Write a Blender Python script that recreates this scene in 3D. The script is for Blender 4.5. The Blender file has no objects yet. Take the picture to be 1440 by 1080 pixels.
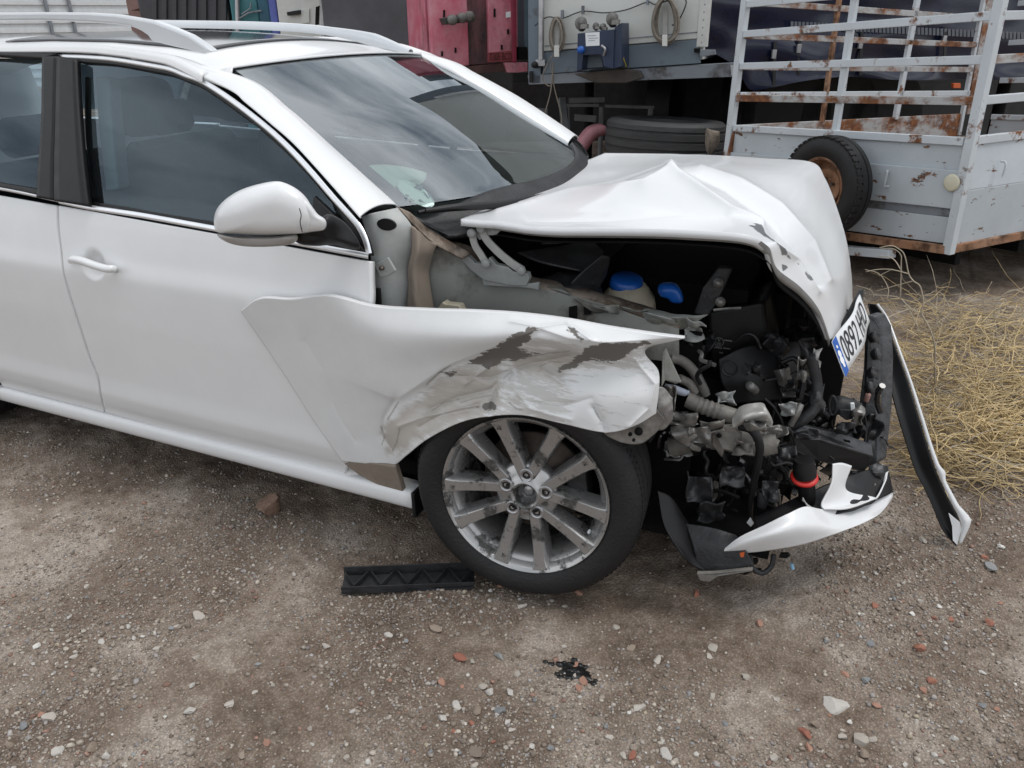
import bpy, bmesh, math, random
import numpy as np
from mathutils import Vector, Matrix

# ------------------------------------------------------------------ camera
# World frame: x = forward along the car, y = to the car's left, z = up; origin on the ground between the front wheels.
FPX = 1085.0
PITCH, ROLL, YAW = math.radians(24.96), math.radians(-0.83), math.radians(24.9)
CAM = np.array([0.709, -2.472, 1.474])
_fh = np.array([-math.sin(YAW), math.cos(YAW), 0.0]); _rh = np.array([math.cos(YAW), math.sin(YAW), 0.0]); _up = np.array([0, 0, 1.0])
CF = _fh * math.cos(PITCH) - _up * math.sin(PITCH)
_u0 = _fh * math.sin(PITCH) + _up * math.cos(PITCH)
CR = _rh * math.cos(ROLL) + _u0 * math.sin(ROLL)
CU = _u0 * math.cos(ROLL) - _rh * math.sin(ROLL)
scene = bpy.context.scene
cam_data = bpy.data.cameras.new("camera"); cam = bpy.data.objects.new("camera", cam_data)
scene.collection.objects.link(cam); scene.camera = cam
cam_data.sensor_width = 36.0; cam_data.lens = FPX / 1440.0 * 36.0
cam_data.clip_start = 0.05; cam_data.clip_end = 2000.0
cam.matrix_world = Matrix(((CR[0], CU[0], -CF[0], CAM[0]), (CR[1], CU[1], -CF[1], CAM[1]), (CR[2], CU[2], -CF[2], CAM[2]), (0, 0, 0, 1)))

# ------------------------------------------------------------------ sky, sun, exposure
SUN_EL, SUN_AZ = math.radians(66), math.radians(75)     # sun behind thin cloud, high, ahead of the car
world = bpy.data.worlds.new("World"); scene.world = world; world.use_nodes = True
wn = world.node_tree; wn.nodes.clear()
def _n(t, ty, **kw):
    n = t.nodes.new(ty)
    for k, v in kw.items(): setattr(n, k, v)
    return n
sky = _n(wn, 'ShaderNodeTexSky'); sky.sky_type = 'NISHITA'; sky.sun_disc = False
sky.sun_elevation = SUN_EL; sky.sun_rotation = SUN_AZ; sky.dust_density = 3.0
wtc = _n(wn, 'ShaderNodeTexCoord'); wmap = _n(wn, 'ShaderNodeMapping'); wmap.inputs['Scale'].default_value = (1.3, 1.3, 3.0)
wnz = _n(wn, 'ShaderNodeTexNoise'); wnz.inputs['Scale'].default_value = 1.9; wnz.inputs['Detail'].default_value = 7; wnz.inputs['Roughness'].default_value = .58
wr = _n(wn, 'ShaderNodeValToRGB')
wr.color_ramp.elements[0].position = .38; wr.color_ramp.elements[0].color = (3.2, 3.7, 4.3, 1)
wr.color_ramp.elements[1].position = .62; wr.color_ramp.elements[1].color = (12.5, 12.7, 12.9, 1)
wmix = _n(wn, 'ShaderNodeMixRGB'); wmix.inputs['Fac'].default_value = .9
wbg = _n(wn, 'ShaderNodeBackground'); wbg.inputs['Strength'].default_value = .10
wout = _n(wn, 'ShaderNodeOutputWorld')
L = wn.links.new
L(wtc.outputs['Generated'], wmap.inputs['Vector']); L(wmap.outputs[0], wnz.inputs['Vector']); L(wnz.outputs['Fac'], wr.inputs['Fac'])
L(sky.outputs[0], wmix.inputs['Color1']); L(wr.outputs[0], wmix.inputs['Color2']); L(wmix.outputs[0], wbg.inputs['Color']); L(wbg.outputs[0], wout.inputs['Surface'])
sun_d = bpy.data.lights.new("sun", 'SUN'); sun_d.energy = 1.1; sun_d.angle = math.radians(22); sun_d.color = (1.0, .97, .93)
sun = bpy.data.objects.new("sun", sun_d); scene.collection.objects.link(sun)
sd = Vector((math.sin(SUN_AZ) * math.cos(SUN_EL), math.cos(SUN_AZ) * math.cos(SUN_EL), math.sin(SUN_EL)))
sun.rotation_euler = sd.to_track_quat('Z', 'Y').to_euler()
vs = scene.view_settings; vs.view_transform = 'Standard'; vs.look = 'None'; vs.exposure = 0.42; vs.gamma = 1.0; vs.use_curve_mapping = False

# ------------------------------------------------------------------ helpers
rnd = random.Random(7); rng = np.random.default_rng(7)
COL = scene.collection
def ray(u, v): return CF + CR * (u - 720) / FPX - CU * (v - 540) / FPX
def PY(u, v, y): r = ray(u, v); return CAM + r * (y - CAM[1]) / r[1]
def PX(u, v, x): r = ray(u, v); return CAM + r * (x - CAM[0]) / r[0]
def PZ(u, v, z): r = ray(u, v); return CAM + r * (z - CAM[2]) / r[2]
def PD(u, v, d): return CAM + ray(u, v) * d
def PN(u, v, a, n): r = ray(u, v); return CAM + r * (np.dot(np.asarray(a) - CAM, n) / np.dot(r, n))
def ys(pts): return [PY(*p) for p in pts]

def empty(name, loc, label, cat, group=None):
    o = bpy.data.objects.new(name, None); o.location = tuple(loc); o.empty_display_size = .1; COL.objects.link(o)
    o['label'] = label; o['category'] = cat
    if group: o['group'] = group
    return o
def tag(o, label, cat, group=None, kind=None):
    if label: o['label'] = label
    if cat: o['category'] = cat
    if group: o['group'] = group
    if kind: o['kind'] = kind
    return o
def link(o, parent=None, M=None):
    COL.objects.link(o)
    if parent is not None:
        o.parent = parent
        if parent.type == 'EMPTY': o.matrix_parent_inverse = Matrix.Translation(-Vector(parent.location))
        else: o.matrix_parent_inverse = parent.matrix_basis.inverted()
    if M is not None: o.matrix_basis = M
    return o
def mesh_obj(name, verts, faces, m, parent=None, smooth=True, M=None, thick=0, off=-1, sharp=None, mat_back=None):
    me = bpy.data.meshes.new(name)
    v = np.asarray(verts, dtype=np.float64).reshape(-1, 3)
    me.from_pydata(v.tolist(), [], [list(map(int, f)) for f in faces]); me.update()
    if m is not None: me.materials.append(m)
    if smooth: me.polygons.foreach_set('use_smooth', [True] * len(me.polygons))
    if sharp is not None: me.set_sharp_from_angle(angle=math.radians(sharp))
    o = bpy.data.objects.new(name, me); link(o, parent, M)
    if thick:
        md = o.modifiers.new('thickness', 'SOLIDIFY'); md.thickness = thick; md.offset = off
        if mat_back is not None:
            me.materials.append(mat_back); md.material_offset = 1; md.material_offset_rim = 0
    return o
def share(name, src, parent, M):                      # another object on the same mesh data
    o = bpy.data.objects.new(name, src.data); link(o, parent, M)
    return o

def cr(pts, n):                                        # Catmull-Rom through pts -> n samples
    p = np.asarray(pts, float); k = len(p)
    if k == 2:
        t = np.linspace(0, 1, n)[:, None]; return p[0] * (1 - t) + p[1] * t
    e = np.vstack([2 * p[0] - p[1], p, 2 * p[-1] - p[-2]])
    t = np.linspace(0, k - 1, n); i = np.minimum(t.astype(int), k - 2); f = (t - i)[:, None]
    a, b, c, d = e[i], e[i + 1], e[i + 2], e[i + 3]
    return .5 * ((2 * b) + (c - a) * f + (2 * a - 5 * b + 4 * c - d) * f ** 2 + (3 * b - a - 3 * c + d) * f ** 3)
def net(rows, nu, nv):
    r = np.stack([cr(x, nu) for x in rows])            # (k,nu,3)
    return np.stack([cr(r[:, j], nv) for j in range(nu)], 1)   # (nv,nu,3)
def gfaces(nv, nu, flip=False):
    i = np.arange(nv - 1)[:, None] * nu + np.arange(nu - 1)[None]
    f = np.stack([i, i + 1, i + nu + 1, i + nu], -1).reshape(-1, 4)
    return f[:, ::-1] if flip else f
def sheet(name, A, m, parent=None, thick=0, flip=False, attr=None, off=-1, mat_back=None, sharp=None):
    nv, nu = A.shape[:2]
    o = mesh_obj(name, A.reshape(-1, 3), gfaces(nv, nu, flip), m, parent, thick=thick, off=off, mat_back=mat_back, sharp=sharp)
    for k, val in (attr or {}).items():
        at = o.data.attributes.new(k, 'FLOAT', 'POINT'); at.data.foreach_set('value', np.asarray(val, np.float32).ravel())
    return o
def gnormals(A):
    du = np.gradient(A, axis=1); dv = np.gradient(A, axis=0); n = np.cross(du, dv)
    return n / (np.linalg.norm(n, axis=2, keepdims=True) + 1e-9)
def tube_mesh(pts, r, seg=10, n=None, cap=True):
    p = np.asarray(pts, float)
    if n: p = cr(p, n)
    k = len(p); rr = np.interp(np.linspace(0, 1, k), np.linspace(0, 1, len(r)), r) if hasattr(r, '__len__') else np.full(k, r)
    t = np.gradient(p, axis=0); t /= np.linalg.norm(t, axis=1, keepdims=True) + 1e-12
    a = np.array([0, 0, 1.]) if abs(t[0][2]) < .9 else np.array([1., 0, 0])
    u = np.cross(t[0], a); u /= np.linalg.norm(u); V = []
    th = np.linspace(0, 2 * np.pi, seg, endpoint=False)
    for i in range(k):
        u = u - t[i] * np.dot(u, t[i]); u /= np.linalg.norm(u) + 1e-12; w = np.cross(t[i], u)
        V.append(p[i] + rr[i] * (np.outer(np.cos(th), u) + np.outer(np.sin(th), w)))
    V = np.concatenate(V); F = []
    for i in range(k - 1):
        for j in range(seg):
            a0, b0 = i * seg + j, i * seg + (j + 1) % seg; F.append((a0, b0, b0 + seg, a0 + seg))
    if cap: F.append(tuple(range(seg - 1, -1, -1))); F.append(tuple(range((k - 1) * seg, k * seg)))
    return V, F
def tube(name, pts, r, m, parent=None, seg=10, n=None):
    V, F = tube_mesh(pts, r, seg, n); return mesh_obj(name, V, F, m, parent, sharp=50)
def merge(*vf):
    V, F, o = [], [], 0
    for v, f in vf:
        V.append(np.asarray(v, float).reshape(-1, 3)); F += [tuple(int(i) + o for i in q) for q in f]; o += len(V[-1])
    return np.concatenate(V), F
def box_vf(c, ax, ay, az):                             # centre and three half-axis vectors
    c, ax, ay, az = [np.asarray(q, float) for q in (c, ax, ay, az)]
    V = [c + i * ax + j * ay + k * az for i in (-1, 1) for j in (-1, 1) for k in (-1, 1)]
    F = [(0, 1, 3, 2), (4, 6, 7, 5), (0, 4, 5, 1), (2, 3, 7, 6), (0, 2, 6, 4), (1, 5, 7, 3)]
    if np.dot(np.cross(ax, ay), az) < 0: F = [f[::-1] for f in F]
    return np.array(V), F
def bevel(o, w=.004, seg=2):
    md = o.modifiers.new('bevel', 'BEVEL'); md.width = w; md.segments = seg; md.limit_method = 'ANGLE'; md.angle_limit = math.radians(40)
    return o
def box(name, c, h, m, parent=None, rz=0, bev=.004):   # axis box, half sizes h, turned by rz
    cz, sz = math.cos(rz), math.sin(rz)
    V, F = box_vf(c, np.array([cz, sz, 0]) * h[0], np.array([-sz, cz, 0]) * h[1], (0, 0, h[2]))
    o = mesh_obj(name, V, F, m, parent, smooth=False)
    return bevel(o, bev) if bev else o
def bar_vf(p, q, w, t, ref=(0, 0, 1)):                 # square bar from p to q; w across (perp. to ref), t along ref
    p, q = np.asarray(p, float), np.asarray(q, float); d = (q - p) / 2; dn = d / np.linalg.norm(d)
    s = np.cross(dn, ref); s = s / np.linalg.norm(s); r = np.cross(s, dn)
    return box_vf((p + q) / 2, d, s * w / 2, r * t / 2)
def bar(name, p, q, w, t, m, parent=None, ref=(0, 0, 1), bev=.003):
    o = mesh_obj(name, *bar_vf(p, q, w, t, ref), m, parent, smooth=False)
    return bevel(o, bev) if bev else o
def prism_vf(pts, off):                                # polygon pts (3-D) pushed along vector off
    p = np.asarray(pts, float); k = len(p); q = p + np.asarray(off, float)
    n = np.zeros(3)
    for i in range(k): n += np.cross(p[i], p[(i + 1) % k])
    F = [tuple(range(k)), tuple(range(2 * k - 1, k - 1, -1))] + [(i, i + k, (i + 1) % k + k, (i + 1) % k) for i in range(k)]
    if np.dot(n, off) > 0: F = [f[::-1] for f in F]
    return np.vstack([p, q]), F
def prism(name, pts, off, m, parent=None, bev=.003):
    o = mesh_obj(name, *prism_vf(pts, off), m, parent, smooth=False)
    return bevel(o, bev) if bev else o
def lathe_vf(prof, M=None, seg=48, closed=False):      # prof [(r, h)], axis = local z
    prof = np.asarray(prof, float); k = len(prof); th = np.linspace(0, 2 * np.pi, seg, endpoint=False)
    V = np.stack([np.outer(np.cos(th), prof[:, 0]), np.outer(np.sin(th), prof[:, 0]), np.tile(prof[:, 1], (seg, 1))], -1).reshape(-1, 3)
    F = []; kk = k if closed else k - 1
    for i in range(seg):
        for j in range(kk):
            a, b = i * k + j, i * k + (j + 1) % k; c, d = ((i + 1) % seg) * k + (j + 1) % k, ((i + 1) % seg) * k + j
            F.append((a, d, c, b))
    if M is not None: V = (np.array(M.to_3x3()) @ V.T).T + np.array(M.translation)
    return V, F
def frame(o, z, x=None):                               # matrix with origin o, local z along z
    z = Vector(z).normalized(); x = Vector(x) if x is not None else (Vector((1, 0, 0)) if abs(z.x) < .9 else Vector((0, 1, 0)))
    x = (x - z * x.dot(z)).normalized(); y = z.cross(x)
    return Matrix(((x.x, y.x, z.x, o[0]), (x.y, y.y, z.y, o[1]), (x.z, y.z, z.z, o[2]), (0, 0, 0, 1)))
def inflate(name, px, y0, th, m, parent=None, axis=(.3, -.95, 0), k=5, sub=60, pw=.55, closed=True):
    """closed rounded solid whose outline is px at plane y0 (y0 may be a list), thickness 2*th along axis"""
    yy = y0 if hasattr(y0, '__len__') else [y0] * len(px)
    P = np.array([PY(u, v, y) for (u, v), y in zip(px, yy)]); P = cr(np.vstack([P[-1:], P, P[:2]]), sub * 3)[3:-3]
    d_ = np.r_[0, np.cumsum(np.linalg.norm(np.diff(P, axis=0), axis=1))]; i0 = np.argmin(np.linalg.norm(P[len(P) // 2:] - P[0], axis=1)) + len(P) // 2; P, d_ = P[:i0 + 1], d_[:i0 + 1]
    P = np.stack([np.interp(np.linspace(0, d_[-1], sub, endpoint=False), d_, P[:, k_]) for k_ in range(3)], 1)
    for _ in range(2): P = (np.roll(P, 1, 0) + 2 * P + np.roll(P, -1, 0)) / 4
    c = P.mean(0); ax = np.array(axis, float); ax /= np.linalg.norm(ax); n = len(P); V, F = [], []
    ph = np.linspace(-1, 1, 2 * k + 1); ph = np.sign(ph) * (1 - (1 - np.abs(ph)) ** 1.6) * math.radians(89.3)
    for f in ph: V.append(c + (P - c) * max(math.cos(f), .02) ** pw + ax * th * math.sin(f))
    V = np.concatenate(V); r = len(ph)
    for i in range(r - 1):
        for j in range(n): F.append((i * n + j, i * n + (j + 1) % n, (i + 1) * n + (j + 1) % n, (i + 1) * n + j))
    F.append(tuple(range(n - 1, -1, -1))); F.append(tuple(range((r - 1) * n, r * n)))
    return mesh_obj(name, V, F, m, parent)
def text_vf(s, M, size, depth=.001, spx=1.0, shear=0, fac=1.0):
    """lettering as mesh: local x along the text, centred, stretched by spx"""
    cu = bpy.data.curves.new('lettering', 'FONT'); cu.body = s; cu.align_x = 'CENTER'; cu.align_y = 'CENTER'; cu.size = size; cu.extrude = depth; cu.space_character = fac
    ob = bpy.data.objects.new('lettering', cu); COL.objects.link(ob)
    dg = bpy.context.evaluated_depsgraph_get(); me = bpy.data.meshes.new_from_object(ob.evaluated_get(dg))
    V = np.array([v.co[:] for v in me.vertices]); F = [tuple(p.vertices) for p in me.polygons]
    bpy.data.objects.remove(ob); bpy.data.curves.remove(cu); bpy.data.meshes.remove(me)
    V[:, 0] *= spx
    if M is not None: V = (np.array(M.to_3x3()) @ V.T).T + np.array(M.translation)
    return V, F
def wob(P, freq, seed, octaves=3):                     # smooth pseudo-noise on points (...,3), about -1..1
    r = np.random.default_rng(seed); out = 0; amp = 1
    for o in range(octaves):
        s = 0
        for _ in range(5):
            k = r.normal(size=3); k *= freq * (2 ** o) * r.uniform(.6, 1.4) / np.linalg.norm(k)
            s = s + np.sin(P @ k + r.uniform(0, 6.28))
        out = out + amp * s / 2.5; amp *= .5
    return out / 1.75
def vnoise(x, y, seed):                                # 2-D value noise 0..1
    xi, yi = np.floor(x).astype(np.int64), np.floor(y).astype(np.int64); fx, fy = x - xi, y - yi
    fx = fx * fx * (3 - 2 * fx); fy = fy * fy * (3 - 2 * fy)
    def h(a, b):
        n = (a * 374761393 + b * 668265263 + seed * 1442695041) & 0xffffffff; n = ((n ^ (n >> 13)) * 1274126177) & 0xffffffff
        return ((n ^ (n >> 16)) & 0xffff) / 65535.
    return (h(xi, yi) * (1 - fx) + h(xi + 1, yi) * fx) * (1 - fy) + (h(xi, yi + 1) * (1 - fx) + h(xi + 1, yi + 1) * fx) * fy
def smooth01(a, b, x): t = np.clip((x - a) / (b - a), 0, 1); return t * t * (3 - 2 * t)

# ------------------------------------------------------------------ materials
def mat(name, col, rough=.5, metal=0., var=.25, scale=8., bump=0., bscale=80., col2=None, coat=0., spec=.5, rvar=.0, lo=.35, hi=.65, stretch=None):
    m = bpy.data.materials.new(name); m.use_nodes = True; t = m.node_tree; b = t.nodes['Principled BSDF']
    b.inputs['Metallic'].default_value = metal; b.inputs['Roughness'].default_value = rough; b.inputs['Coat Weight'].default_value = coat
    b.inputs['Coat Roughness'].default_value = .06; b.inputs['Specular IOR Level'].default_value = spec
    c2 = col2 if col2 is not None else tuple(c * (1 - var) for c in col)
    tc = _n(t, 'ShaderNodeTexCoord'); src = tc.outputs['Object']
    if stretch:
        mp = _n(t, 'ShaderNodeMapping'); mp.inputs['Scale'].default_value = stretch; t.links.new(src, mp.inputs['Vector']); src = mp.outputs[0]
    nz = _n(t, 'ShaderNodeTexNoise'); nz.inputs['Scale'].default_value = scale; nz.inputs['Detail'].default_value = 6; nz.inputs['Roughness'].default_value = .65
    rp = _n(t, 'ShaderNodeValToRGB'); e = rp.color_ramp.elements
    e[0].position, e[1].position = lo, hi; e[0].color = (*c2, 1); e[1].color = (*col, 1)
    t.links.new(src, nz.inputs['Vector']); t.links.new(nz.outputs['Fac'], rp.inputs['Fac']); t.links.new(rp.outputs[0], b.inputs['Base Color'])
    if rvar:
        mr = _n(t, 'ShaderNodeMapRange'); mr.inputs['To Min'].default_value = max(rough - rvar, .03); mr.inputs['To Max'].default_value = min(rough + rvar, 1)
        t.links.new(nz.outputs['Fac'], mr.inputs['Value']); t.links.new(mr.outputs[0], b.inputs['Roughness'])
    if bump:
        n2 = _n(t, 'ShaderNodeTexNoise'); n2.inputs['Scale'].default_value = bscale; n2.inputs['Detail'].default_value = 5
        bp = _n(t, 'ShaderNodeBump'); bp.inputs['Strength'].default_value = bump; bp.inputs['Distance'].default_value = .01
        t.links.new(tc.outputs['Object'], n2.inputs['Vector']); t.links.new(n2.outputs['Fac'], bp.inputs['Height']); t.links.new(bp.outputs[0], b.inputs['Normal'])
    return m
def worn(name, base, wear, rough=.45, scale=5., lo=.56, hi=.6, detail=10, base2=None, wrough=.9, bump=.25, stretch=None, mid=None, coat=0., metal=0.):
    """paint with rust or scrape patches that have ragged edges of their own"""
    m = mat(name, base, rough, var=.12, scale=3., col2=base2, coat=coat, metal=metal); t = m.node_tree; b = t.nodes['Principled BSDF']
    tc = [n for n in t.nodes if n.type == 'TEX_COORD'][0]; src = tc.outputs['Object']
    if stretch:
        mp = _n(t, 'ShaderNodeMapping'); mp.inputs['Scale'].default_value = stretch; t.links.new(src, mp.inputs['Vector']); src = mp.outputs[0]
    nz = _n(t, 'ShaderNodeTexNoise'); nz.inputs['Scale'].default_value = scale; nz.inputs['Detail'].default_value = detail; nz.inputs['Roughness'].default_value = .68
    t.links.new(src, nz.inputs['Vector'])
    rp = _n(t, 'ShaderNodeValToRGB'); e = rp.color_ramp.elements; e[0].position, e[1].position = lo, hi; e[0].color = (0, 0, 0, 1); e[1].color = (1, 1, 1, 1)
    t.links.new(nz.outputs['Fac'], rp.inputs['Fac'])
    n3 = _n(t, 'ShaderNodeTexNoise'); n3.inputs['Scale'].default_value = scale * 6; n3.inputs['Detail'].default_value = 6
    t.links.new(tc.outputs['Object'], n3.inputs['Vector'])
    r3 = _n(t, 'ShaderNodeValToRGB'); r3.color_ramp.elements[0].position = .35; r3.color_ramp.elements[1].position = .65
    r3.color_ramp.elements[0].color = (*wear, 1); r3.color_ramp.elements[1].color = (*(mid or tuple(c * .45 for c in wear)), 1)
    t.links.new(n3.outputs['Fac'], r3.inputs['Fac'])
    mx = _n(t, 'ShaderNodeMixRGB'); old = b.inputs['Base Color'].links[0].from_socket
    t.links.new(rp.outputs[0], mx.inputs['Fac']); t.links.new(old, mx.inputs['Color1']); t.links.new(r3.outputs[0], mx.inputs['Color2']); t.links.new(mx.outputs[0], b.inputs['Base Color'])
    mr = _n(t, 'ShaderNodeMapRange'); mr.inputs['To Min'].default_value = rough; mr.inputs['To Max'].default_value = wrough
    t.links.new(rp.outputs[0], mr.inputs['Value']); t.links.new(mr.outputs[0], b.inputs['Roughness'])
    if bump:
        bp = _n(t, 'ShaderNodeBump'); bp.inputs['Strength'].default_value = bump; bp.inputs['Distance'].default_value = -.004
        t.links.new(rp.outputs[0], bp.inputs['Height']); t.links.new(bp.outputs[0], b.inputs['Normal'])
    return m
def glass(name, tint, ior=1.5, rough=0.0, dust=.0, gl=(1, 1, 1)):
    glc = gl
    m = bpy.data.materials.new(name); m.use_nodes = True; t = m.node_tree; t.nodes.clear()
    o = _n(t, 'ShaderNodeOutputMaterial'); tr = _n(t, 'ShaderNodeBsdfTransparent'); gl = _n(t, 'ShaderNodeBsdfGlossy'); fr = _n(t, 'ShaderNodeFresnel'); mx = _n(t, 'ShaderNodeMixShader')
    tr.inputs['Color'].default_value = (*tint, 1); gl.inputs['Roughness'].default_value = rough; gl.inputs['Color'].default_value = (*glc, 1); fr.inputs['IOR'].default_value = ior
    t.links.new(fr.outputs[0], mx.inputs['Fac']); t.links.new(tr.outputs[0], mx.inputs[1]); t.links.new(gl.outputs[0], mx.inputs[2]); last = mx.outputs[0]
    if dust:
        df = _n(t, 'ShaderNodeBsdfDiffuse'); df.inputs['Color'].default_value = (.5, .49, .46, 1); m2 = _n(t, 'ShaderNodeMixShader')
        tc = _n(t, 'ShaderNodeTexCoord'); nz = _n(t, 'ShaderNodeTexNoise'); nz.inputs['Scale'].default_value = 3.; nz.inputs['Detail'].default_value = 9; nz.inputs['Roughness'].default_value = .75
        n2 = _n(t, 'ShaderNodeTexNoise'); n2.inputs['Scale'].default_value = 120.; ml = _n(t, 'ShaderNodeMath'); ml.operation = 'MULTIPLY'
        mr = _n(t, 'ShaderNodeMapRange'); mr.inputs['From Min'].default_value = .12; mr.inputs['From Max'].default_value = .45; mr.inputs['To Max'].default_value = dust
        t.links.new(tc.outputs['Object'], nz.inputs['Vector']); t.links.new(tc.outputs['Object'], n2.inputs['Vector'])
        t.links.new(nz.outputs['Fac'], ml.inputs[0]); t.links.new(n2.outputs['Fac'], ml.inputs[1]); t.links.new(ml.outputs[0], mr.inputs['Value'])
        t.links.new(mr.outputs[0], m2.inputs['Fac']); t.links.new(last, m2.inputs[1]); t.links.new(df.outputs[0], m2.inputs[2]); last = m2.outputs[0]
    t.links.new(last, o.inputs['Surface']); return m

M_PAINT = mat('white_paint', (.70, .705, .71), .32, var=.06, scale=2.5, coat=.35, rvar=.08)
M_CHROME = mat('satin_chrome', (.82, .83, .85), .36, metal=.85, var=.08)
M_BLACK = mat('black_plastic', (.009, .009, .010), .48, var=.4, scale=20, rvar=.15, spec=.35)
M_BLACKG = mat('gloss_black', (.015, .015, .018), .12, var=.2, coat=.3)
M_GREYBLK = mat('dusty_black_plastic', (.030, .031, .034), .5, var=.65, scale=14, bump=.25, spec=.4)
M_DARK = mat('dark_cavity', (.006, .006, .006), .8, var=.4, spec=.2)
M_RUBBER = mat('tyre_rubber', (.010, .010, .0105), .6, var=.45, scale=9, bump=.25, bscale=120, col2=(.017, .016, .015), lo=.25, hi=.5, spec=.4)
M_PRIMER = mat('grey_body_primer', (.36, .37, .36), .5, var=.3, scale=7)
M_APRON = worn('inner_wing_primer', (.25, .26, .24), (.11, .085, .065), .5, scale=4., lo=.49, hi=.66, bump=.05)
M_SEAL = worn('brown_sealant', (.26, .215, .175), (.09, .06, .04), .8, scale=9., lo=.45, hi=.6, stretch=(1, 1, .25))
M_SILVER = mat('bare_crushed_metal', (.30, .29, .275), .45, metal=.5, var=.5, scale=18, bump=.3, bscale=60)
M_ALLOY = worn('alloy_wheel', (.42, .415, .41), (.06, .058, .055), .27, scale=11., lo=.52, hi=.57, stretch=(1, 1, 1), mid=(.15, .147, .143), metal=.7, bump=.1, wrough=.55)
M_ALLOYB = mat('bright_alloy', (.48, .48, .49), .35, metal=.7, var=.35, scale=10)
M_STEEL = mat('brown_brake_steel', (.16, .13, .11), .55, metal=.6, var=.5, scale=20)
M_GLASS = glass('side_glass', (.46, .60, .67), 1.65, dust=.02, gl=(.72, .88, 1.0))
M_WGLASS = glass('windscreen_glass', (.72, .83, .79), 2.75, dust=.02, gl=(.90, .96, 1.0))
M_FABRIC = mat('dark_seat_fabric', (.035, .04, .046), .85, var=.3, scale=30)
M_TRIM = mat('dark_interior', (.03, .033, .036), .7, var=.3)
M_BEIGE = mat('pale_interior', (.45, .44, .40), .7, var=.15)
M_BLUE = mat('blue_cap', (.012, .10, .42), .35, var=.15)
M_TANK = mat('cream_plastic_tank', (.52, .47, .36), .5, var=.3, scale=12)
M_HOSE = mat('grey_beige_hose', (.22, .205, .185), .55, var=.55, scale=14, bump=.2)
M_RED = mat('red_seal', (.55, .02, .015), .4, var=.2)
M_ORANGE = mat('orange_clip', (.6, .12, .03), .5, var=.2)
M_PLATEW = mat('number_plate_white', (.66, .67, .68), .35, var=.12, scale=12)
M_PLATEB = mat('number_plate_blue', (.01, .09, .40), .35, var=.1)
M_INK = mat('black_ink', (.01, .01, .011), .5, var=.1)
M_PALE = mat('pale_green_cloth', (.55, .68, .63), .8, var=.15, scale=10)
M_RUSTP = worn('rusty_pale_paint', (.54, .58, .61), (.22, .085, .03), .5, scale=6., lo=.555, hi=.62, mid=(.08, .035, .018))
M_RUSTM = worn('very_rusty_paint', (.42, .43, .43), (.24, .095, .035), .55, scale=3.2, lo=.45, hi=.56, mid=(.10, .04, .02), stretch=(1, 1, 1.6))
M_RUST = worn('rust', (.25, .11, .05), (.10, .045, .02), .85, scale=9, lo=.45, hi=.6, base2=(.33, .2, .13))
M_CREAM = mat('cream_panel', (.60, .61, .58), .45, var=.10, scale=2)
M_GREY = worn('blue_grey_steel', (.13, .165, .20), (.10, .085, .07), .5, scale=3, lo=.6, hi=.75, bump=0)
M_LGREY = worn('dull_grey_frame', (.20, .22, .245), (.07, .055, .045), .55, scale=4, lo=.52, hi=.66, bump=0)
M_NAVY = mat('navy_tarpaulin', (.010, .013, .034), .2, var=.35, scale=3, bump=.25, bscale=4)
M_NAVYBOX = mat('dark_blue_box', (.02, .032, .07), .4, var=.25)
M_TARP = mat('charcoal_tarpaulin', (.075, .075, .085), .55, var=.3, scale=3, bump=.35, bscale=3)
M_REDT = worn('faded_red_paint', (.50, .10, .15), (.065, .045, .045), .5, scale=2.2, lo=.53, hi=.72, base2=(.58, .26, .31), stretch=(1, 1, .5), bump=.1)
M_TEAL = mat('teal_paint', (.045, .19, .21), .5, var=.25)
M_BLUEP = mat('blue_paint', (.10, .13, .42), .5, var=.2)
M_WHITEP = mat('white_box_body', (.60, .60, .57), .5, var=.15)
M_BRICK = mat('dusky_brick_render', (.25, .15, .13), .8, var=.2)
M_ROPE = mat('grey_brown_hose', (.23, .20, .165), .7, var=.35, scale=30)
M_STRAW = mat('dry_straw', (.66, .50, .26), .7, var=.35, scale=6)
M_STRAW2 = mat('grey_dry_stem', (.48, .41, .31), .75, var=.35, scale=6)
M_PAPER = mat('white_paper', (.75, .77, .78), .7, var=.06)
M_PINK = mat('pink_mudguard', (.35, .15, .17), .6, var=.3)
M_YELL = mat('yellow_cable', (.55, .42, .03), .5)
M_LAMP = glass('clear_lens', (.75, .73, .70), 1.5, rough=.15)
M_WALL = mat('light_stop_dark', (.05, .05, .05), .9, var=.3)
M_SHED = mat('white_metal_shed', (.62, .64, .65), .5, var=.12)
M_OIL = mat('black_oil', (.008, .008, .008), .35, var=.3)
# ------------------------------------------------------------------ ground
def ground_z(x, y):
    z = .022 * (vnoise(x * 1.3 + 9, y * 1.3, 1) - .5) + .016 * (vnoise(x * 4, y * 4 + 3, 2) - .5) + .009 * (vnoise(x * 11, y * 11, 3) - .5) + .006 * (vnoise(x * 27, y * 27, 4) - .5) + .004 * (vnoise(x * 60, y * 60, 5) - .5)
    return z - .006
def axis_coords(lo, hi, step, far):
    c = list(np.arange(lo, hi, step)); d = step; a, b = lo, hi
    out_l, out_r = [], [hi]
    while b < far: d *= 1.35; b += d; out_r.append(b)
    d = step
    while a > -far: d *= 1.35; a -= d; out_l.append(a)
    return np.array(out_l[::-1] + c + out_r)
gx, gy = axis_coords(-2.4, 2.4, .011, 220), axis_coords(-2.3, 1.6, .0115, 220)
GX, GY = np.meshgrid(gx, gy); near = 1 - smooth01(4, 12, np.hypot(GX, GY))
GZ = ground_z(GX, GY) * near
G = np.stack([GX, GY, GZ], -1)
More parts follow.
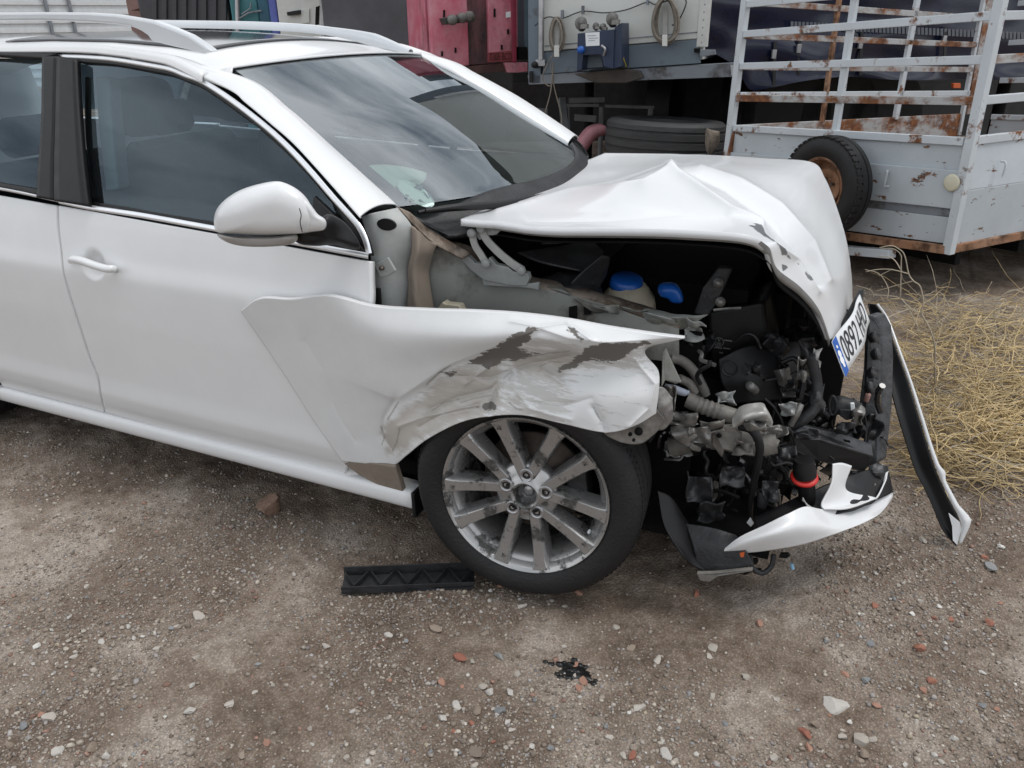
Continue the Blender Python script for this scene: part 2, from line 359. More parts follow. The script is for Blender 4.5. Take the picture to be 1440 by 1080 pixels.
def ground_material():
    m = bpy.data.materials.new('dirt_and_gravel'); m.use_nodes = True; t = m.node_tree; b = t.nodes['Principled BSDF']; lk = t.links.new
    b.inputs['Roughness'].default_value = .92; b.inputs['Specular IOR Level'].default_value = .2
    tc = _n(t, 'ShaderNodeTexCoord'); P = tc.outputs['Object']
    def noise(s, d=8, r=.62):
        n = _n(t, 'ShaderNodeTexNoise'); n.inputs['Scale'].default_value = s; n.inputs['Detail'].default_value = d; n.inputs['Roughness'].default_value = r; lk(P, n.inputs['Vector']); return n.outputs['Fac']
    def ramp(f, stops):
        r = _n(t, 'ShaderNodeValToRGB'); e = r.color_ramp.elements
        while len(e) < len(stops): e.new(.5)
        for q, (p, c) in zip(e, stops): q.position = p; q.color = (*c, 1)
        lk(f, r.inputs['Fac']); return r.outputs[0]
    def mix(f, a, c, mode='MIX'):
        x = _n(t, 'ShaderNodeMixRGB'); x.blend_type = mode
        if isinstance(f, float): x.inputs['Fac'].default_value = f
        else: lk(f, x.inputs['Fac'])
        lk(a, x.inputs['Color1']); lk(c, x.inputs['Color2']); return x.outputs[0]
    big = ramp(noise(1.9, 7, .66), [(.37, (.085, .060, .045)), (.455, (.165, .122, .093)), (.53, (.26, .212, .172)), (.60, (.45, .40, .35))])
    fine = ramp(noise(26, 9, .75), [(.32, (.10, .076, .058)), (.5, (.235, .19, .155)), (.66, (.43, .38, .33))])
    c = mix(.40, big, fine)
    vo = _n(t, 'ShaderNodeTexVoronoi'); vo.inputs['Scale'].default_value = 150; lk(P, vo.inputs['Vector'])
    grit = ramp(vo.outputs['Distance'], [(.0, (1.35, 1.3, 1.25)), (.28, (1.15, 1.12, 1.1)), (.55, (.72, .7, .68))])
    c = mix(.75, c, grit, 'MULTIPLY')
    vo2 = _n(t, 'ShaderNodeTexVoronoi'); vo2.inputs['Scale'].default_value = 70; lk(P, vo2.inputs['Vector'])
    sp = ramp(vo2.outputs['Distance'], [(.10, (1, 1, 1)), (.2, (0, 0, 0))]); hue = ramp(noise(40, 2), [(.4, (.30, .27, .24)), (.55, (.42, .38, .34)), (.68, (.28, .17, .13))])
    gate = ramp(noise(9, 3), [(.48, (0, 0, 0)), (.56, (.8, .8, .8))])
    sp = mix(1.0, sp, gate, 'MULTIPLY'); c = mix(sp, c, hue)
    # a damp dark patch along the car's nose, and a pale rut below the wheel
    lk(c, b.inputs['Base Color'])
    b1 = _n(t, 'ShaderNodeBump'); b1.inputs['Strength'].default_value = .8; b1.inputs['Distance'].default_value = .006; lk(noise(70, 8, .7), b1.inputs['Height'])
    b2 = _n(t, 'ShaderNodeBump'); b2.inputs['Strength'].default_value = .7; b2.inputs['Distance'].default_value = .004; b2.invert = True; lk(vo.outputs['Distance'], b2.inputs['Height']); lk(b1.outputs[0], b2.inputs['Normal'])
    lk(b2.outputs[0], b.inputs['Normal']); return m
M_GROUND = ground_material()
ground = sheet('ground', G, M_GROUND)
tag(ground, 'brown dirt yard with scattered gravel', None, kind='structure')

# ------------------------------------------------------------------ pebbles
def pebble_material():
    m = bpy.data.materials.new('pebble'); m.use_nodes = True; t = m.node_tree; b = t.nodes['Principled BSDF']; b.inputs['Roughness'].default_value = .85; b.inputs['Specular IOR Level'].default_value = .25
    at = _n(t, 'ShaderNodeAttribute'); at.attribute_name = 'stone_colour'; tc = _n(t, 'ShaderNodeTexCoord')
    nz = _n(t, 'ShaderNodeTexNoise'); nz.inputs['Scale'].default_value = 90; nz.inputs['Detail'].default_value = 6; r = _n(t, 'ShaderNodeValToRGB')
    r.color_ramp.elements[0].position = .3; r.color_ramp.elements[0].color = (.62, .6, .58, 1); r.color_ramp.elements[1].position = .65; r.color_ramp.elements[1].color = (1.12, 1.1, 1.08, 1)
    x = _n(t, 'ShaderNodeMixRGB'); x.blend_type = 'MULTIPLY'; x.inputs['Fac'].default_value = 1
    t.links.new(tc.outputs['Object'], nz.inputs['Vector']); t.links.new(nz.outputs['Fac'], r.inputs['Fac']); t.links.new(at.outputs['Color'], x.inputs['Color1']); t.links.new(r.outputs[0], x.inputs['Color2']); t.links.new(x.outputs[0], b.inputs['Base Color'])
    bp = _n(t, 'ShaderNodeBump'); bp.inputs['Strength'].default_value = .35; bp.inputs['Distance'].default_value = .004; t.links.new(nz.outputs['Fac'], bp.inputs['Height']); t.links.new(bp.outputs[0], b.inputs['Normal'])
    return m
M_PEB = pebble_material()
def ico(sub):
    bm = bmesh.new(); bmesh.ops.create_icosphere(bm, subdivisions=sub, radius=1); V = np.array([v.co[:] for v in bm.verts]); F = np.array([[v.index for v in f.verts] for f in bm.faces]); bm.free(); return V, F
IV, IF = ico(1); IV2, IF2 = ico(2)
def stone_shape(V, seed, angular):
    r = np.random.default_rng(seed); W = V.copy()
    for _ in range(13 if angular else 6):                # flat facets cut off the ball
        n = r.normal(size=3); n /= np.linalg.norm(n); d = W @ n; k = r.uniform(.38, .8); W = W - np.outer(np.maximum(d - k, 0), n)
    return W * (1 + .10 * wob(W, 2.5, seed)[:, None])
PAL = np.array([(.30, .26, .22), (.36, .32, .28), (.24, .20, .165), (.42, .38, .33), (.27, .25, .24), (.20, .165, .135), (.34, .32, .31), (.48, .46, .43), (.28, .18, .145), (.25, .25, .255), (.38, .33, .26)])
PW = np.array([.17, .16, .16, .10, .09, .13, .06, .03, .045, .025, .03]); PW /= PW.sum()
variants = [stone_shape(IV, 100 + i, i % 2) for i in range(8)]
def in_view(x, y):
    d = np.stack([x, y, np.zeros_like(x)], -1) - CAM; z = d @ CF; u = 720 + FPX * (d @ CR) / z; v = 540 - FPX * (d @ CU) / z
    return (z > .3) & (u > -260) & (u < 1700) & (v > 150) & (v < 1500)
# screen-density scatter: more, smaller stones near the viewer, clustered by noise
N = 480000
px_, py_ = rng.uniform(-3.2, 3.2, N), rng.uniform(-2.3, 2.6, N)
dist = np.hypot(px_ - CAM[0], py_ - CAM[1])
keep = in_view(px_, py_) & (rng.uniform(0, 1, N) < np.clip(2.2 / dist, 0, 1) ** 2) & (rng.uniform(0, 1, N) < .12 + 1.25 * smooth01(.35, .75, vnoise(px_ * 2.2, py_ * 2.2, 21) * .6 + vnoise(px_ * 6, py_ * 6, 22) * .4))
under = (py_ > -.80) & (px_ < .75) & (px_ > -3.2); keep &= ~under | (rng.uniform(0, 1, N) < .25)
px_, py_ = px_[keep], py_[keep]; n = len(px_)
sz = .0027 * np.exp(rng.normal(0, .52, n)) + .0006; sz = np.minimum(sz, .0105)
ang = rng.uniform(0, 6.28, n); fl = rng.uniform(.45, .85, n); el = rng.uniform(.75, 1.3, n)
colr = PAL[rng.choice(len(PAL), n, p=PW)] * rng.uniform(.75, 1.2, (n, 1))
vi = rng.integers(0, 8, n); base = np.stack(variants)[vi]                       # (n,42,3)
P = base * np.stack([sz * el, sz, sz * fl], -1)[:, None]
ca, sa = np.cos(ang)[:, None], np.sin(ang)[:, None]
X = P[..., 0] * ca - P[..., 1] * sa + px_[:, None]; Y = P[..., 0] * sa + P[..., 1] * ca + py_[:, None]
Z = P[..., 2] + (ground_z(px_, py_) + sz * fl * .35)[:, None]
VV = np.stack([X, Y, Z], -1).reshape(-1, 3); nvv = IV.shape[0]
FF = (IF[None] + (np.arange(n) * nvv)[:, None, None]).reshape(-1, 3)
me = bpy.data.meshes.new('gravel'); me.vertices.add(len(VV)); me.vertices.foreach_set('co', VV.ravel())
me.loops.add(FF.size); me.loops.foreach_set('vertex_index', FF.ravel().astype(np.int32)); me.polygons.add(len(FF)); me.polygons.foreach_set('loop_start', np.arange(0, FF.size, 3, dtype=np.int32)); me.polygons.foreach_set('loop_total', np.full(len(FF), 3, np.int32)); me.update(calc_edges=True); me.validate()
ca_ = me.color_attributes.new('stone_colour', 'FLOAT_COLOR', 'POINT'); ca_.data.foreach_set('color', np.repeat(np.hstack([colr, np.ones((n, 1))]), nvv, 0).astype(np.float32).ravel())
me.materials.append(M_PEB); go = bpy.data.objects.new('gravel', me); COL.objects.link(go)
tag(go, 'fine loose gravel strewn over the dirt yard', 'gravel', kind='stuff')

# single stones and fragments
STONE_KINDS = {
 'pale': ('small pale grey stone lying loose on the dirt', 'stone', [(.46, .43, .39), (.40, .37, .33), (.50, .48, .45)], 'pale stones on the dirt', 1),
 'brown': ('small brown stone half sunk in the dirt', 'stone', [(.26, .21, .17), (.30, .245, .20), (.22, .18, .15)], 'brown stones in the dirt', 1),
 'brick': ('small brick red tile fragment lying on the dirt', 'tile fragment', [(.33, .155, .11), (.29, .125, .09), (.38, .22, .165)], 'red tile fragments on the dirt', 1),
 'slate': ('small blue grey stone chip lying on the dirt', 'stone', [(.23, .24, .25), (.28, .29, .295)], 'blue grey stone chips', 1),
 'white': ('small chalk white pebble lying on the dirt', 'pebble', [(.66, .65, .62)], 'white pebbles', 1)}
SMESH = {}
for kn, (lab, cat, cols, grp, angr) in STONE_KINDS.items():
    for ci, c in enumerate(cols):
        for s in range(2):
            W = stone_shape(IV2, 500 + 17 * ci + s + len(kn) * 31, angr); me = bpy.data.meshes.new('stone'); me.from_pydata(W.tolist(), [], IF2.tolist()); me.update()
            a = me.color_attributes.new('stone_colour', 'FLOAT_COLOR', 'POINT'); a.data.foreach_set('color', np.tile(np.array([*c, 1], np.float32), len(W))); me.materials.append(M_PEB)
            SMESH.setdefault(kn, []).append(me)
def stone(kn, x, y, s, flat=.6, lab=None, name=None, rz=None, grp=True):
    lab0, cat, _, g, _ = STONE_KINDS[kn]
    o = bpy.data.objects.new(name or {'tile fragment': 'tile_fragment', 'pebble': 'pebble'}.get(cat, 'stone'), rnd.choice(SMESH[kn])); COL.objects.link(o)
    zz = float(ground_z(np.array([x]), np.array([y]))[0]); o.location = (x, y, zz + s * flat * .45)
    o.rotation_euler = (rnd.uniform(-.2, .2), rnd.uniform(-.2, .2), rnd.uniform(0, 6.28) if rz is None else rz); o.scale = (s * rnd.uniform(.95, 1.35), s * rnd.uniform(.8, 1.05), s * flat)
    tag(o, lab or lab0, cat, None if lab else g); return o
def stone_px(kn, u, v, wpx, **k):
    p = PZ(u, v, .004); d = np.dot(p - CAM, CF); return stone(kn, p[0], p[1], max(wpx / 2 / FPX * d, .004), **k)
for u, v, w, k in [(613, 885, 21, 'brown'), (546, 891, 14, 'pale'), (278, 865, 20, 'pale'), (188, 897, 10, 'pale'), (220, 910, 12, 'pale'), (322, 990, 17, 'pale'), (267, 999, 18, 'pale'), (80, 1053, 20, 'pale'), (130, 1050, 22, 'brown'), (66, 1006, 24, 'pale'), (32, 1018, 18, 'slate'), (50, 905, 14, 'white'),
    (647, 923, 22, 'brick'), (622, 957, 17, 'brick'), (678, 960, 17, 'pale'), (690, 968, 17, 'pale'), (717, 968, 14, 'pale'), (729, 941, 14, 'pale'), (705, 996, 24, 'slate'), (642, 989, 17, 'pale'), (622, 1007, 15, 'pale'), (703, 918, 18, 'slate'), (720, 1026, 12, 'pale'), (672, 1058, 24, 'brown'), (735, 847, 15, 'pale'), (794, 847, 11, 'pale'), (866, 875, 14, 'pale'), (822, 957, 17, 'brick'), (814, 967, 17, 'brick'), (808, 947, 10, 'pale'), (926, 925, 18, 'pale'), (889, 1059, 18, 'brick'), (937, 1057, 19, 'pale'), (951, 1065, 10, 'pale'), (775, 1050, 14, 'slate'), (885, 997, 9, 'white'), (887, 907, 16, 'brown'), (794, 905, 10, 'pale'), (813, 825, 14, 'brick'), (703, 818, 14, 'brick'), (690, 825, 10, 'white'),
    (1004, 909, 17, 'pale'), (997, 921, 12, 'pale'), (1050, 948, 16, 'pale'), (1002, 978, 13, 'pale'), (1067, 876, 15, 'brick'), (1292, 908, 24, 'brick'), (1283, 862, 12, 'white'), (1224, 902, 16, 'slate'), (1188, 944, 12, 'brick'), (1220, 953, 17, 'slate'), (1312, 952, 17, 'brick'), (1300, 968, 15, 'brick'), (1236, 988, 13, 'brick'), (1383, 985, 15, 'slate'), (1393, 872, 18, 'brick'), (1394, 796, 24, 'slate'), (1386, 780, 13, 'brick'), (1210, 1035, 24, 'pale'), (1227, 1034, 15, 'pale'), (1217, 1056, 27, 'brown'), (1088, 1064, 18, 'pale'), (1135, 1025, 22, 'brick'), (1187, 1030, 16, 'pale'), (1154, 1044, 11, 'brown'), (1345, 1030, 13, 'pale'), (1208, 872, 10, 'slate'), (1210, 860, 10, 'white'), (1230, 848, 14, 'brick'), (1322, 851, 10, 'white'), (1300, 755, 13, 'pale'), (1410, 765, 15, 'white'), (1330, 900, 9, 'white'), (1095, 978, 10, 'pale'), (998, 847, 11, 'brown'), (980, 832, 16, 'brick'), (1020, 790, 12, 'pale'), (1265, 820, 8, 'pale')]:
    stone_px(k, u, v, w)
stone_px('pale', 1178, 985, 38, flat=.35, lab='angular pale grey stone slab, the broadest loose stone on the gravel', name='stone_slab', rz=.5)
p = PZ(380, 706, .04); rk = mesh_obj('rock', stone_shape(IV2, 41, 1) * np.array([.062, .045, .042]), IF2, mat('rusty_rock', (.25, .16, .115), .9, var=.5, scale=25, bump=.6, bscale=60), smooth=True, M=Matrix.Translation((p[0] , p[1], .028)) @ Matrix.Rotation(.4, 4, 'Z')); rk.data.set_sharp_from_angle(angle=.5)
tag(rk, 'reddish brown fist-sized rock on the dirt below the door sill', 'rock')
cnt = 0
while cnt < 150:
    u, v = rnd.uniform(0, 1440), 1080 - 430 * abs(rnd.gauss(0, .55))
    if v < 640: continue
    p = PZ(u, v, 0)
    if (-3 < p[0] < .95 and p[1] > -.92): continue
    k = rnd.choices(['pale', 'brown', 'brick', 'slate', 'white'], [.45, .3, .12, .08, .05])[0]
    stone(k, p[0], p[1], min(.0055 + abs(rnd.gauss(0, .0035)), .016), rnd.uniform(.45, .75)); cnt += 1
# ------------------------------------------------------------------ wrecked car
car = empty('wrecked_car', (-.9, 0, 0), 'white estate car with its crushed front end torn open', 'car')
_z = np.array([.12, .17, .195, .215, .235, .26, .29, .34, .40, .50, .62, .72, .775, .80, .83, .88, .93, .97, 1.0, 1.1, 1.2, 1.3, 1.36, 1.40, 1.43])
_y = np.array([-.80, -.845, -.862, -.866, -.852, -.858, -.872, -.884, -.880, -.884, -.890, -.890, -.888, -.882, -.873, -.862, -.850, -.838, -.828, -.785, -.738, -.690, -.660, -.640, -.615])
_zz = np.linspace(.12, 1.43, 500); _k = np.exp(-.5 * (np.arange(-12, 13) / 4.) ** 2); _k /= _k.sum()
_yy = np.convolve(np.pad(np.interp(_zz, _z, _y), 12, 'edge'), _k, 'valid')
def S(z): return np.interp(z, _zz, _yy)
def SP(u, v, off=0.):
    y = -.87
    for _ in range(14): p = PY(u, v, y); y = .5 * y + .5 * (S(p[2]) - off)
    return PY(u, v, y)
MIR = Matrix.Diagonal((1, -1, 1, 1))
def mirrored(o, parent):
    c = o.copy(); COL.objects.link(c); c.parent = parent
    c.matrix_parent_inverse = Matrix.Translation(-Vector(parent.location)) if parent.type == 'EMPTY' else parent.matrix_basis.inverted()
    c.matrix_basis = MIR; return c
def sidepanel(name, lp, rp, m, parent, nu=120, nv=90, off=0., thick=.02, bowl=None, dents=True):
    a, b = cr(lp, nv), cr(rp, nv); t = np.linspace(0, 1, nu)[None, :, None]
    A = a[:, None] * (1 - t) + b[:, None] * t; A[..., 1] = S(A[..., 2]) - off
    if bowl is not None:
        d = np.sqrt(((A[..., 0] - bowl[0]) / .055) ** 2 + ((A[..., 2] - bowl[2]) / .052) ** 2); A[..., 1] += .016 * (1 - smooth01(.35, 1.0, d))
    if dents: A[..., 1] += .0022 * wob(A * np.array([1, 0, 1.6]), 5., 11, 2)
    return sheet(name, A, m, parent, thick=thick, flip=True)
GAP = [(82, 289), (83, 330), (88, 378), (97, 412), (110, 452), (126, 502), (138, 533), (143, 560), (147, 580)]
dr = [SP(521, 368), SP(522, 405), SP(521, 440), SP(517, 500), SP(510, 560), SP(500, 620), SP(480, 673)]
dr = cr(dr, 9); gl = np.array([SP(u + 1.2, v) for u, v in GAP]); gr_ = np.array([SP(u - 1.2, v) for u, v in GAP])
hb = SP(132, 372)
fdoor = sidepanel('front_door', gl, dr, M_PAINT, car, 190, 120, bowl=hb)
rear_top, rear_bot = gr_[0][2] + .035, gr_[-1][2] - .0
rl = np.array([(np.interp(z, [.2, .3, .45, .58, .68, .78], [-2.19, -2.20, -2.25, -2.34, -2.45, -2.52]), S(z), z) for z in np.linspace(rear_top, rear_bot, 9)])
rdoor = sidepanel('rear_door', rl, gr_, M_PAINT, car, 110, 100)
qz = np.linspace(rear_top + .01, .5, 9)
quarter = sidepanel('rear_quarter_panel', [(-3.66, S(z), z) for z in qz], [(-2.525, S(z), z) for z in qz], M_PAINT, car, 40, 40)
# sill below the doors
sx = np.linspace(-2.22, -.36, 60); prof = [(-.80, .240), (-.852, .239), (-.866, .232), (-.872, .214), (-.869, .192), (-.852, .176), (-.78, .165)]
A = np.array([[(x, y, z + .012 * (x + .36) * -.1) for (y, z) in cr(np.array([(0, a, b) for a, b in prof]), 15)[:, 1:]] for x in sx])
sill = sheet('sill', A.transpose(1, 0, 2), M_PAINT, car, thick=.01, flip=True)
mp = [SP(483, 652, .004), SP(520, 651, .006), SP(556, 656, .01), SP(567, 692, .006), SP(535, 685, .004), SP(505, 668, .002)]
prism('sill_end_trim', mp, (0, .02, 0), mat('tan_primer', (.26, .215, .175), .7, var=.3), car)
# door handle
hp = [SP(99, 367, .008), SP(103, 365, .03), SP(115, 367, .038), (SP(135, 374, .040)), SP(150, 378, .036), SP(158, 378, .028), SP(160, 379, .004)]
bevel(mesh_obj('sill_end_cap', *box_vf((-.357, -.822, .202), (.006, 0, 0), (0, .052, 0), (0, 0, .042)), M_BLACK, sill, smooth=False), .003)
tube('handle', hp, [.009, .012, .013, .0125, .012, .012, .011], M_PAINT, fdoor, 12, 30)
# window ring, glass, chrome
ARC = [(88, 79), (120, 80), (160, 83), (215, 92), (240, 97), (260, 105), (284, 114), (320, 137), (360, 167), (395, 197), (430, 233), (467, 276), (487, 298), (504, 318), (514, 338), (519, 357)]
BELT = [(84, 283), (128, 292), (200, 303), (300, 321), (400, 338), (460, 349), (519, 360)]
arc3 = cr([SP(u, v, .0) for u, v in ARC], 60); belt3 = cr([SP(u, v - 4, .0) for u, v in BELT], 60)
GL_T = [(114, 88), (160, 91), (215, 101), (240, 106), (260, 114), (284, 124), (320, 148), (360, 178), (395, 208), (430, 243), (450, 266), (467, 286)]
GL_B = [(130, 284), (180, 292), (230, 301), (280, 309), (320, 316), (355, 322), (390, 328), (420, 333), (445, 337), (465, 341), (480, 343), (490, 345)]
gt3 = cr([SP(u, v, -.012) for u, v in GL_T], 50); gb3 = cr([SP(u, v, -.012) for u, v in GL_B], 50)
t = np.linspace(0, 1, 24)[:, None, None]; A = gt3[None] * (1 - t) + gb3[None] * t; A[..., 1] = S(A[..., 2]) + .012
sglass = sheet('side_window', A, M_GLASS, fdoor, flip=True)
# black frame under the chrome: from arc down to the glass line, b-pillar covers, mirror triangle
def band(name, a, b, m, parent, off=0., thick=.02, n=50, k=4):
    a, b = cr(a, n), cr(b, n); t = np.linspace(0, 1, k)[:, None, None]; A = a[None] * (1 - t) + b[None] * t
    A[..., 1] = S(A[..., 2]) - off
    return sheet(name, A, m, parent, thick=thick, flip=True)
band('window_frame', arc3, [SP(u, v, 0) for u, v in GL_T] + [SP(506, 345, 0)], M_BLACK, fdoor, -.002)
band('window_seal', [SP(u, v, 0) for u, v in GL_B[:-1]] + [SP(517, 354)], [SP(u, v + 6, 0) for u, v in [(128, 286)] + GL_B[1:-1]] + [SP(519, 360)], M_BLACK, fdoor, -.004)
band('b_pillar_cover', [SP(u, v) for u, v in [(88.5, 83), (86, 180), (85, 284)]], [SP(u, v) for u, v in [(114, 87), (119, 180), (131, 291)]], M_BLACK, fdoor, .001, k=6)
band('b_pillar_cover', [SP(u, v) for u, v in [(68, 83), (66, 180), (60, 279)]], [SP(u, v) for u, v in [(87, 83), (84, 180), (82.5, 283)]], M_BLACK, rdoor, .001, k=6)
tri = [SP(u, v, .002) for u, v in [(440, 276), (470, 304), (495, 331), (514, 356), (470, 350), (436, 342)]]
prism('mirror_triangle', tri, (0, .02, 0), M_BLACK, fdoor)
def trim(name, pts, w, parent, m=M_CHROME, n=80, off=.004, wd=(0, 0, 1)):
    p = cr(pts, n); tt = np.gradient(p, axis=0); tt /= np.linalg.norm(tt, axis=1, keepdims=True); nn = np.array([0, -.93, .36]); s = np.cross(tt, nn); s /= np.linalg.norm(s, axis=1, keepdims=True)
    prof = [(-.5, 0), (-.42, .6), (-.2, 1), (.2, 1), (.42, .6), (.5, 0)]
    A = np.stack([p + s * w * a + nn * off * b for a, b in prof], 1); return sheet(name, A.transpose(1, 0, 2), m, parent)
trim('chrome_arch', arc3, .017, fdoor); trim('chrome_belt_strip', cr([SP(u, v, .001) for u, v in BELT], 40), .016, fdoor)
# rear door window runs on behind the frame of view
rz0 = SP(67, 86); rz1 = SP(61, 268); rtop = [rz0, rz0 + np.array([-.5, 0, .015]), rz0 + np.array([-.80, 0, 0])]; rbot = [rz1, rz1 + np.array([-.5, 0, .02]), rz1 + np.array([-.82, 0, .035])]
at_, ab_ = cr(rtop, 20), cr(rbot, 20); t = np.linspace(0, 1, 16)[:, None, None]; A = at_[None] * (1 - t) + ab_[None] * t; A[..., 1] = S(A[..., 2]) + .012
rglass = sheet('side_window', A, M_GLASS, rdoor, flip=False)
tp = [SP(87, 80), SP(0, 79), SP(0, 79) + np.array([-.55, 0, -.005])]; tb = [SP(83, 281), SP(0, 264), SP(0, 264) + np.array([-.55, 0, .02])]
trim('chrome_arch', tp[::-1], .017, rdoor); trim('chrome_belt_strip', tb[::-1], .016, rdoor)
band('window_frame', tp, rtop, M_BLACK, rdoor, -.002); band('window_seal', rbot, tb, M_BLACK, rdoor, -.004)
# quarter glass strip and d-pillar on the hidden rear end
qa = [(-2.45, S(1.39), 1.39), (-3.1, S(1.37), 1.37), (-3.5, S(1.30), 1.30)]; qb = [(-2.45, S(1.05), 1.05), (-3.1, S(1.06), 1.06), (-3.62, S(1.07), 1.07)]
qg = band('quarter_window', qa[::-1], qb[::-1], M_GLASS, car, -.01, thick=0, k=10)
qb0 = [(-3.0, S(z), z) for z in np.linspace(.51, .26, 5)]; sidepanel('rear_bumper_side', [(-3.86, S(z) + .05, z) for z in np.linspace(.51, .26, 5)], qb0, M_PAINT, car, 20, 12)
for sy in (-1, 1):
    hs_ = np.array([[(-2.58 + .36 * math.cos(a), y * sy, .32 + .36 * math.sin(a)) for a in np.linspace(0, math.pi, 24)] for y in (-.85, -.62)]); sheet('rear_wheel_house', hs_, M_DARK, car, thick=.004)
for nm in (fdoor, rdoor, quarter, sill, qg):
    c = mirrored(nm, car)
    for ch in list(nm.children):
        if ch.name.split('.')[0] in ('side_window', 'window_frame', 'window_seal', 'b_pillar_cover', 'chrome_arch', 'chrome_belt_strip'):
            d = ch.copy(); COL.objects.link(d); d.parent = c; d.matrix_parent_inverse = Matrix.Identity(4); d.matrix_basis = Matrix.Identity(4)

# ---- windscreen, A-pillar, roof
WS_L = [(330, 98), (400, 150), (436, 180), (480, 220), (540, 274), (558, 291)]                # near edge of the screen, pixels
wsl = np.array([PY(u, v, y) for (u, v), y in zip(WS_L, (-.545, -.580, -.600, -.625, -.658, -.668))])
wst = np.array([PZ(400, 91, 1.366), PZ(470, 86, 1.372), PZ(540, 83.5, 1.366)])
wl, wr_ = wsl.copy(), wsl * np.array([1, -1, 1])
sv = np.linspace(0, 1, 30); L_ = cr(wl, 30); R_ = cr(wr_, 30); tt = np.linspace(-1, 1, 48)
A = np.zeros((30, 48, 3))
for i in range(30):
    bul = (1 - tt ** 2); A[i] = L_[i] * (1 - (tt[:, None] + 1) / 2) + R_[i] * ((tt[:, None] + 1) / 2)
    A[i, :, 0] += bul * (.035 + .16 * sv[i]); A[i, :, 2] += bul * (.018 - .03 * sv[i])
WS = A
screen = sheet('windscreen', WS, M_WGLASS, car, flip=True)
# black enamel band round the screen (thin frame just inside)
def edge_band(i0, i1, j0, j1, name):
    sheet(name, WS[i0:i1, j0:j1] + np.array([-.004, 0, -.005]), M_BLACKG, screen)
edge_band(0, 30, 0, 3, 'enamel_border'); edge_band(0, 30, 45, 48, 'enamel_border'); edge_band(0, 2, 2, 46, 'enamel_border'); edge_band(27, 30, 2, 46, 'enamel_border')
# A-pillar skin
AP_L = [(272, 99), (300, 112), (330, 131), (360, 156), (400, 189), (430, 219), (480, 275), (506, 305)]
apl = cr([SP(u, v, .006) for u, v in AP_L], 40); apr = cr(np.vstack([[PY(305, 86, -.545)], wsl]), 40) + np.array([.0, 0, .004])
APILLAR = np.stack([apl + (apr - apl) * f + np.array([.10, -.45, .88]) * b for f, b in ((0, -.006), (0, 0), (.18, .010), (.4, .017), (.62, .018), (.82, .013), (1, .003), (1.02, -.01))], 1)
# roof skin: stations along x; each runs from the window arch over the crown to the other side
crx = np.array([-3.72, -3.5, -3.1, -2.5, -2.0, -1.7, -1.45, -1.25, -1.12, -1.04]); crz = np.array([1.325, 1.385, 1.425, 1.455, 1.462, 1.457, 1.442, 1.420, 1.394, 1.374])
top3 = np.vstack([[(-3.72, S(1.30), 1.30)], [(-3.2, S(1.375), 1.375)], [(-2.5, S(1.40), 1.40)], tp[1:2], arc3[:34:3]])
top3 = top3[np.argsort(top3[:, 0])]
xs = np.linspace(-3.72, -1.06, 90); A = []
for x in xs:
    ye, ze = np.interp(x, top3[:, 0], top3[:, 1]), np.interp(x, top3[:, 0], top3[:, 2]) + .010
    zc = np.interp(x, crx, crz); zs = zc - .042
    half = [(ye - .004, ze), (ye + .012, ze + .02 + .3 * max(zs - ze - .03, 0)), (-.585, max(zs - .008, ze + .01)), (-.55, zs), (-.40, zc - .020), (-.2, zc - .005), (0, zc)]
    pts = [(x, a, b) for a, b in half] + [(x, -a, b) for a, b in half[-2::-1]]
    q = cr(pts, 61); A.append(q)
A = np.array(A)
# pull the front edge back to the curve of the screen's top
fr_ = smooth01(-1.25, -1.06, A[..., 0]); wx = np.interp(A[..., 1], WS[0, :, 1], WS[0, :, 0]); wz = np.interp(A[..., 1], WS[0, :, 1], WS[0, :, 2])
A[..., 0] += fr_ * (wx + 1.06) ; A[..., 2] = A[..., 2] * (1 - fr_ ** 3) + (wz + .004) * fr_ ** 3 * (np.abs(A[..., 1]) < .56) + A[..., 2] * fr_ ** 3 * (np.abs(A[..., 1]) >= .56)
roof = sheet('roof', A, M_PAINT, car, thick=.006, flip=False)
# A-pillar grows out of the roof edge
def roof_row(x):
    i = int(np.argmin(np.abs(xs - x))); k = int(np.argmin(np.abs(A[i, :31, 1] + .53))); q = A[i, :k + 1]; dd = np.r_[0, np.cumsum(np.linalg.norm(np.diff(q, axis=0), axis=1))]
    return np.stack([np.interp(np.linspace(0, dd[-1], 8), dd, q[:, j]) for j in range(3)], 1) + np.array([0, -.0015, .003])
apn = net([roof_row(-1.40) + np.array([0, 0, -.004]), roof_row(-1.34), roof_row(-1.28)] + [APILLAR[i] for i in (9, 14, 19, 24, 29, 34, 39)], 24, 110)
apil = sheet('a_pillar', apn, M_PAINT, car, thick=.004, flip=True)
c = mirrored(apil, car)
lin = A * np.array([1, .97, 1]) - np.array([0, 0, .025]); sheet('headlining', lin[:, 3:-3], M_BEIGE, roof)
tail = net([[(-3.72, y, 1.30) for y in (-.66, 0, .66)], [(-3.86, y, 1.02) for y in (-.8, 0, .8)], [(-3.93, y, .72) for y in (-.84, 0, .84)], [(-3.93, y, .4) for y in (-.82, 0, .82)], [(-3.85, y, .25) for y in (-.8, 0, .8)]], 16, 24)
sheet('tailgate', tail, M_PAINT, car, thick=.02)
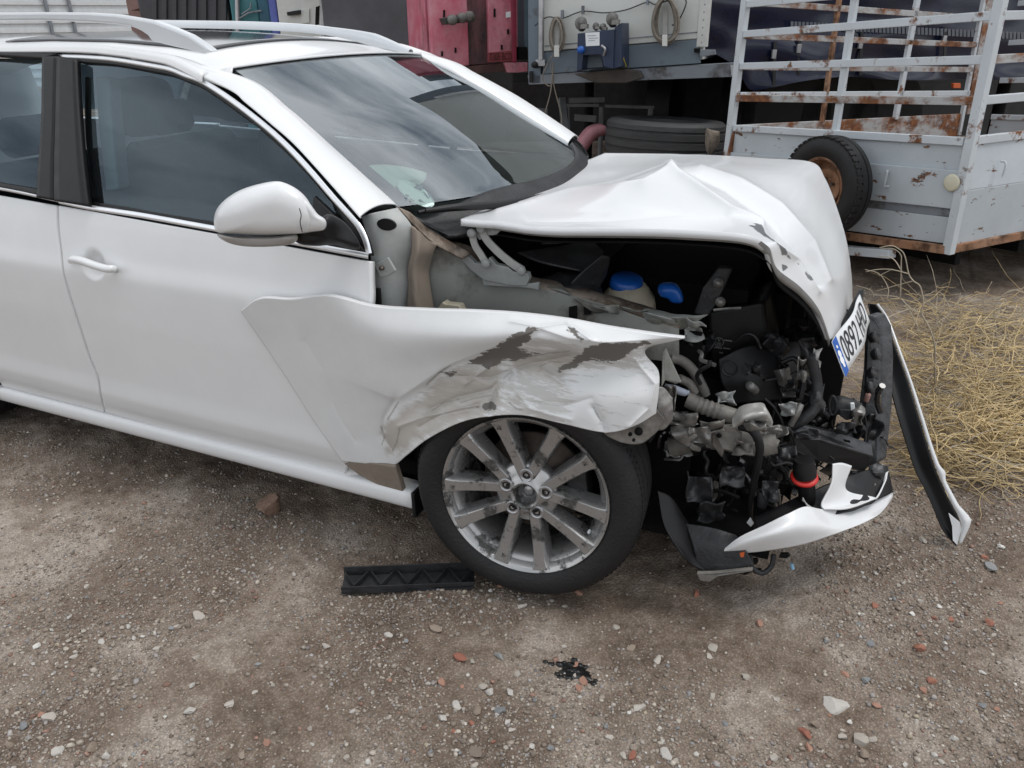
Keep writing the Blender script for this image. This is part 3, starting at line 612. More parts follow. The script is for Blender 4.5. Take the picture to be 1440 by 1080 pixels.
# roof rails
def rail(pxs, y, parent):
    c3 = cr([PY(u, v, y) for u, v in pxs], 50); tt_ = np.gradient(c3, axis=0)
    hh = np.interp(np.linspace(0, 1, 50), [0, .62, .82, 1], [.016, .017, .026, .010]); A = []
    for p, h in zip(c3, hh):
        A.append([p + np.array([0, a * .017, b * h]) for a, b in ((-1, -1), (-1.05, 0), (-.8, .8), (0, 1.05), (.8, .8), (1.05, 0), (1, -1), (0, -1.05), (-1, -1))])
    return sheet('roof_rail', np.array(A), M_RAIL, parent, flip=True)
M_RAIL = mat('pale_satin_rail', (.62, .64, .66), .3, metal=.35, var=.06)
rb = PY(0, 25, -.57); pts_r = [(-60, 29), (0, 25), (60, 24), (120, 25), (170, 31), (215, 45), (252, 61), (292, 72)]
RO = [(-60, 19), (0, 17.5), (60, 17), (120, 17.5), (160, 20), (213, 29), (238, 38), (264, 49), (287, 64), (298, 73), (280, 74), (245, 66), (213, 58), (207, 50), (197, 43), (182, 37), (160, 34), (120, 31), (60, 29), (0, 29.5), (-60, 32)]
rl_o = prism('roof_rail', [PY(u, v, -.585) for u, v in RO], (0, .036, 0), M_RAIL, car, .007)
rr_o = rail([(200, 33), (290, 34.5), (340, 35.5), (400, 38), (450, 42), (500, 50), (540, 60), (578, 73)], .57, car)
# glass roof panel, tipped up at the back
ys_ = np.linspace(-.44, .44, 25); xq = np.linspace(-2.25, -1.30, 25)
sg = np.array([[(x, y, np.interp(y, A[k_, :, 1], A[k_, :, 2]) + .007) for y in ys_] for x in xq for k_ in [int(np.argmin(np.abs(xs - x)))]])
for _ in range(4): sg[1:-1, :, 2] = (sg[:-2, :, 2] + 2 * sg[1:-1, :, 2] + sg[2:, :, 2]) / 4
sheet('sunroof_panel', sg, M_BLACKG, roof, thick=.005)
# ---- windscreen sticker, wiper, cowl
stk = PY(585, 272, -.52); sc_ = None
def on_screen(u, v, lift=-.003):
    r = ray(u, v); best = None; P_ = WS.reshape(-1, 3); n_ = np.array([.55, 0, .83])
    a = P_[np.argmin(np.linalg.norm(np.cross(P_ - CAM, r / np.linalg.norm(r)), axis=1))]
    q = PN(u, v, a, n_); return q + n_ * lift
so = [on_screen(585 + 27 * math.cos(a) * .93 + 8 * math.sin(a), 271 + 17 * math.sin(a) + 9 * math.cos(a)) for a in np.linspace(0, 2 * math.pi, 40, endpoint=False)]
stick = prism('sticker', so, np.array([.55, 0, .83]) * -.001, mat('sticker_pale_green', (.62, .74, .70), .6, var=.08), screen, bev=0)
def mark(px4): return prism('sticker_print', [on_screen(u, v, -.0015) for u, v in px4], np.array([.55, 0, .83]) * -.0006, mat_print, screen, bev=0)
mat_print = mat('sticker_print', (.16, .22, .24), .6)
for q in ([(585, 257), (596, 262), (592, 268), (582, 263)], [(595, 269), (607, 273), (603, 279), (592, 274)], [(571, 272), (576, 274), (573, 279), (569, 277)], [(578, 276), (584, 279), (581, 285), (576, 282)], [(590, 279), (600, 283), (599, 285), (589, 281)], [(564, 270), (567, 271), (572, 281), (569, 280)]): mark(q)
cw = net([[PY(u, v, y) for u, v, y in [(556, 296, -.665), (590, 312, -.62)]] + [WS[-1, j] + np.array([.0, 0, 0]) for j in (10, 20, 28, 37, 46)], [np.array([-.36, -.62, .945]), np.array([-.33, -.6, .93])] + [WS[-1, j] * np.array([1, 1, 0]) + np.array([.13, 0, .915]) for j in (10, 20, 28, 37, 46)]], 60, 10)
sheet('cowl_panel', cw, M_GREYBLK, car, thick=.012)
w0, w1 = on_screen(590, 303, .012), on_screen(672, 299, .012)
tube('wiper_blade', [on_screen(585, 305, .014), on_screen(620, 301, .02), on_screen(660, 297, .02), on_screen(700, 293, .016), on_screen(760, 280, .016)], [.006, .009, .009, .008, .006], M_BLACK, car, 8, 24)
tube('wiper_arm', [on_screen(592, 309, .03), on_screen(640, 305, .035), on_screen(690, 300, .03), on_screen(720, 292, .02)], [.007, .011, .011, .012], M_BLACK, car, 8, 20)

# ---- door mirror
mo = [(300.6, 310), (304, 296), (315, 282.5), (335, 269), (360, 260), (385, 255), (397.5, 256), (415, 264), (429, 276), (437.5, 290), (442, 304), (440, 318), (426, 327), (380, 330), (340, 329), (315, 327.5), (302.5, 325)]
mirr = inflate('mirror', mo, [-1.055 + (u_ - 300) / 150 * .08 for u_, _v in mo], .075, M_PAINT, car, axis=(.75, -.65, .1), k=14, sub=120, pw=.62)
inflate('mirror_neck', [(412, 268), (428, 278), (438, 290), (446, 301), (457, 308), (456, 322), (440, 325), (415, 327), (402, 310)], [-.99, -.985, -.978, -.972, -.962, -.962, -.975, -.99, -1.0], .055, M_PAINT, mirr, axis=(.75, -.65, .1), k=8, sub=60, pw=.5)
tube('mirror_crack', [PY(u, v, y) for u, v, y in [(421, 293, -1.055), (423.5, 303, -1.056), (422, 313, -1.052), (425, 326, -1.02)]], .0012, M_INK, mirr, 5, 12)
ind = inflate('indicator', [(303, 328), (330, 331), (380, 331), (418, 328), (414, 340), (385, 345), (340, 345), (312, 338)], [-1.053, -1.04, -1.012, -.992, -.994, -1.01, -1.033, -1.048], .05, mat('smoky_lens', (.33, .31, .29), .2, var=.2), mirr, axis=(.75, -.65, .1), k=4, sub=60, pw=.3)
inflate('mirror_foot', [(412, 327), (440, 322), (456, 302), (472, 304), (490, 318), (508, 348), (490, 350), (470, 344), (440, 346), (415, 341)], [-.98, -.96, -.94, -.90, -.87, -.86, -.86, -.88, -.94, -.98], .03, M_BLACK, mirr, axis=(.75, -.65, .1), k=4, sub=60, pw=.4)

# ---- cabin
def seat(y0):
    sp = []
    b_ = [(-1.42, .42, .24, .05), (-1.46, .55, .25, .06), (-1.53, .75, .26, .065), (-1.62, .95, .24, .06), (-1.67, 1.07, .17, .05), (-1.68, 1.10, .08, .03)]
    rows = []
    for x, z, w, th in b_:
        th_ = np.linspace(0, 2 * np.pi, 28, endpoint=True); rows.append(np.stack([x + th * 1.1 * np.sign(np.cos(th_)) * np.abs(np.cos(th_)) ** .6, y0 + w * np.sign(np.sin(th_)) * np.abs(np.sin(th_)) ** .5, np.full(28, z)], -1))
    s = sheet('seat', net(rows, 28, 24), M_FABRIC, car)
    hr = [(-1.70, 1.13, .08, .03), (-1.705, 1.16, .13, .045), (-1.71, 1.24, .135, .05), (-1.71, 1.30, .12, .04), (-1.71, 1.325, .06, .02)]; rows = []
    for x, z, w, th in hr:
        th_ = np.linspace(0, 2 * np.pi, 24); rows.append(np.stack([x + th * np.cos(th_), y0 + w * np.sign(np.sin(th_)) * np.abs(np.sin(th_)) ** .6, np.full(24, z)], -1))
    sheet('headrest', net(rows, 24, 16), M_FABRIC, s)
    bevel(box('cushion', (-1.14, y0, .42), (.27, .24, .075), M_FABRIC, s), .05, 4)
seat(-.36); seat(.36)
for y0 in (-.36, .36):
    bevel(box('rear_seat_back', (-2.32, y0, .72), (.07, .33, .30), M_FABRIC, car, bev=.05), .05, 4)
    bevel(box('rear_headrest', (-2.37, y0, 1.10), (.045, .13, .075), M_FABRIC, car, bev=.04), .04, 4)
dsh = [[(-.38, y, .93) for y in (-.68, -.3, 0, .3, .68)], [(-.62, y, .965) for y in (-.70, -.3, 0, .34, .70)], [(-.80, y, z) for y, z in ((-.71, .95), (-.3, .955), (0, .965), (.36, 1.0), (.71, .95))], [(-.90, y, .88) for y in (-.71, -.3, 0, .36, .71)], [(-.86, y, .6) for y in (-.71, -.3, 0, .3, .71)], [(-.7, y, .35) for y in (-.71, -.3, 0, .3, .71)]]
sheet('dashboard', net(dsh, 40, 40), M_TRIM, car, thick=.01)
stw = Matrix.Translation((-.98, .36, .93)) @ Matrix.Rotation(math.radians(-62), 4, 'Y')
th_ = np.linspace(0, 2 * np.pi, 41)
ring = [np.array(stw @ Vector((.185 * math.cos(a), .185 * math.sin(a), 0))) for a in th_]
stg = tube('steering_wheel', ring, .016, M_TRIM, car, 10)
hub = mesh_obj('steering_hub', *lathe_vf([(0, .03), (.05, .028), (.07, .01), (.07, -.03), (0, -.04)], stw, 24), M_TRIM, stg)
for a in (0, 2.6, 3.68): tube('steering_spoke', [np.array(stw @ Vector((.04 * math.cos(a + 1.57), .04 * math.sin(a + 1.57), 0))), np.array(stw @ Vector((.18 * math.cos(a + 1.57), .18 * math.sin(a + 1.57), 0)))], .013, M_TRIM, stg)
bp0 = [SP(133, 110, -.10), SP(140, 180, -.09), SP(152, 262, -.06)]
prism('seat_belt_trim', [SP(133, 108, -.09), SP(153, 112, -.09), SP(157, 180, -.08), SP(166, 266, -.06), SP(148, 268, -.06), SP(138, 180, -.08)], (0, .05, 0), M_BEIGE, car, bev=.006)
tube('seat_belt', [SP(124, 110, -.07), SP(125, 190, -.06), SP(133, 262, -.05), SP(135, 277, -.05)], .010, mat('grey_belt', (.30, .31, .31), .7), car, 6, 20)
mesh_obj('floor_pan', *box_vf((-2.0, 0, .215), (1.8, 0, 0), (0, .77, 0), (0, 0, .02)), M_DARK, car, smooth=False)
mesh_obj('bulkhead', *box_vf((-.44, 0, .58), (.015, 0, 0), (0, .70, 0), (0, 0, .36)), M_DARK, car, smooth=False)
for y0 in (-.79, .79):
    mesh_obj('door_card', *box_vf((-1.45, y0, .62), (.95, 0, 0), (0, .012, 0), (0, 0, .33)), M_TRIM, car, smooth=False)
# folded pale cloth on the dashboard
clx = [[(518, 240), (525, 226), (545, 221), (575, 224), (600, 232)], [(530, 252), (540, 240), (560, 238), (582, 238), (601, 242)], [(545, 258), (555, 250), (570, 249), (585, 250), (600, 256)], [(552, 262), (562, 259), (572, 260), (582, 260), (594, 266)]]
cl3 = [[on_screen(u, v, -.03) + np.array([-.02 * math.sin(i * 2 + j), 0, 0]) for j, (u, v) in enumerate(r)] for i, r in enumerate(clx)]
clo = sheet('folded_cloth', net(cl3, 30, 20), M_PALE, None, thick=.003); tag(clo, 'pale green folded cloth behind the windscreen above the oval sticker', 'cloth')

# ---- front fender, buckled and pushed over the door
FC = [  # column: (u, v, y) from top edge to bottom lip
 [(338, 437, -.914), (372, 486, -.905), (405, 535, -.900), (440, 590, -.893), (481, 649, -.884)],
 [(366, 420, -.924), (405, 470, -.915), (445, 530, -.905), (480, 590, -.895), (525, 653, -.884)],
 [(410, 421, -.926), (445, 470, -.918), (480, 525, -.910), (515, 590, -.892), (552, 655, -.882)],
 [(462, 416, -.922), (495, 470, -.922), (528, 525, -.914), (556, 585, -.902), (572, 640, -.915)],
 [(525, 431, -.902), (548, 475, -.924), (568, 525, -.908), (588, 575, -.905), (600, 618, -.938)],
 [(600, 436, -.890), (612, 475, -.925), (624, 515, -.904), (634, 555, -.905), (642, 596, -.942)],
 [(665, 438, -.884), (668, 475, -.930), (672, 510, -.896), (676, 545, -.902), (682, 586, -.940)],
 [(730, 442, -.878), (728, 472, -.930), (726, 505, -.888), (728, 545, -.908), (735, 584, -.934)],
 [(795, 450, -.874), (785, 478, -.928), (782, 512, -.882), (785, 555, -.912), (792, 596, -.928)],
 [(855, 461, -.868), (845, 485, -.916), (842, 515, -.880), (845, 560, -.914), (850, 608, -.925)],
 [(915, 470, -.860), (895, 490, -.885), (890, 520, -.878), (892, 560, -.905), (890, 600, -.905)],
 [(962, 476, -.838), (908, 492, -.860), (926, 522, -.858), (926, 555, -.868), (922, 582, -.872)]]
NU, NV = 330, 140
uvy = net([[np.array(FC[c][r]) for c in range(len(FC))] for r in range(5)], NU, NV)
Uu, Vv, Yy = uvy[..., 0], uvy[..., 1], uvy[..., 2]
fold = np.interp(Uu, [340, 440, 480, 557, 633, 707, 760, 800, 850, 905, 960], [470, 515, 531, 562, 512, 483, 462, 476, 482, 478, 474])
d = Vv - fold
Yy = Yy + .020 * np.where(d > 0, (1 - np.exp(-np.maximum(d, 0) / 9)) * np.exp(-np.maximum(d, 0) / 55), 0) * smooth01(470, 600, Uu) * (1 - .5 * smooth01(860, 930, Uu))
def seg_d(U, V, poly):
    best = np.full(U.shape, 1e9)
    for (x0, y0), (x1, y1) in zip(poly[:-1], poly[1:]):
        t = np.clip(((U - x0) * (x1 - x0) + (V - y0) * (y1 - y0)) / ((x1 - x0) ** 2 + (y1 - y0) ** 2), 0, 1); best = np.minimum(best, np.hypot(U - x0 - t * (x1 - x0), V - y0 - t * (y1 - y0)))
    return best
def poly_in(U, V, poly):
    ins = np.zeros(U.shape, bool); k = len(poly)
    for i in range(k):
        (x0, y0), (x1, y1) = poly[i], poly[(i + 1) % k]; c = ((y0 > V) != (y1 > V)) & (U < (x1 - x0) * (V - y0) / (y1 - y0 + 1e-9) + x0); ins ^= c
    return ins
def poly_sd(U, V, poly): return np.where(poly_in(U, V, poly), 1, -1) * seg_d(U, V, list(poly) + [poly[0]])
CREASES = [([(557, 562), (540, 588), (536, 612), (552, 632)], .008, 7), ([(605, 575), (645, 558), (690, 548), (720, 522)], .007, 6), ([(640, 528), (690, 531), (745, 512), (800, 500)], .006, 6), ([(700, 548), (694, 566), (690, 582)], .008, 5), ([(834, 572), (846, 590), (850, 606)], .008, 5), ([(720, 452), (760, 460), (800, 454), (830, 478)], -.007, 6), ([(893, 505), (920, 540), (912, 575), (885, 600)], -.006, 7), ([(560, 600), (600, 585), (660, 577)], -.006, 6), ([(720, 540), (745, 575), (800, 590)], -.005, 9), ([(590, 600), (625, 580), (675, 568)], .005, 4), ([(745, 566), (790, 572), (830, 560)], .004, 7), ([(430, 480), (455, 520), (470, 570), (500, 620)], .004, 14), ([(600, 545), (625, 520)], .005, 4), ([(655, 540), (690, 515)], -.006, 5), ([(760, 520), (800, 545)], -.006, 8)]
for poly, a, w in CREASES: Yy = Yy + a * np.exp(-(seg_d(Uu + 3 * wob(np.stack([Uu * .03, Vv * .03, Uu * 0], -1), 1.5, 8, 2), Vv, poly) / (w * .8)) ** .95) * 1.5
zone = smooth01(0, 14, d) * smooth01(545, 620, Uu)
X3 = np.stack([Uu * .01, Vv * .01, Uu * 0], -1)
Yy = Yy + zone * (.004 * wob(X3, 2.2, 5, 3) + .009 * (np.abs(wob(X3 * np.array([1, 1.5, 1]), 2.6, 9, 2)) - .4) * (1 - .75 * smooth01(760, 830, Uu) * smooth01(515, 540, Vv))) + .0012 * wob(X3, 1.2, 3, 2)
r_ = CF[None, None] + CR * ((Uu - 720) / FPX)[..., None] - CU * ((Vv - 540) / FPX)[..., None]
FA = CAM + r_ * ((Yy - CAM[1]) / r_[..., 1])[..., None]
WEAR = [[(760, 460), (730, 466), (707, 483), (657, 510), (668, 512), (687, 517), (713, 507), (757, 498), (723, 490), (743, 480), (745, 470)], [(913, 482), (880, 481), (847, 482), (830, 490), (805, 506), (780, 523), (800, 520), (833, 505), (863, 510), (893, 490)], [(673, 573), (700, 577), (692, 562), (680, 568)], [(618, 523), (642, 524), (632, 530)], [(795, 456), (805, 470), (818, 478), (806, 460)], [(820, 492), (848, 484), (845, 495), (812, 512)]]
WEAR2 = [[(545, 640), (540, 600), (585, 565), (640, 535), (700, 525), (700, 575), (640, 592), (590, 615)], [(672, 560), (705, 545), (700, 528), (678, 535)], [(560, 640), (575, 615), (590, 590), (580, 620)], [(720, 505), (790, 497), (830, 500), (790, 525), (730, 522)], [(700, 500), (690, 520), (640, 530), (600, 548), (640, 545), (700, 532)]]
wear = np.max([poly_sd(Uu, Vv, p) for p in WEAR], axis=0); wear2 = np.max([poly_sd(Uu, Vv, p) for p in WEAR2], axis=0)
DENT_LINES = [[(608, 577), (625, 566), (645, 561)], [(648, 566), (668, 560), (690, 556)], [(536, 600), (541, 614), (537, 625)], [(562, 603), (558, 622), (552, 634)], [(620, 583), (650, 575), (672, 572)], [(740, 503), (770, 497), (800, 494)], [(716, 566), (726, 575), (736, 577)], [(760, 515), (775, 508), (790, 510)], [(600, 540), (620, 522), (634, 514)], [(835, 574), (845, 592)], [(545, 590), (560, 566)]]  # thin darker lines along dents and scratches
dent_line = np.min([seg_d(Uu, Vv, p) for p in DENT_LINES], axis=0)
M_FENDER = mat('scraped_white_paint', (.64, .645, .645), .42, var=.10, scale=3.5, coat=.1)
def fender_nodes(m):
    t = m.node_tree; b = t.nodes['Principled BSDF']; lk = t.links.new; tc = [n for n in t.nodes if n.type == 'TEX_COORD'][0]
    col = b.inputs['Base Color'].links[0].from_socket; ro = None
    def layer(attr, amp, scale, lo, hi, c, col, strength=1., st=None):
        at = _n(t, 'ShaderNodeAttribute'); at.attribute_name = attr; nz = _n(t, 'ShaderNodeTexNoise'); nz.inputs['Scale'].default_value = scale; nz.inputs['Detail'].default_value = 8; nz.inputs['Roughness'].default_value = .7
        v = tc.outputs['Object']
        if st:
            mp = _n(t, 'ShaderNodeMapping'); mp.inputs['Scale'].default_value = st; mp.inputs['Rotation'].default_value = (0, .5, 0); lk(v, mp.inputs['Vector']); v = mp.outputs[0]
        lk(v, nz.inputs['Vector'])
        ma = _n(t, 'ShaderNodeMath', operation='MULTIPLY_ADD'); ma.inputs[1].default_value = amp; lk(nz.outputs['Fac'], ma.inputs[0]); lk(at.outputs['Fac'], ma.inputs[2])
        mr = _n(t, 'ShaderNodeMapRange'); mr.inputs['From Min'].default_value = lo + amp * .5; mr.inputs['From Max'].default_value = hi + amp * .5; mr.inputs['To Max'].default_value = strength; lk(ma.outputs[0], mr.inputs['Value'])
        mx = _n(t, 'ShaderNodeMixRGB'); mx.inputs['Color2'].default_value = (*c, 1); lk(mr.outputs[0], mx.inputs['Fac']); lk(col, mx.inputs['Color1']); return mx.outputs[0], mr.outputs[0]
    col, _a = layer('wear2', 30, 14, -6, 3, (.37, .34, .305), col, .85, (1, 1, 3))
    col, _c = layer('zone', 3.2, 38, .55, .75, (.34, .315, .285), col, .55, (.35, 1, 2.2))
    col, _b = layer('dent_line', 4, 60, -1.6, -.8, (.22, .20, .18), col, .6)
    col, k = layer('wear', 26, 34, -1.2, .2, (.125, .114, .104), col, 1., (1, 1, 2.5))
    lk(col, b.inputs['Base Color'])
    mr = _n(t, 'ShaderNodeMapRange'); mr.inputs['To Min'].default_value = .33; mr.inputs['To Max'].default_value = .75; lk(k, mr.inputs['Value']); lk(mr.outputs[0], b.inputs['Roughness'])
    bp = _n(t, 'ShaderNodeBump'); bp.inputs['Strength'].default_value = .3; bp.inputs['Distance'].default_value = -.002; lk(k, bp.inputs['Height']); lk(bp.outputs[0], b.inputs['Normal'])
fender_nodes(M_FENDER)
fender = sheet('front_fender', FA, M_FENDER, car, thick=.0025, flip=True, attr={'wear': wear, 'wear2': wear2, 'dent_line': -dent_line, 'zone': zone * (1 - .6 * smooth01(770, 830, Uu) * smooth01(510, 535, Vv)) * .75}, mat_back=M_PRIMER)
# rolled hems: top edge and wheel-arch lip
te = FA[0]; hem = np.stack([te, te + np.array([0, .010, .003]), te + np.array([0, .018, -.006])], 0); sheet('fender_hem', hem, M_PAINT, fender)
be = FA[-1][60:]; lip = np.stack([be, be + np.array([0, .012, .0]), be + np.array([0, .035, .012])], 0); sheet('arch_lip', lip, M_PRIMER, fender)
# ------------------------------------------------------------------ bonnet, folded up in the middle
HR = [  # rows rear -> front; columns near edge -> far edge (u, v, y)
 [(648, 308, -.66), (675, 297, -.47), (715, 278, -.20), (775, 248, .18), (850, 215, .63)],
 [(755, 318, -.68), (785, 300, -.50), (835, 268, -.27), (875, 238, .14), (925, 216, .62)],
 [(860, 321, -.685), (885, 296, -.51), (940, 238, -.30), (975, 228, .12), (1000, 218, .62)],
 [(960, 324, -.685), (985, 302, -.51), (1012, 258, -.33), (1045, 236, .10), (1075, 222, .61)],
 [(1045, 331, -.67), (1062, 318, -.51), (1090, 300, -.33), (1112, 254, .08), (1141, 228, .60)],
 [(1078, 348, -.64), (1103, 342, -.50), (1128, 334, -.32), (1146, 288, .06), (1160, 252, .52)],
 [(1092, 378, -.60), (1124, 374, -.47), (1152, 372, -.30), (1170, 330, .05), (1176, 292, .44)],
 [(1125, 404, -.52), (1150, 406, -.41), (1172, 408, -.27), (1187, 376, .02), (1190, 338, .36)],
 [(1152, 436, -.44), (1167, 440, -.35), (1182, 438, -.24), (1194, 412, .0), (1197, 384, .28)],
 [(1168, 478, -.38), (1178, 474, -.32), (1188, 466, -.23), (1197, 446, -.04), (1199, 424, .18)]]
NU, NV = 150, 190
uvy = net([[np.array(p) for p in r] for r in HR], NU, NV); Uu, Vv, Yy = uvy[..., 0], uvy[..., 1], uvy[..., 2]
r_ = CF[None, None] + CR * ((Uu - 720) / FPX)[..., None] - CU * ((Vv - 540) / FPX)[..., None]
HA = CAM + r_ * ((Yy - CAM[1]) / r_[..., 1])[..., None]
hn = gnormals(HA); hn *= np.sign(hn[..., 2:3] + 1e-9) * 1.0
hn = np.where(hn[..., 2:3] < -.0, -hn, hn)
def fold_ridge(poly, a, w, p=1.0): return 1.35 * a * np.exp(-(seg_d(Uu, Vv, poly) / (w * .8)) ** p)
disp = fold_ridge([(700, 300), (800, 270), (905, 258), (945, 238)], .010, 9) + fold_ridge([(945, 238), (985, 268), (1030, 300), (1070, 318)], .014, 8) + fold_ridge([(960, 236), (1020, 262), (1075, 300), (1120, 345), (1155, 400)], -.013, 9) + fold_ridge([(985, 236), (1040, 255), (1095, 290), (1140, 340), (1165, 395)], .010, 9) + fold_ridge([(740, 308), (860, 308), (960, 300), (1020, 304)], -.006, 7) + fold_ridge([(1085, 345), (1120, 365), (1150, 410)], .008, 6)
disp += .0035 * wob(HA, 9, 31, 2) * smooth01(700, 800, Uu)
HA = HA + hn * disp[..., None]
hw = np.max([poly_sd(Uu, Vv, p) for p in [[(1052, 321), (1068, 322), (1085, 340), (1105, 360), (1120, 372), (1098, 358), (1080, 338)], [(1098, 372), (1108, 376), (1100, 380)], [(1130, 385), (1150, 400), (1135, 392)]]], axis=0)
M_BONNET = mat('bonnet_paint', (.68, .69, .70), .33, var=.05, scale=2.5, coat=.35, rvar=.05)
def bonnet_nodes(m):
    t = m.node_tree; b = t.nodes['Principled BSDF']; lk = t.links.new; tc = [n for n in t.nodes if n.type == 'TEX_COORD'][0]; col = b.inputs['Base Color'].links[0].from_socket
    at = _n(t, 'ShaderNodeAttribute'); at.attribute_name = 'wear'; nz = _n(t, 'ShaderNodeTexNoise'); nz.inputs['Scale'].default_value = 40; nz.inputs['Detail'].default_value = 7
    lk(tc.outputs['Object'], nz.inputs['Vector']); ma = _n(t, 'ShaderNodeMath', operation='MULTIPLY_ADD'); ma.inputs[1].default_value = 9; lk(nz.outputs['Fac'], ma.inputs[0]); lk(at.outputs['Fac'], ma.inputs[2])
    mr = _n(t, 'ShaderNodeMapRange'); mr.inputs['From Min'].default_value = 3.6; mr.inputs['From Max'].default_value = 4.6; lk(ma.outputs[0], mr.inputs['Value'])
    mx = _n(t, 'ShaderNodeMixRGB'); mx.inputs['Color2'].default_value = (.13, .135, .14, 1); lk(mr.outputs[0], mx.inputs['Fac']); lk(col, mx.inputs['Color1']); lk(mx.outputs[0], b.inputs['Base Color'])
bonnet_nodes(M_BONNET)
M_UNDER = mat('dusty_white_underside', (.40, .40, .39), .6, var=.4, scale=10)
bonnet = sheet('bonnet', HA, M_BONNET, car, thick=.018, flip=True, attr={'wear': hw}, mat_back=M_UNDER)
# near-side hem below the edge and inner frame
ne = HA[8:, 0]; hem = np.stack([ne, ne + np.array([0, .004, -.012]), ne + np.array([-.002, .02, -.028]), ne + np.array([-.004, .055, -.030])], 0); sheet('bonnet_hem', hem, M_UNDER, bonnet)
inner = HA[6:-6:4, 8:-8:4] + np.array([-.005, 0, -.045]); sheet('bonnet_inner_frame', inner, M_DARK, bonnet, thick=.004)
# hinge bracket and the two hinge arms
def plate_px(name, pts, th, m, parent, bev=.002, axis=(0, 1, 0)): return prism(name, ys(pts), np.array(axis, float) * th, m, parent, bev)
hy = -.63
plate_px('hinge_bracket', [(672, 318, hy), (785, 320, hy), (784, 323, hy), (775, 324, hy), (773, 331, hy), (762, 331, hy), (760, 323, hy), (704, 324, hy), (697, 331, hy), (685, 331, hy), (674, 338, hy), (668, 330, hy)], .006, M_PRIMER, bonnet)
M_ARM = mat('pale_primer', (.46, .46, .44), .5, var=.25, scale=10)
def arm(name, px, w, parent):
    c = np.array([PY(*p) for p in px]); c = cr(c, 20); tt_ = np.gradient(c, axis=0); s = np.cross(tt_, np.array([0, 1., 0])); s /= np.linalg.norm(s, axis=1, keepdims=True)
    return prism(name, np.vstack([c + s * w, (c - s * w)[::-1]]), (0, .008, 0), M_ARM, parent, .002)
    A = np.stack([c + s * w * a + np.array([0, b, 0]) for a, b in ((-1, .012), (-1, 0), (-.55, -.002), (-.4, .004), (.4, .004), (.55, -.002), (1, 0), (1, .012))], 1); return sheet(name, A, M_PRIMER, parent, thick=.003, sharp=30)
hg = arm('hinge_arm', [(663, 329, hy - .01), (667, 345, hy - .01), (675, 358, hy - .01), (683, 371, hy - .01)], .010, car)
hg2 = arm('hinge_arm', [(676, 322, hy - .005), (684, 338, hy - .005), (700, 355, hy - .005), (718, 370, hy - .005), (735, 381, hy - .005)], .011, car)
bolt_v = lathe_vf([(0, .006), (.010, .006), (.0125, .003), (.0125, -.004)], None, 16)
bolt0 = None
for (u, v, y), par in [((663, 328, hy - .02), hg), ((683, 371, hy - .02), hg), ((676, 321, hy - .018), hg2), ((733, 381, hy - .018), hg2)]:
    Mb = frame(PY(u, v, y), (0, -1, 0))
    if bolt0 is None: bolt0 = mesh_obj('pivot_bolt', *bolt_v, M_PRIMER, par, M=Mb)
    else: share('pivot_bolt', bolt0, par, Mb)
hb_px = [(681, 372, hy), (688, 362, hy), (697, 372, hy), (715, 376, hy), (722, 382, hy), (742, 384, hy), (744, 392, hy), (740, 402, hy), (720, 402, hy), (680, 394, hy), (662, 380, hy), (648, 365, hy), (636, 356, hy), (640, 350, hy), (655, 358, hy), (668, 370, hy)]
plate_px('hinge_base', hb_px, .02, M_PRIMER, car)
# ---- inner wing
ay = -.60
ap_t = [(600, 343, -.66), (640, 357, -.64), (680, 380, ay), (740, 400, ay), (800, 415, ay), (850, 428, ay), (905, 447, ay), (955, 462, -.57)]
ap_b = [(598, 480, -.66), (640, 480, -.64), (680, 485, ay), (740, 490, ay), (800, 495, ay), (850, 500, ay), (905, 505, ay), (955, 510, -.57)]
A = net([ys(ap_t), [PY(u, (v + w) / 2, y - .006) for (u, v, y), (_, w, _) in zip(ap_t, ap_b)], ys(ap_b)], 90, 40); A[..., 1] += .004 * wob(A, 14, 61, 2)
apron = sheet('inner_wing', A, M_APRON, car, thick=.004, flip=True)
fl0 = A[0]; flg = np.stack([fl0, fl0 + np.array([0, .02, .006]), fl0 + np.array([0, .07, .004]), fl0 + np.array([0, .10, -.02])], 0); flg[..., 2] += .006 * wob(flg, 30, 62, 2); sheet('inner_wing_flange', flg, M_SEAL, apron, thick=.003)
A = net([ys([(508, 305, -.775), (522, 300, -.782), (540, 296, -.765), (559, 292, -.735)]), ys([(513, 322, -.785), (530, 322, -.790), (552, 318, -.775), (580, 320, -.735)]), ys([(520, 345, -.795), (536, 346, -.795), (556, 346, -.778), (581, 348, -.735)]), ys([(522, 375, -.80), (536, 376, -.800), (553, 377, -.782), (575, 378, -.735)]), ys([(522, 405, -.80), (537, 406, -.800), (554, 406, -.782), (576, 405, -.735)]), ys([(522, 442, -.80), (536, 442, -.800), (552, 442, -.782), (573, 442, -.735)])], 40, 50); A += (.002 * wob(A, 22, 68, 2))[..., None] * np.array([0, -1, 0]); sheet('hinge_pillar', A, M_PRIMER, car, thick=.01, flip=True)
A = net([ys([(578, 318, -.745), (590, 326, -.74), (600, 336, -.715), (614, 345, -.69)]), ys([(579, 350, -.75), (588, 352, -.755), (598, 354, -.725), (609, 358, -.69)]), ys([(573, 378, -.75), (584, 378, -.755), (595, 379, -.715), (604, 380, -.68)]), ys([(574, 405, -.75), (584, 405, -.755), (596, 405, -.715), (606, 405, -.68)]), ys([(571, 442, -.755), (586, 442, -.755), (598, 442, -.715), (612, 442, -.68)])], 30, 60); A += (.0035 * wob(A * np.array([1, 1, .35]), 90, 66, 3))[..., None] * np.array([.2, -1, 0]); sheet('sealed_seam', A, M_SEAL, car, thick=.01, flip=True)
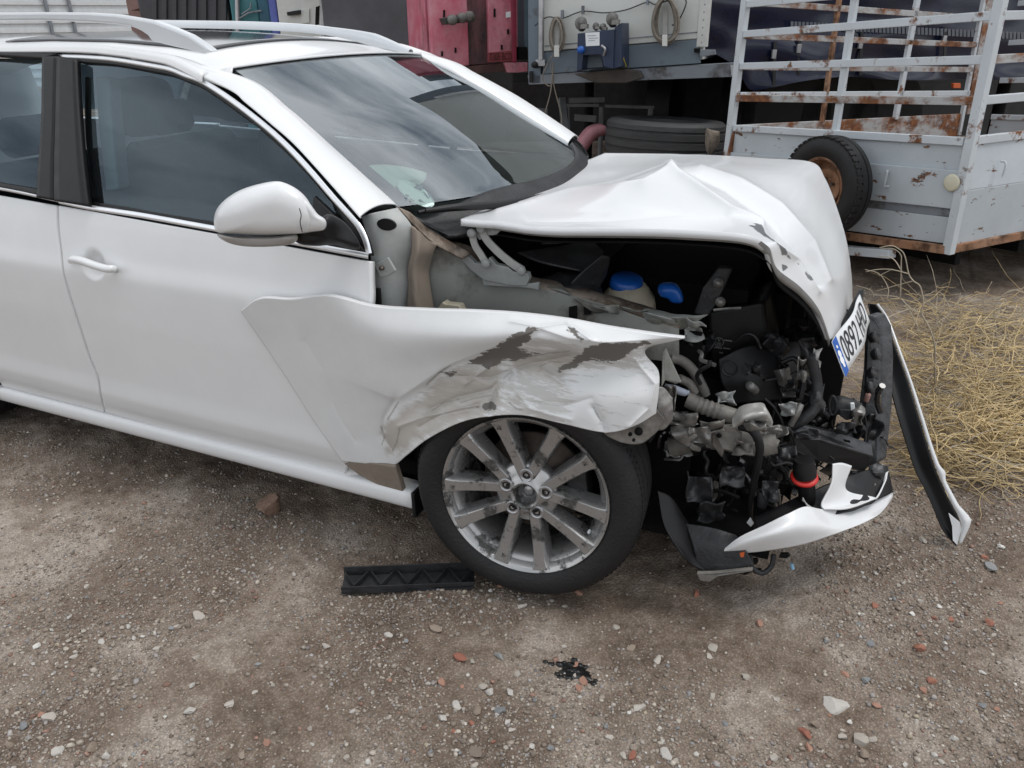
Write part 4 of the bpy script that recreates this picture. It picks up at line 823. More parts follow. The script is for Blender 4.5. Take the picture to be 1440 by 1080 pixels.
A = net([ys([(558, 293, -.73), (585, 322, -.70), (612, 345, -.68), (650, 365, -.66)]), ys([(574, 300, -.69), (600, 322, -.66), (625, 338, -.64), (662, 358, -.62)])], 30, 10); A = A + .004 * wob(A, 40, 65, 2)[..., None] * np.array([0, -.6, .8]); sheet('scuttle_seam', A, M_SEAL, car, thick=.006, flip=True)
plate_px('wing_bracket', [(526, 372, -.815), (545, 362, -.815), (556, 381, -.81), (548, 387, -.81), (534, 390, -.815)], .008, M_PRIMER, car)
mesh_obj('bracket_bolt', *lathe_vf([(0, .006), (.006, .006), (.006, -.004)], frame(PY(537, 377, -.818), (0, -1, 0)), 10), M_STEEL, car)
po = [PY(543 + 13 * math.cos(a) + 2.5 * math.sin(a), 316 + 8.5 * math.sin(a), -.795) for a in np.linspace(0, 6.28, 24, endpoint=False)]
prism('hole_disc', po, (0, .006, 0), M_BLACK, car, 0)  # black disc in place of an open hole, its darkness put in as colour
plate_px('wing_stay', [(506, 407, -.83), (533, 406, -.83), (535, 432, -.83), (520, 434, -.84)], .01, M_BLACK, car)
plate_px('plastic_clip', [(612, 438, -.70), (622, 425, -.70), (626, 428, -.70), (645, 430, -.70), (650, 440, -.70), (630, 446, -.70)], .03, M_TANK, car)
for q in ([(800, 432, -.612), (811, 430, -.612), (811, 448, -.612), (800, 448, -.612)], [(821, 432, -.612), (831, 430, -.612), (831, 442, -.612), (821, 443, -.612)]): plate_px('wing_slot', q, .004, M_DARK, apron, 0)
plate_px('hinge_reinforcement', [(678, 392, -.625), (745, 399, -.625), (758, 397, -.625), (757, 408, -.625), (742, 405, -.625), (690, 402, -.625), (680, 402, -.625)], .01, M_PRIMER, car)
# crumpled end of the inner wing
cy = -.56
CW = [[(760, 398, cy), (790, 402, cy), (805, 412, cy + .03), (840, 422, cy), (880, 430, cy + .03), (910, 433, cy), (945, 441, cy), (996, 444, cy)], [(765, 404, cy - .03), (795, 410, cy - .05), (820, 425, cy - .01), (850, 437, cy - .05), (885, 448, cy), (915, 446, cy - .05), (950, 449, cy - .01), (990, 447, cy)], [(770, 410, cy), (800, 420, cy - .02), (830, 432, cy + .02), (860, 445, cy - .02), (890, 455, cy + .03), (920, 462, cy - .02), (955, 463, cy + .02), (975, 455, cy)]]
A = net([ys(r) for r in CW], 90, 30); A += (.007 * wob(A, 55, 71, 3))[..., None] * np.array([0, -.7, .7]); sheet('crumpled_wing_rail', A, M_APRON, car, thick=.003, flip=True)
for i in range(6):
    u0 = 806 + i * 31 + rnd.uniform(-9, 9); v0 = 420 + i * 5.5
    w_, h_ = rnd.uniform(26, 52), rnd.uniform(5, 11); s_ = rnd.uniform(.05, .35)
    A = net([ys([(u0 + k * w_ / 3, v0 + k * w_ / 3 * s_ + (rnd.uniform(-3, 3)), cy - .05 - rnd.uniform(0, .03)) for k in range(4)]), ys([(u0 + 4 + k * w_ / 3.4, v0 + h_ + k * w_ / 3 * s_ + rnd.uniform(-4, 4), cy - .04 - rnd.uniform(0, .03)) for k in range(4)])], 14, 6); A += (.004 * wob(A, 80, 300 + i, 2))[..., None] * np.array([.2, -.7, .6]); sheet('torn_metal', A, rnd.choice([M_APRON, M_PRIMER, M_SEAL]), car, thick=.002)
# ---- engine bay contents
by = -.42
M_COVER = mat('grey_dusty_cover', (.10, .10, .105), .55, var=.5, scale=9, bump=.15)
cov = net([ys([(728, 357, by), (760, 352, by + .05), (800, 345, by + .1), (822, 333, by + .12)]), ys([(760, 370, by - .05), (790, 366, by), (825, 358, by + .05), (847, 352, by + .08)]), ys([(815, 382, by - .06), (825, 380, by - .03), (838, 372, by), (848, 360, by + .05)])], 30, 24); sheet('air_intake_cover', cov, M_COVER, car, thick=.006)
up_ = net([ys([(765, 342, -.3), (790, 335, -.28), (815, 322, -.25), (822, 320, -.25)]), ys([(762, 344, -.34), (790, 342, -.33), (815, 332, -.3), (822, 324, -.3)])], 16, 8); sheet('scuttle_trim', up_, M_COVER, car, thick=.006)
flap = net([ys([(846, 358, -.5), (857, 362, -.48), (852, 385, -.46)]), ys([(820, 380, -.53), (830, 390, -.5), (838, 408, -.48)]), ys([(802, 398, -.55), (812, 408, -.52), (822, 412, -.5)])], 16, 18); sheet('bent_trim_flap', flap, M_GREYBLK, car, thick=.004)
# washer filler neck with blue cap
def lathe_px(name, u, v, y, prof, m, parent, axis=(0, 0, 1), seg=32): return mesh_obj(name, *lathe_vf(prof, frame(PY(u, v, y), axis), seg), m, parent)
tank = lathe_px('washer_tank', 885, 412, -.38, [(0, .03), (.042, .03), (.055, .018), (.075, -.01), (.082, -.04), (.08, -.09), (0, -.09)], M_TANK, car, (.1, -.15, 1))
lathe_px('tank_cap', 881, 397, -.38, [(0, .016), (.040, .016), (.047, .010), (.048, .0), (.050, -.004), (.050, -.012), (0, -.012)], M_BLUE, tank, (.1, -.15, 1))
inflate('filler_cap', [(925, 402), (940, 398), (953, 401), (960, 414), (960, 424), (944, 424), (938, 417), (926, 414)], -.40, .03, M_BLUE, car, k=4, sub=40, pw=.35)
# strut tower, black boxes, battery, engine cover
bevel(box('fuse_box', (-.16, -.02, .80), (.13, .16, .09), M_BLACK, car), .02)
lathe_px('strut_tower', 800, 400, -.48, [(0, .03), (.04, .03), (.06, .015), (.085, .01), (.10, -.02), (.105, -.12)], M_GREYBLK, car, (0, .1, 1), 36)
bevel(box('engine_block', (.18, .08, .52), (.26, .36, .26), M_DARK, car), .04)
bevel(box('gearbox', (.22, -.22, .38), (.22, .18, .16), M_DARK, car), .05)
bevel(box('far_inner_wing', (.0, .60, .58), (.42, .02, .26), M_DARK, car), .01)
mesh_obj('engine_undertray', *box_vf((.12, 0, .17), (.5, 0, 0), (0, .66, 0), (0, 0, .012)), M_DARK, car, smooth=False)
bat = plate_px('battery_box', [(995, 440, -.34), (1075, 425, -.30), (1085, 520, -.30), (1000, 530, -.34)], .25, M_BLACK, car, .01)
lb = PY(1011, 481, -.352); Mt = frame(lb, (0, -1, .05), (1, 0, 0))
V, F = tube_mesh([np.array(Mt @ Vector((.013 * math.cos(a), .013 * math.sin(a), 0))) for a in np.linspace(0, 2 * math.pi, 25)], .0012, 4); V2, F2 = text_vf('V', Mt @ Matrix.Translation((0, .005, 0)), .014); V3, F3 = text_vf('W', Mt @ Matrix.Translation((0, -.006, 0)), .014)
M_GPRINT = mat('grey_print', (.16, .16, .16), .6)
mesh_obj('battery_logo', *merge((V, F), (V2, F2), (V3, F3)), M_GPRINT, bat, smooth=False)
for k, (u, v, w) in enumerate([(1024, 479, .022), (1010, 489, .022), (1022, 490, .02), (1014, 496, .012)]):
    q = PY(u, v, -.352); mesh_obj('battery_print', *box_vf(q, (w / 2, 0, 0), (0, .0006, 0), (0, 0, .0018)), M_GPRINT, bat, smooth=False)
plate_px('strut_brace', [(975, 442, -.40), (988, 405, -.40), (1010, 375, -.38), (1030, 378, -.38), (1018, 405, -.38), (1005, 430, -.40), (995, 446, -.40)], .03, M_GREYBLK, car, .006)
for u, v in ((1010, 398), (1013, 425)): lathe_px('brace_bolt', u, v, -.405, [(0, .008), (.010, .008), (.010, 0), (.014, 0), (.014, -.006)], M_SILVER, car, (.2, -1, 0), 12)
tube('metal_line', [PY(1003, 436, -.41), PY(1020, 434, -.40), PY(1042, 433, -.39)], .004, M_SILVER, car, 6)
ec = [[(1010, 505, -.42), (1045, 488, -.38), (1090, 480, -.30), (1130, 478, -.22)], [(1015, 540, -.44), (1050, 528, -.42), (1090, 520, -.36), (1125, 512, -.26)], [(1035, 568, -.44), (1065, 565, -.42), (1095, 562, -.36), (1120, 556, -.28)]]
eng = sheet('engine_cover', net([ys(r) for r in ec], 40, 30), M_BLACK, car, thick=.02, flip=True)
th24 = np.linspace(0, 6.283, 25); tube('cover_port', [PY(1026 + 11 * math.cos(a), 517 + 11 * math.sin(a), -.445) for a in th24], .003, M_GREYBLK, eng, 6)
tube('cover_rib', [PY(1075, 535, -.40), PY(1095, 533, -.37), PY(1108, 540, -.33), PY(1110, 552, -.31)], .004, M_GREYBLK, eng, 6, 20)
lathe_px('oil_plug', 1058, 546, -.45, [(0, .03), (.012, .03), (.014, .0), (.014, -.02)], M_SILVER, car, (-.2, -.8, .6), 14)
# pipes and hoses
tube('coolant_pipe', [PY(942, 503, -.58), PY(960, 508, -.56), (PY(975, 522, -.55)), PY(988, 545, -.55), PY(992, 556, -.55)], .014, M_HOSE, car, 12, 30)
tube('coolant_pipe', [PY(955, 532, -.60), PY(970, 540, -.58), PY(977, 552, -.57)], .012, M_HOSE, car, 12, 16)
hose_c = cr([PY(966, 562, -.60), PY(990, 572, -.60), PY(1015, 580, -.60), PY(1040, 588, -.59)], 60); hr_ = .021 + .0016 * (np.sin(np.linspace(0, 60, 60)) * (np.abs(np.linspace(0, 1, 60) - .42) < .22))
tube('ribbed_hose', hose_c, list(hr_), M_HOSE, car, 16)
A = net([ys([(1030, 590, -.64), (1042, 572, -.62), (1070, 567, -.60), (1078, 575, -.58)]), ys([(1031, 600, -.66), (1048, 588, -.66), (1074, 582, -.64), (1086, 592, -.60)]), ys([(1034, 602, -.64), (1050, 598, -.63), (1068, 594, -.62), (1085, 600, -.6)])], 40, 24); A += (.011 * wob(A, 85, 81, 2))[..., None] * np.array([.2, -.8, .5]); sheet('torn_foil', A, mat('pale_foil', (.50, .49, .47), .4, metal=.35, var=.35, scale=14), car, thick=.002, sharp=18)
tube('blue_grey_insert', [PY(936, 542, -.66), PY(948, 547, -.67), PY(962, 552, -.66), PY(969, 551, -.65)], [.004, .011, .010, .004], mat('blue_grey_plastic', (.30, .33, .40), .45), car, 10, 20)
# catalyst / crushed box below the hose
tube('side_member', [PY(945, 628, -.58), PY(1000, 615, -.58), PY(1060, 622, -.57), PY(1092, 620, -.56)], [.030, .034, .038, .034], M_HOSE, car, 14, 30)
plate_px('crushed_bracket', [(1002, 602, -.63), (1030, 600, -.64), (1042, 612, -.64), (1044, 635, -.63), (1035, 641, -.63), (1028, 634, -.64), (1018, 632, -.64), (1015, 644, -.63), (1006, 632, -.63), (1001, 625, -.63)], .02, M_HOSE, car, .003)
lathe_px('bracket_hole', 1011, 613, -.646, [(0, .001), (.006, .001), (.007, -.002)], M_DARK, car, (0, -1, .1), 12)
tube('black_loom', [PY(1040, 600, -.64), PY(1058, 605, -.65), PY(1068, 625, -.65), PY(1066, 650, -.64), PY(1058, 690, -.62), PY(1055, 720, -.6), PY(1060, 745, -.6)], [.010, .012, .012, .010, .009, .008, .006], M_BLACK, car, 8, 40)
tube('black_hose', [PY(1140, 500, -.42), PY(1148, 535, -.42), PY(1147, 570, -.44), PY(1130, 590, -.46), PY(1112, 600, -.46)], .015, M_GREYBLK, car, 10, 30)
tube('loose_stalk', [PY(1112, 598, -.50), PY(1120, 582, -.50), PY(1127, 568, -.49)], [.007, .010, .008], M_SILVER, car, 8, 14)
tube('loose_stalk', [PY(1077, 642, -.56), PY(1086, 630, -.56), PY(1094, 618, -.55)], [.006, .010, .007], M_HOSE, car, 8, 14)
tube('metal_pin', [PY(1082, 602, -.58), PY(1104, 606, -.57)], .006, M_SILVER, car, 8)
for pxs, r0 in [([(1075, 560, -.5), (1090, 575, -.5), (1100, 596, -.5), (1098, 620, -.5), (1105, 650, -.5), (1120, 655, -.5)], .004), ([(1125, 480, -.4), (1135, 500, -.42), (1128, 520, -.42), (1140, 540, -.43)], .006), ([(960, 600, -.55), (990, 595, -.55), (1020, 598, -.56), (1060, 590, -.5)], .007), ([(1085, 640, -.52), (1110, 632, -.5), (1130, 640, -.48), (1140, 655, -.48)], .005), ([(1040, 700, -.55), (1010, 690, -.55), (990, 700, -.56), (980, 720, -.58)], .006), ([(1200, 560, -.2), (1212, 575, -.22), (1218, 600, -.24), (1214, 640, -.28)], .004), ([(1035, 480, -.36), (1050, 470, -.36), (1062, 474, -.36), (1070, 490, -.36)], .006), ([(1100, 510, -.36), (1118, 505, -.36), (1130, 530, -.38), (1126, 560, -.4)], .007)]:
    tube('cable', [PY(*p) for p in pxs], r0, M_BLACK, car, 7, 30)
# scrap in the crushed corner
M_SCRAP = [M_SILVER, M_GREYBLK, M_BLACK, M_BLACK, M_BLACK, M_DARK, M_HOSE]
sr = random.Random(4)
for (u0, u1, v0, v1, y0, y1, n, mm) in [(930, 1000, 575, 640, -.60, -.5, 9, [M_SILVER, M_PRIMER, M_BLACK, M_HOSE]), (1090, 1155, 480, 640, -.38, -.2, 22, [M_BLACK, M_GREYBLK, M_GREYBLK, M_SILVER]), (1165, 1228, 590, 680, -.30, -.12, 16, [M_BLACK, M_GREYBLK, M_BLACK, M_SILVER, M_GREYBLK]), (1000, 1120, 640, 740, -.5, -.35, 14, [M_BLACK, M_DARK, M_GREYBLK]), (940, 1010, 470, 560, -.52, -.4, 8, [M_BLACK, M_GREYBLK]), (1060, 1200, 430, 500, -.2, .1, 8, [M_BLACK, M_DARK])]:
    for _ in range(n):
        u, v, y = sr.uniform(u0, u1), sr.uniform(v0, v1), sr.uniform(y0, y1); k = sr.randint(4, 6); rr = sr.uniform(7, 17)
        a = sr.uniform(0, 3.1); ca1, sa1 = math.cos(a), math.sin(a); rr *= 1.25; asp = sr.uniform(.3, .7)
        rows_ = [[(u + (i1 * ca1 - j1 * asp * sa1) * rr + sr.uniform(-3, 3), v + (i1 * sa1 + j1 * asp * ca1) * rr + sr.uniform(-3, 3), y + sr.uniform(-.03, .03)) for i1 in (-1, -.3, .4, 1)] for j1 in (-1, 0, 1)]
        A = net([ys(r1) for r1 in rows_], 14, 10); A += (.005 * wob(A, 70, 400 + _ + int(u), 2))[..., None] * np.array([.3, -.8, .4]); sheet('broken_part', A, sr.choice(mm), car, thick=sr.choice([.002, .004, .012]), sharp=35)
# crushed fender brackets in front of the arch
def crush(name, rows, seed, amp, m, nu=40, nv=24, freq=50, th=.003):
    A = net([ys(r) for r in rows], nu, nv); A += (amp * wob(A, freq, seed, 3))[..., None] * np.array([.3, -.8, .5]); return sheet(name, A, m, car, thick=th, flip=True, sharp=28)
bk = crush('arch_bracket', [[(846, 600, -.88), (880, 592, -.87), (910, 586, -.86), (925, 578, -.86)], [(852, 612, -.87), (882, 606, -.87), (912, 600, -.86), (935, 592, -.85)], [(872, 622, -.87), (890, 625, -.87), (906, 622, -.86), (925, 606, -.85)]], 91, .006, M_SILVER)
for u, v, r0 in ((898, 607, .010), (886, 611, .005), (891, 619, .004), (866, 600, .004)): lathe_px('bracket_hole', u, v, -.885, [(0, .001), (r0, .001), (r0, -.004)], M_DARK, bk, (.1, -1, .2), 12)
crush('corner_bracket', [[(924, 545, -.84), (934, 545, -.83), (946, 560, -.82)], [(925, 575, -.85), (938, 578, -.84), (947, 585, -.82)], [(922, 605, -.85), (934, 604, -.84), (945, 592, -.82)]], 92, .007, M_SILVER)
crush('crushed_horn', [[(942, 600, -.66), (960, 598, -.66), (985, 604, -.66)], [(945, 612, -.68), (965, 612, -.67), (985, 610, -.66)], [(955, 622, -.67), (968, 628, -.67), (976, 618, -.66)]], 93, .010, M_SILVER)
plate_px('wing_edge_strip', [(931, 497, -.80), (936, 490, -.80), (942, 505, -.78), (958, 538, -.76), (950, 540, -.76), (935, 535, -.79), (930, 545, -.80)], .006, M_APRON, car)
# ---- headlamp motor, crash beam, lower beam
lamp = tube('headlamp_motor', [PY(1168, 572, -.30), PY(1180, 570, -.30), PY(1195, 573, -.29), PY(1208, 576, -.28)], [.022, .028, .026, .02], M_GREYBLK, car, 16, 16)
tube('lamp_ring', [PY(1171 + 5 * math.cos(a), 570 + 13 * math.sin(a), -.325) for a in th24], .004, M_GREYBLK, lamp, 6)
plate_px('lamp_connector', [(1180, 575, -.33), (1198, 578, -.33), (1206, 588, -.32), (1190, 592, -.33), (1180, 585, -.33)], .03, M_GREYBLK, car, .004)
plate_px('lamp_clip', [(1196, 568, -.335), (1201, 568, -.335), (1202, 575, -.335), (1197, 577, -.335)], .01, M_PAPER, car, 0)
M_BEAM = mat('dusty_highlit_black', (.055, .056, .06), .42, var=.7, scale=16, bump=.4, bscale=50)  # dust variation, with the beam's grey highlights put into the tone
beam = plate_px('crash_beam', [(1219, 442, -.05), (1231, 445, -.05), (1240, 462, -.05), (1243, 505, -.08), (1241, 575, -.14), (1237, 612, -.18), (1233, 650, -.22), (1222, 656, -.22), (1213, 612, -.18), (1207, 570, -.14), (1213, 520, -.10), (1216, 480, -.06)], .05, M_BEAM, car, .006, axis=(.55, .8, 0))
for k_, (u, v, y) in enumerate(((1228, 474, -.08), (1231, 498, -.10), (1226, 524, -.13), (1222, 545, -.15), (1224, 590, -.18), (1220, 625, -.21))):
    A = net([ys([(u - 7, v - 2, y - .005), (u, v - 8, y - .012), (u + 9, v - 5, y - .008)]), ys([(u - 5, v + 4, y - .008), (u + 1, v, y - .022), (u + 9, v + 3, y - .008)]), ys([(u - 2, v + 8, y - .01), (u + 3, v + 7, y - .02), (u + 8, v + 10, y - .01)])], 12, 12); A += (.005 * wob(A, 90, 700 + k_, 2))[..., None] * np.array([.3, -.8, .3]); sheet('torn_tab', A, M_BEAM, beam, thick=.003, sharp=30)
lathe_px('tow_eye_plug', 1219, 560, -.15, [(0, .016), (.008, .016), (.008, -.01)], mat('rusty_pink_pin', (.36, .20, .17), .6), beam, (.1, -.4, 1), 12)
lower = plate_px('lower_beam', [(1112, 606, -.48), (1150, 616, -.43), (1192, 629, -.37), (1226, 640, -.31), (1222, 656, -.31), (1214, 664, -.31), (1185, 659, -.37), (1150, 649, -.43), (1120, 640, -.48)], .04, M_BLACK, car, .005)
plate_px('lower_beam_top', [(1110, 592, -.44), (1150, 600, -.39), (1192, 612, -.33), (1226, 624, -.27), (1228, 641, -.315), (1192, 630, -.375), (1150, 617, -.435), (1112, 607, -.485)], .012, M_BEAM, lower, .003, axis=(0, .4, -.9))  # top face of the black beam, light from above put into its colour
for u, v, y in ((1146, 607, -.415), (1191, 620, -.36)): prism('beam_slot', [PY(u + a, v + b, y - .012) for a, b in ((-5, -2), (4, 0), (5, 3), (-4, 1))], (0, .003, 0), M_DARK, lower, 0)
con = tube('lamp_plug', [PY(1131, 646, -.55), PY(1131, 660, -.55), PY(1132, 670, -.55)], [.026, .030, .030], M_BLACK, car, 16, 8)
lathe_px('plug_seal', 1131, 671, -.55, [(.020, .005), (.034, .005), (.036, 0), (.034, -.005), (.020, -.005)], M_RED, con, (0, -.3, 1), 28)
tube('plug_body', [PY(1133, 675, -.55), PY(1135, 700, -.54), PY(1136, 716, -.53)], [.024, .022, .018], M_BLACK, car, 14, 8)
tube('small_plug', [PY(1070, 690, -.60), PY(1073, 702, -.60), PY(1071, 712, -.60)], [.012, .016, .012], M_GREYBLK, car, 10, 10)
plate_px('wire_tag', [(1050, 735, -.62), (1055, 728, -.62), (1060, 736, -.62), (1056, 741, -.62)], .003, M_PAPER, car, 0)
# ---- bumper remains
A = net([ys([(1012, 777, -.74), (1040, 755, -.74), (1075, 738, -.72), (1108, 722, -.69), (1133, 712, -.64), (1158, 716, -.575), (1190, 714, -.49), (1222, 704, -.37), (1254, 688, -.22)]), ys([(1012, 778, -.74), (1045, 765, -.755), (1085, 752, -.75), (1120, 742, -.71), (1150, 738, -.65), (1175, 737, -.58), (1205, 730, -.50), (1230, 718, -.40), (1256, 697, -.24)]), ys([(1012, 779, -.735), (1055, 777, -.73), (1100, 771, -.71), (1135, 764, -.67), (1165, 754, -.62), (1190, 745, -.56), (1215, 735, -.49), (1238, 721, -.40), (1254, 703, -.25)])], 90, 30); A[..., 2] += .0015 * wob(A, 18, 97, 2)
bump = sheet('bumper_corner', A, M_PAINT, car, thick=.004, flip=True, mat_back=M_BLACK)
A = net([ys([(1172, 652, -.50), (1185, 651, -.47), (1198, 655, -.44)]), ys([(1170, 680, -.53), (1180, 684, -.50), (1190, 688, -.47)]), ys([(1156, 708, -.57), (1185, 707, -.51), (1225, 698, -.40)]), ys([(1160, 716, -.58), (1195, 714, -.52), (1235, 700, -.38)])], 30, 30); sheet('broken_bumper_fin', A, M_PAINT, bump, thick=.004, flip=True)
A = net([ys([(1235, 695, -.36), (1242, 680, -.30), (1250, 662, -.24)]), ys([(1230, 702, -.38), (1238, 690, -.32), (1246, 664, -.25)])], 16, 6); sheet('broken_bumper_fin', A, M_PAINT, bump, thick=.004)
A = net([ys([(1128, 700, -.62), (1132, 708, -.62), (1150, 722, -.585)]), ys([(1136, 716, -.625), (1150, 722, -.60), (1170, 722, -.55)])], 14, 6); sheet('broken_bumper_fin', A, M_UNDER, bump, thick=.003)
A = net([ys([(1060, 728, -.62), (1110, 705, -.56), (1150, 688, -.48), (1195, 668, -.38), (1246, 655, -.22)]), ys([(1062, 742, -.66), (1115, 722, -.60), (1158, 708, -.52), (1205, 690, -.42), (1250, 672, -.24)]), ys([(1066, 752, -.70), (1120, 738, -.66), (1165, 728, -.575), (1215, 712, -.45), (1254, 692, -.24)])], 60, 20); A += (.010 * wob(A, 35, 190, 3))[..., None] * np.array([.3, -.8, .3]); sheet('bumper_inner_plastic', A, M_BLACK, bump, thick=.004, sharp=30)
tr2 = random.Random(21)
for (u0, u1, v0, v1, y0, y1, n) in [(935, 1010, 500, 640, -.62, -.5, 10), (1010, 1120, 590, 720, -.60, -.45, 16), (1095, 1160, 490, 660, -.42, -.3, 14), (1165, 1240, 570, 690, -.30, -.15, 14), (960, 1090, 640, 760, -.62, -.5, 12)]:
    for k_ in range(n):                                   # torn wiring and hose ends
        u, v, y = tr2.uniform(u0, u1), tr2.uniform(v0, v1), tr2.uniform(y0, y1); a = tr2.uniform(0, 6.28); P_ = []
        for q_ in range(5):
            P_.append(PY(u, v, y)); a += tr2.uniform(-1.1, 1.1); u += 11 * math.cos(a) * tr2.uniform(.5, 1.3); v += 11 * math.sin(a) * tr2.uniform(.5, 1.3); y += tr2.uniform(-.015, .015)
        tube('torn_wire', P_, tr2.choice([.0025, .003, .004, .006, .009]), tr2.choice([M_BLACK, M_BLACKG, M_BLACK, M_GREYBLK, M_BLACK, M_BLACKG] + ([M_HOSE, M_SILVER] if u1 < 1130 else [])), car, 7, 20)
for k_, (u, v, y, w_, h_, m_) in enumerate([(960, 590, -.66, 20, 9, M_SILVER), (985, 612, -.66, 16, 12, M_SILVER), (1000, 600, -.65, 18, 8, M_HOSE), (1062, 596, -.66, 16, 8, M_SILVER), (1045, 630, -.65, 14, 9, M_HOSE), (1090, 606, -.58, 18, 7, M_SILVER), (1108, 575, -.5, 12, 8, M_PRIMER), (1136, 610, -.47, 16, 6, M_BEAM), (1150, 560, -.42, 9, 18, M_BEAM), (1128, 520, -.42, 8, 16, M_SILVER), (1190, 600, -.36, 14, 8, M_BEAM), (1206, 585, -.32, 8, 12, M_SILVER), (1230, 668, -.28, 10, 14, M_BEAM), (1215, 690, -.33, 14, 8, M_SILVER), (1085, 690, -.6, 12, 16, M_BEAM), (1030, 670, -.6, 16, 14, M_BEAM), (985, 690, -.62, 18, 18, M_BEAM), (1000, 720, -.64, 18, 14, M_GREYBLK), (945, 560, -.70, 7, 18, M_SILVER), (1020, 560, -.55, 14, 8, M_PRIMER), (975, 470, -.50, 14, 10, M_PRIMER), (1148, 505, -.40, 6, 14, M_UNDER), (1060, 520, -.45, 10, 8, M_BEAM), (1105, 640, -.52, 14, 10, M_BEAM)]):
    A = net([ys([(u + a_ * w_ + tr2.uniform(-3, 3), v + b_ * h_ + tr2.uniform(-3, 3), y + tr2.uniform(-.03, .02)) for a_ in (-1, -.35, .3, 1)]) for b_ in (-1, -.2, .4, 1)], 18, 14); A += (.008 * wob(A, 80, 900 + k_, 2))[..., None] * np.array([.3, -.8, .4]); sheet('torn_bracket', A, m_, car, thick=.003, sharp=25)
# undertray scraps reaching the ground
A = net([ys([(964, 736, -.70), (1000, 742, -.70), (1035, 752, -.70)]), ys([(975, 770, -.74), (1010, 772, -.74), (1045, 768, -.74)]), ys([(982, 806, -.76), (1020, 803, -.76), (1060, 795, -.75)])], 40, 40); A += (.006 * wob(A, 30, 98, 3))[..., None] * np.array([.2, -.7, .6]); A[..., 2] = np.maximum(A[..., 2], .004); sheet('undertray_scrap', A, M_GREYBLK, car, thick=.006, flip=True)
A = net([ys([(925, 690, -.72), (945, 700, -.70), (968, 735, -.68)]), ys([(935, 740, -.76), (960, 755, -.74), (985, 780, -.72)]), ys([(962, 782, -.78), (975, 795, -.77), (992, 803, -.76)])], 24, 30); A[..., 2] = np.maximum(A[..., 2], .004); sheet('wheel_arch_liner', A, M_BLACK, car, thick=.005, flip=True)
plate_px('tray_lip', [(979, 806, -.79), (1002, 806, -.79), (1058, 800, -.77), (1058, 804, -.77), (1010, 811, -.79), (998, 819, -.79), (984, 817, -.79)], .012, M_HOSE, car, .003)
for i in range(9):
    u, v = sr.uniform(1005, 1110), sr.uniform(775, 806); rr = sr.uniform(6, 13); yb = PZ(u, v, sr.uniform(.01, .06))[1]
    q = [(u + rr * sr.uniform(.5, 1.2) * math.cos(a), v + rr * .6 * sr.uniform(.5, 1.1) * math.sin(a), yb) for a in np.linspace(0, 5.3, 5)]; plate_px('undertray_scrap', q, .01, sr.choice([M_BLACK, M_GREYBLK, M_BLACK, M_SILVER]), car, .001)
tube('hanging_loop', [PY(1055, 782, -.72), PY(1058, 798, -.72), PY(1072, 806, -.72), PY(1085, 796, -.71), PY(1088, 780, -.7)], .007, M_GREYBLK, car, 8, 24)
plate_px('orange_clip', [(1040, 778, -.745), (1047, 776, -.745), (1046, 783, -.745), (1042, 784, -.745)], .008, M_ORANGE, car, 0)
tube('blue_wire_end', [PY(1113, 793, -.66), PY(1115, 800, -.66)], .005, mat('pale_blue', (.25, .45, .62), .5), car, 6)
# hanging strip of bumper skin
SL = [(1221, 430, .22), (1226, 455, .20), (1240, 500, .12), (1250, 540, .06), (1262, 585, .0), (1276, 630, -.04), (1288, 665, -.07), (1300, 688, -.09), (1312, 715, -.11), (1325, 745, -.13), (1344, 768, -.15)]
SR = [(1232, 428, .22), (1246, 450, .20), (1262, 495, .12), (1278, 540, .06), (1292, 585, .0), (1304, 625, -.04), (1314, 655, -.07), (1325, 682, -.09), (1337, 707, -.11), (1350, 735, -.13), (1347, 764, -.145)]
a, b = ys(SL), ys(SR); mid = [(p + q) / 2 + np.array([-.012, .012, 0]) for p, q in zip(a, b)]
A = net([a, mid, b], 90, 16); A += (.0025 * wob(A, 20, 99, 2))[..., None] * np.array([.5, -.8, 0]); A[..., 2] = np.maximum(A[..., 2], .0)
strip = sheet('hanging_bumper_strip', A.transpose(1, 0, 2), M_BLACK, car, thick=.004)
e_ = A[-1] + np.array([.002, -.003, .001]); out = e_ + np.array([.010, .002, .006]); wid = np.interp(np.linspace(0, 1, 90), [0, .3, .6, .64, .68, .82, .9, 1], [.4, .6, .9, 1.6, .9, 1.2, 2.4, .6])[:, None]
sheet('painted_edge', np.stack([e_, e_ + (out - e_) * wid, e_ + np.array([.006, .02, 0]) * wid], 1), M_PAINT, strip, thick=.002)
plate_px('painted_end', [(1334, 722, -.135), (1350, 735, -.135), (1352, 745, -.14), (1346, 766, -.15), (1340, 760, -.15), (1339, 740, -.14)], .003, M_PAINT, strip, 0)
# ---- number plate, bent
pa, pb, pc, pd = PY(1169, 481, -.40), PY(1209, 414, -.10), PY(1223, 452, -.13), PY(1188, 531, -.43)   # top-left, top-right, bottom-right, bottom-left of the text
def plate_pt(s, t, lift=0.):
    q = (pa * (1 - s) + pb * s) * (1 - t) + (pd * (1 - s) + pc * s) * t
    n_ = np.cross(pb - pa, pd - pa); n_ /= np.linalg.norm(n_); n_ = n_ * np.sign(np.dot(CAM - q, n_)); return q + n_ * (lift + .010 * math.sin(s * 3.1) - .004 * math.sin(s * 9)) 
def plate_patch(s0, s1, t0, t1, lift, n=14): return np.array([[plate_pt(s, t, lift) for s in np.linspace(s0, s1, n)] for t in np.linspace(t0, t1, 6)])
npl = sheet('number_plate', plate_patch(0, 1, 0, 1, 0, 48), M_PLATEW, car, thick=.002)
sheet('plate_band', plate_patch(.0, .115, .0, 1, .003, 12), M_PLATEB, npl)
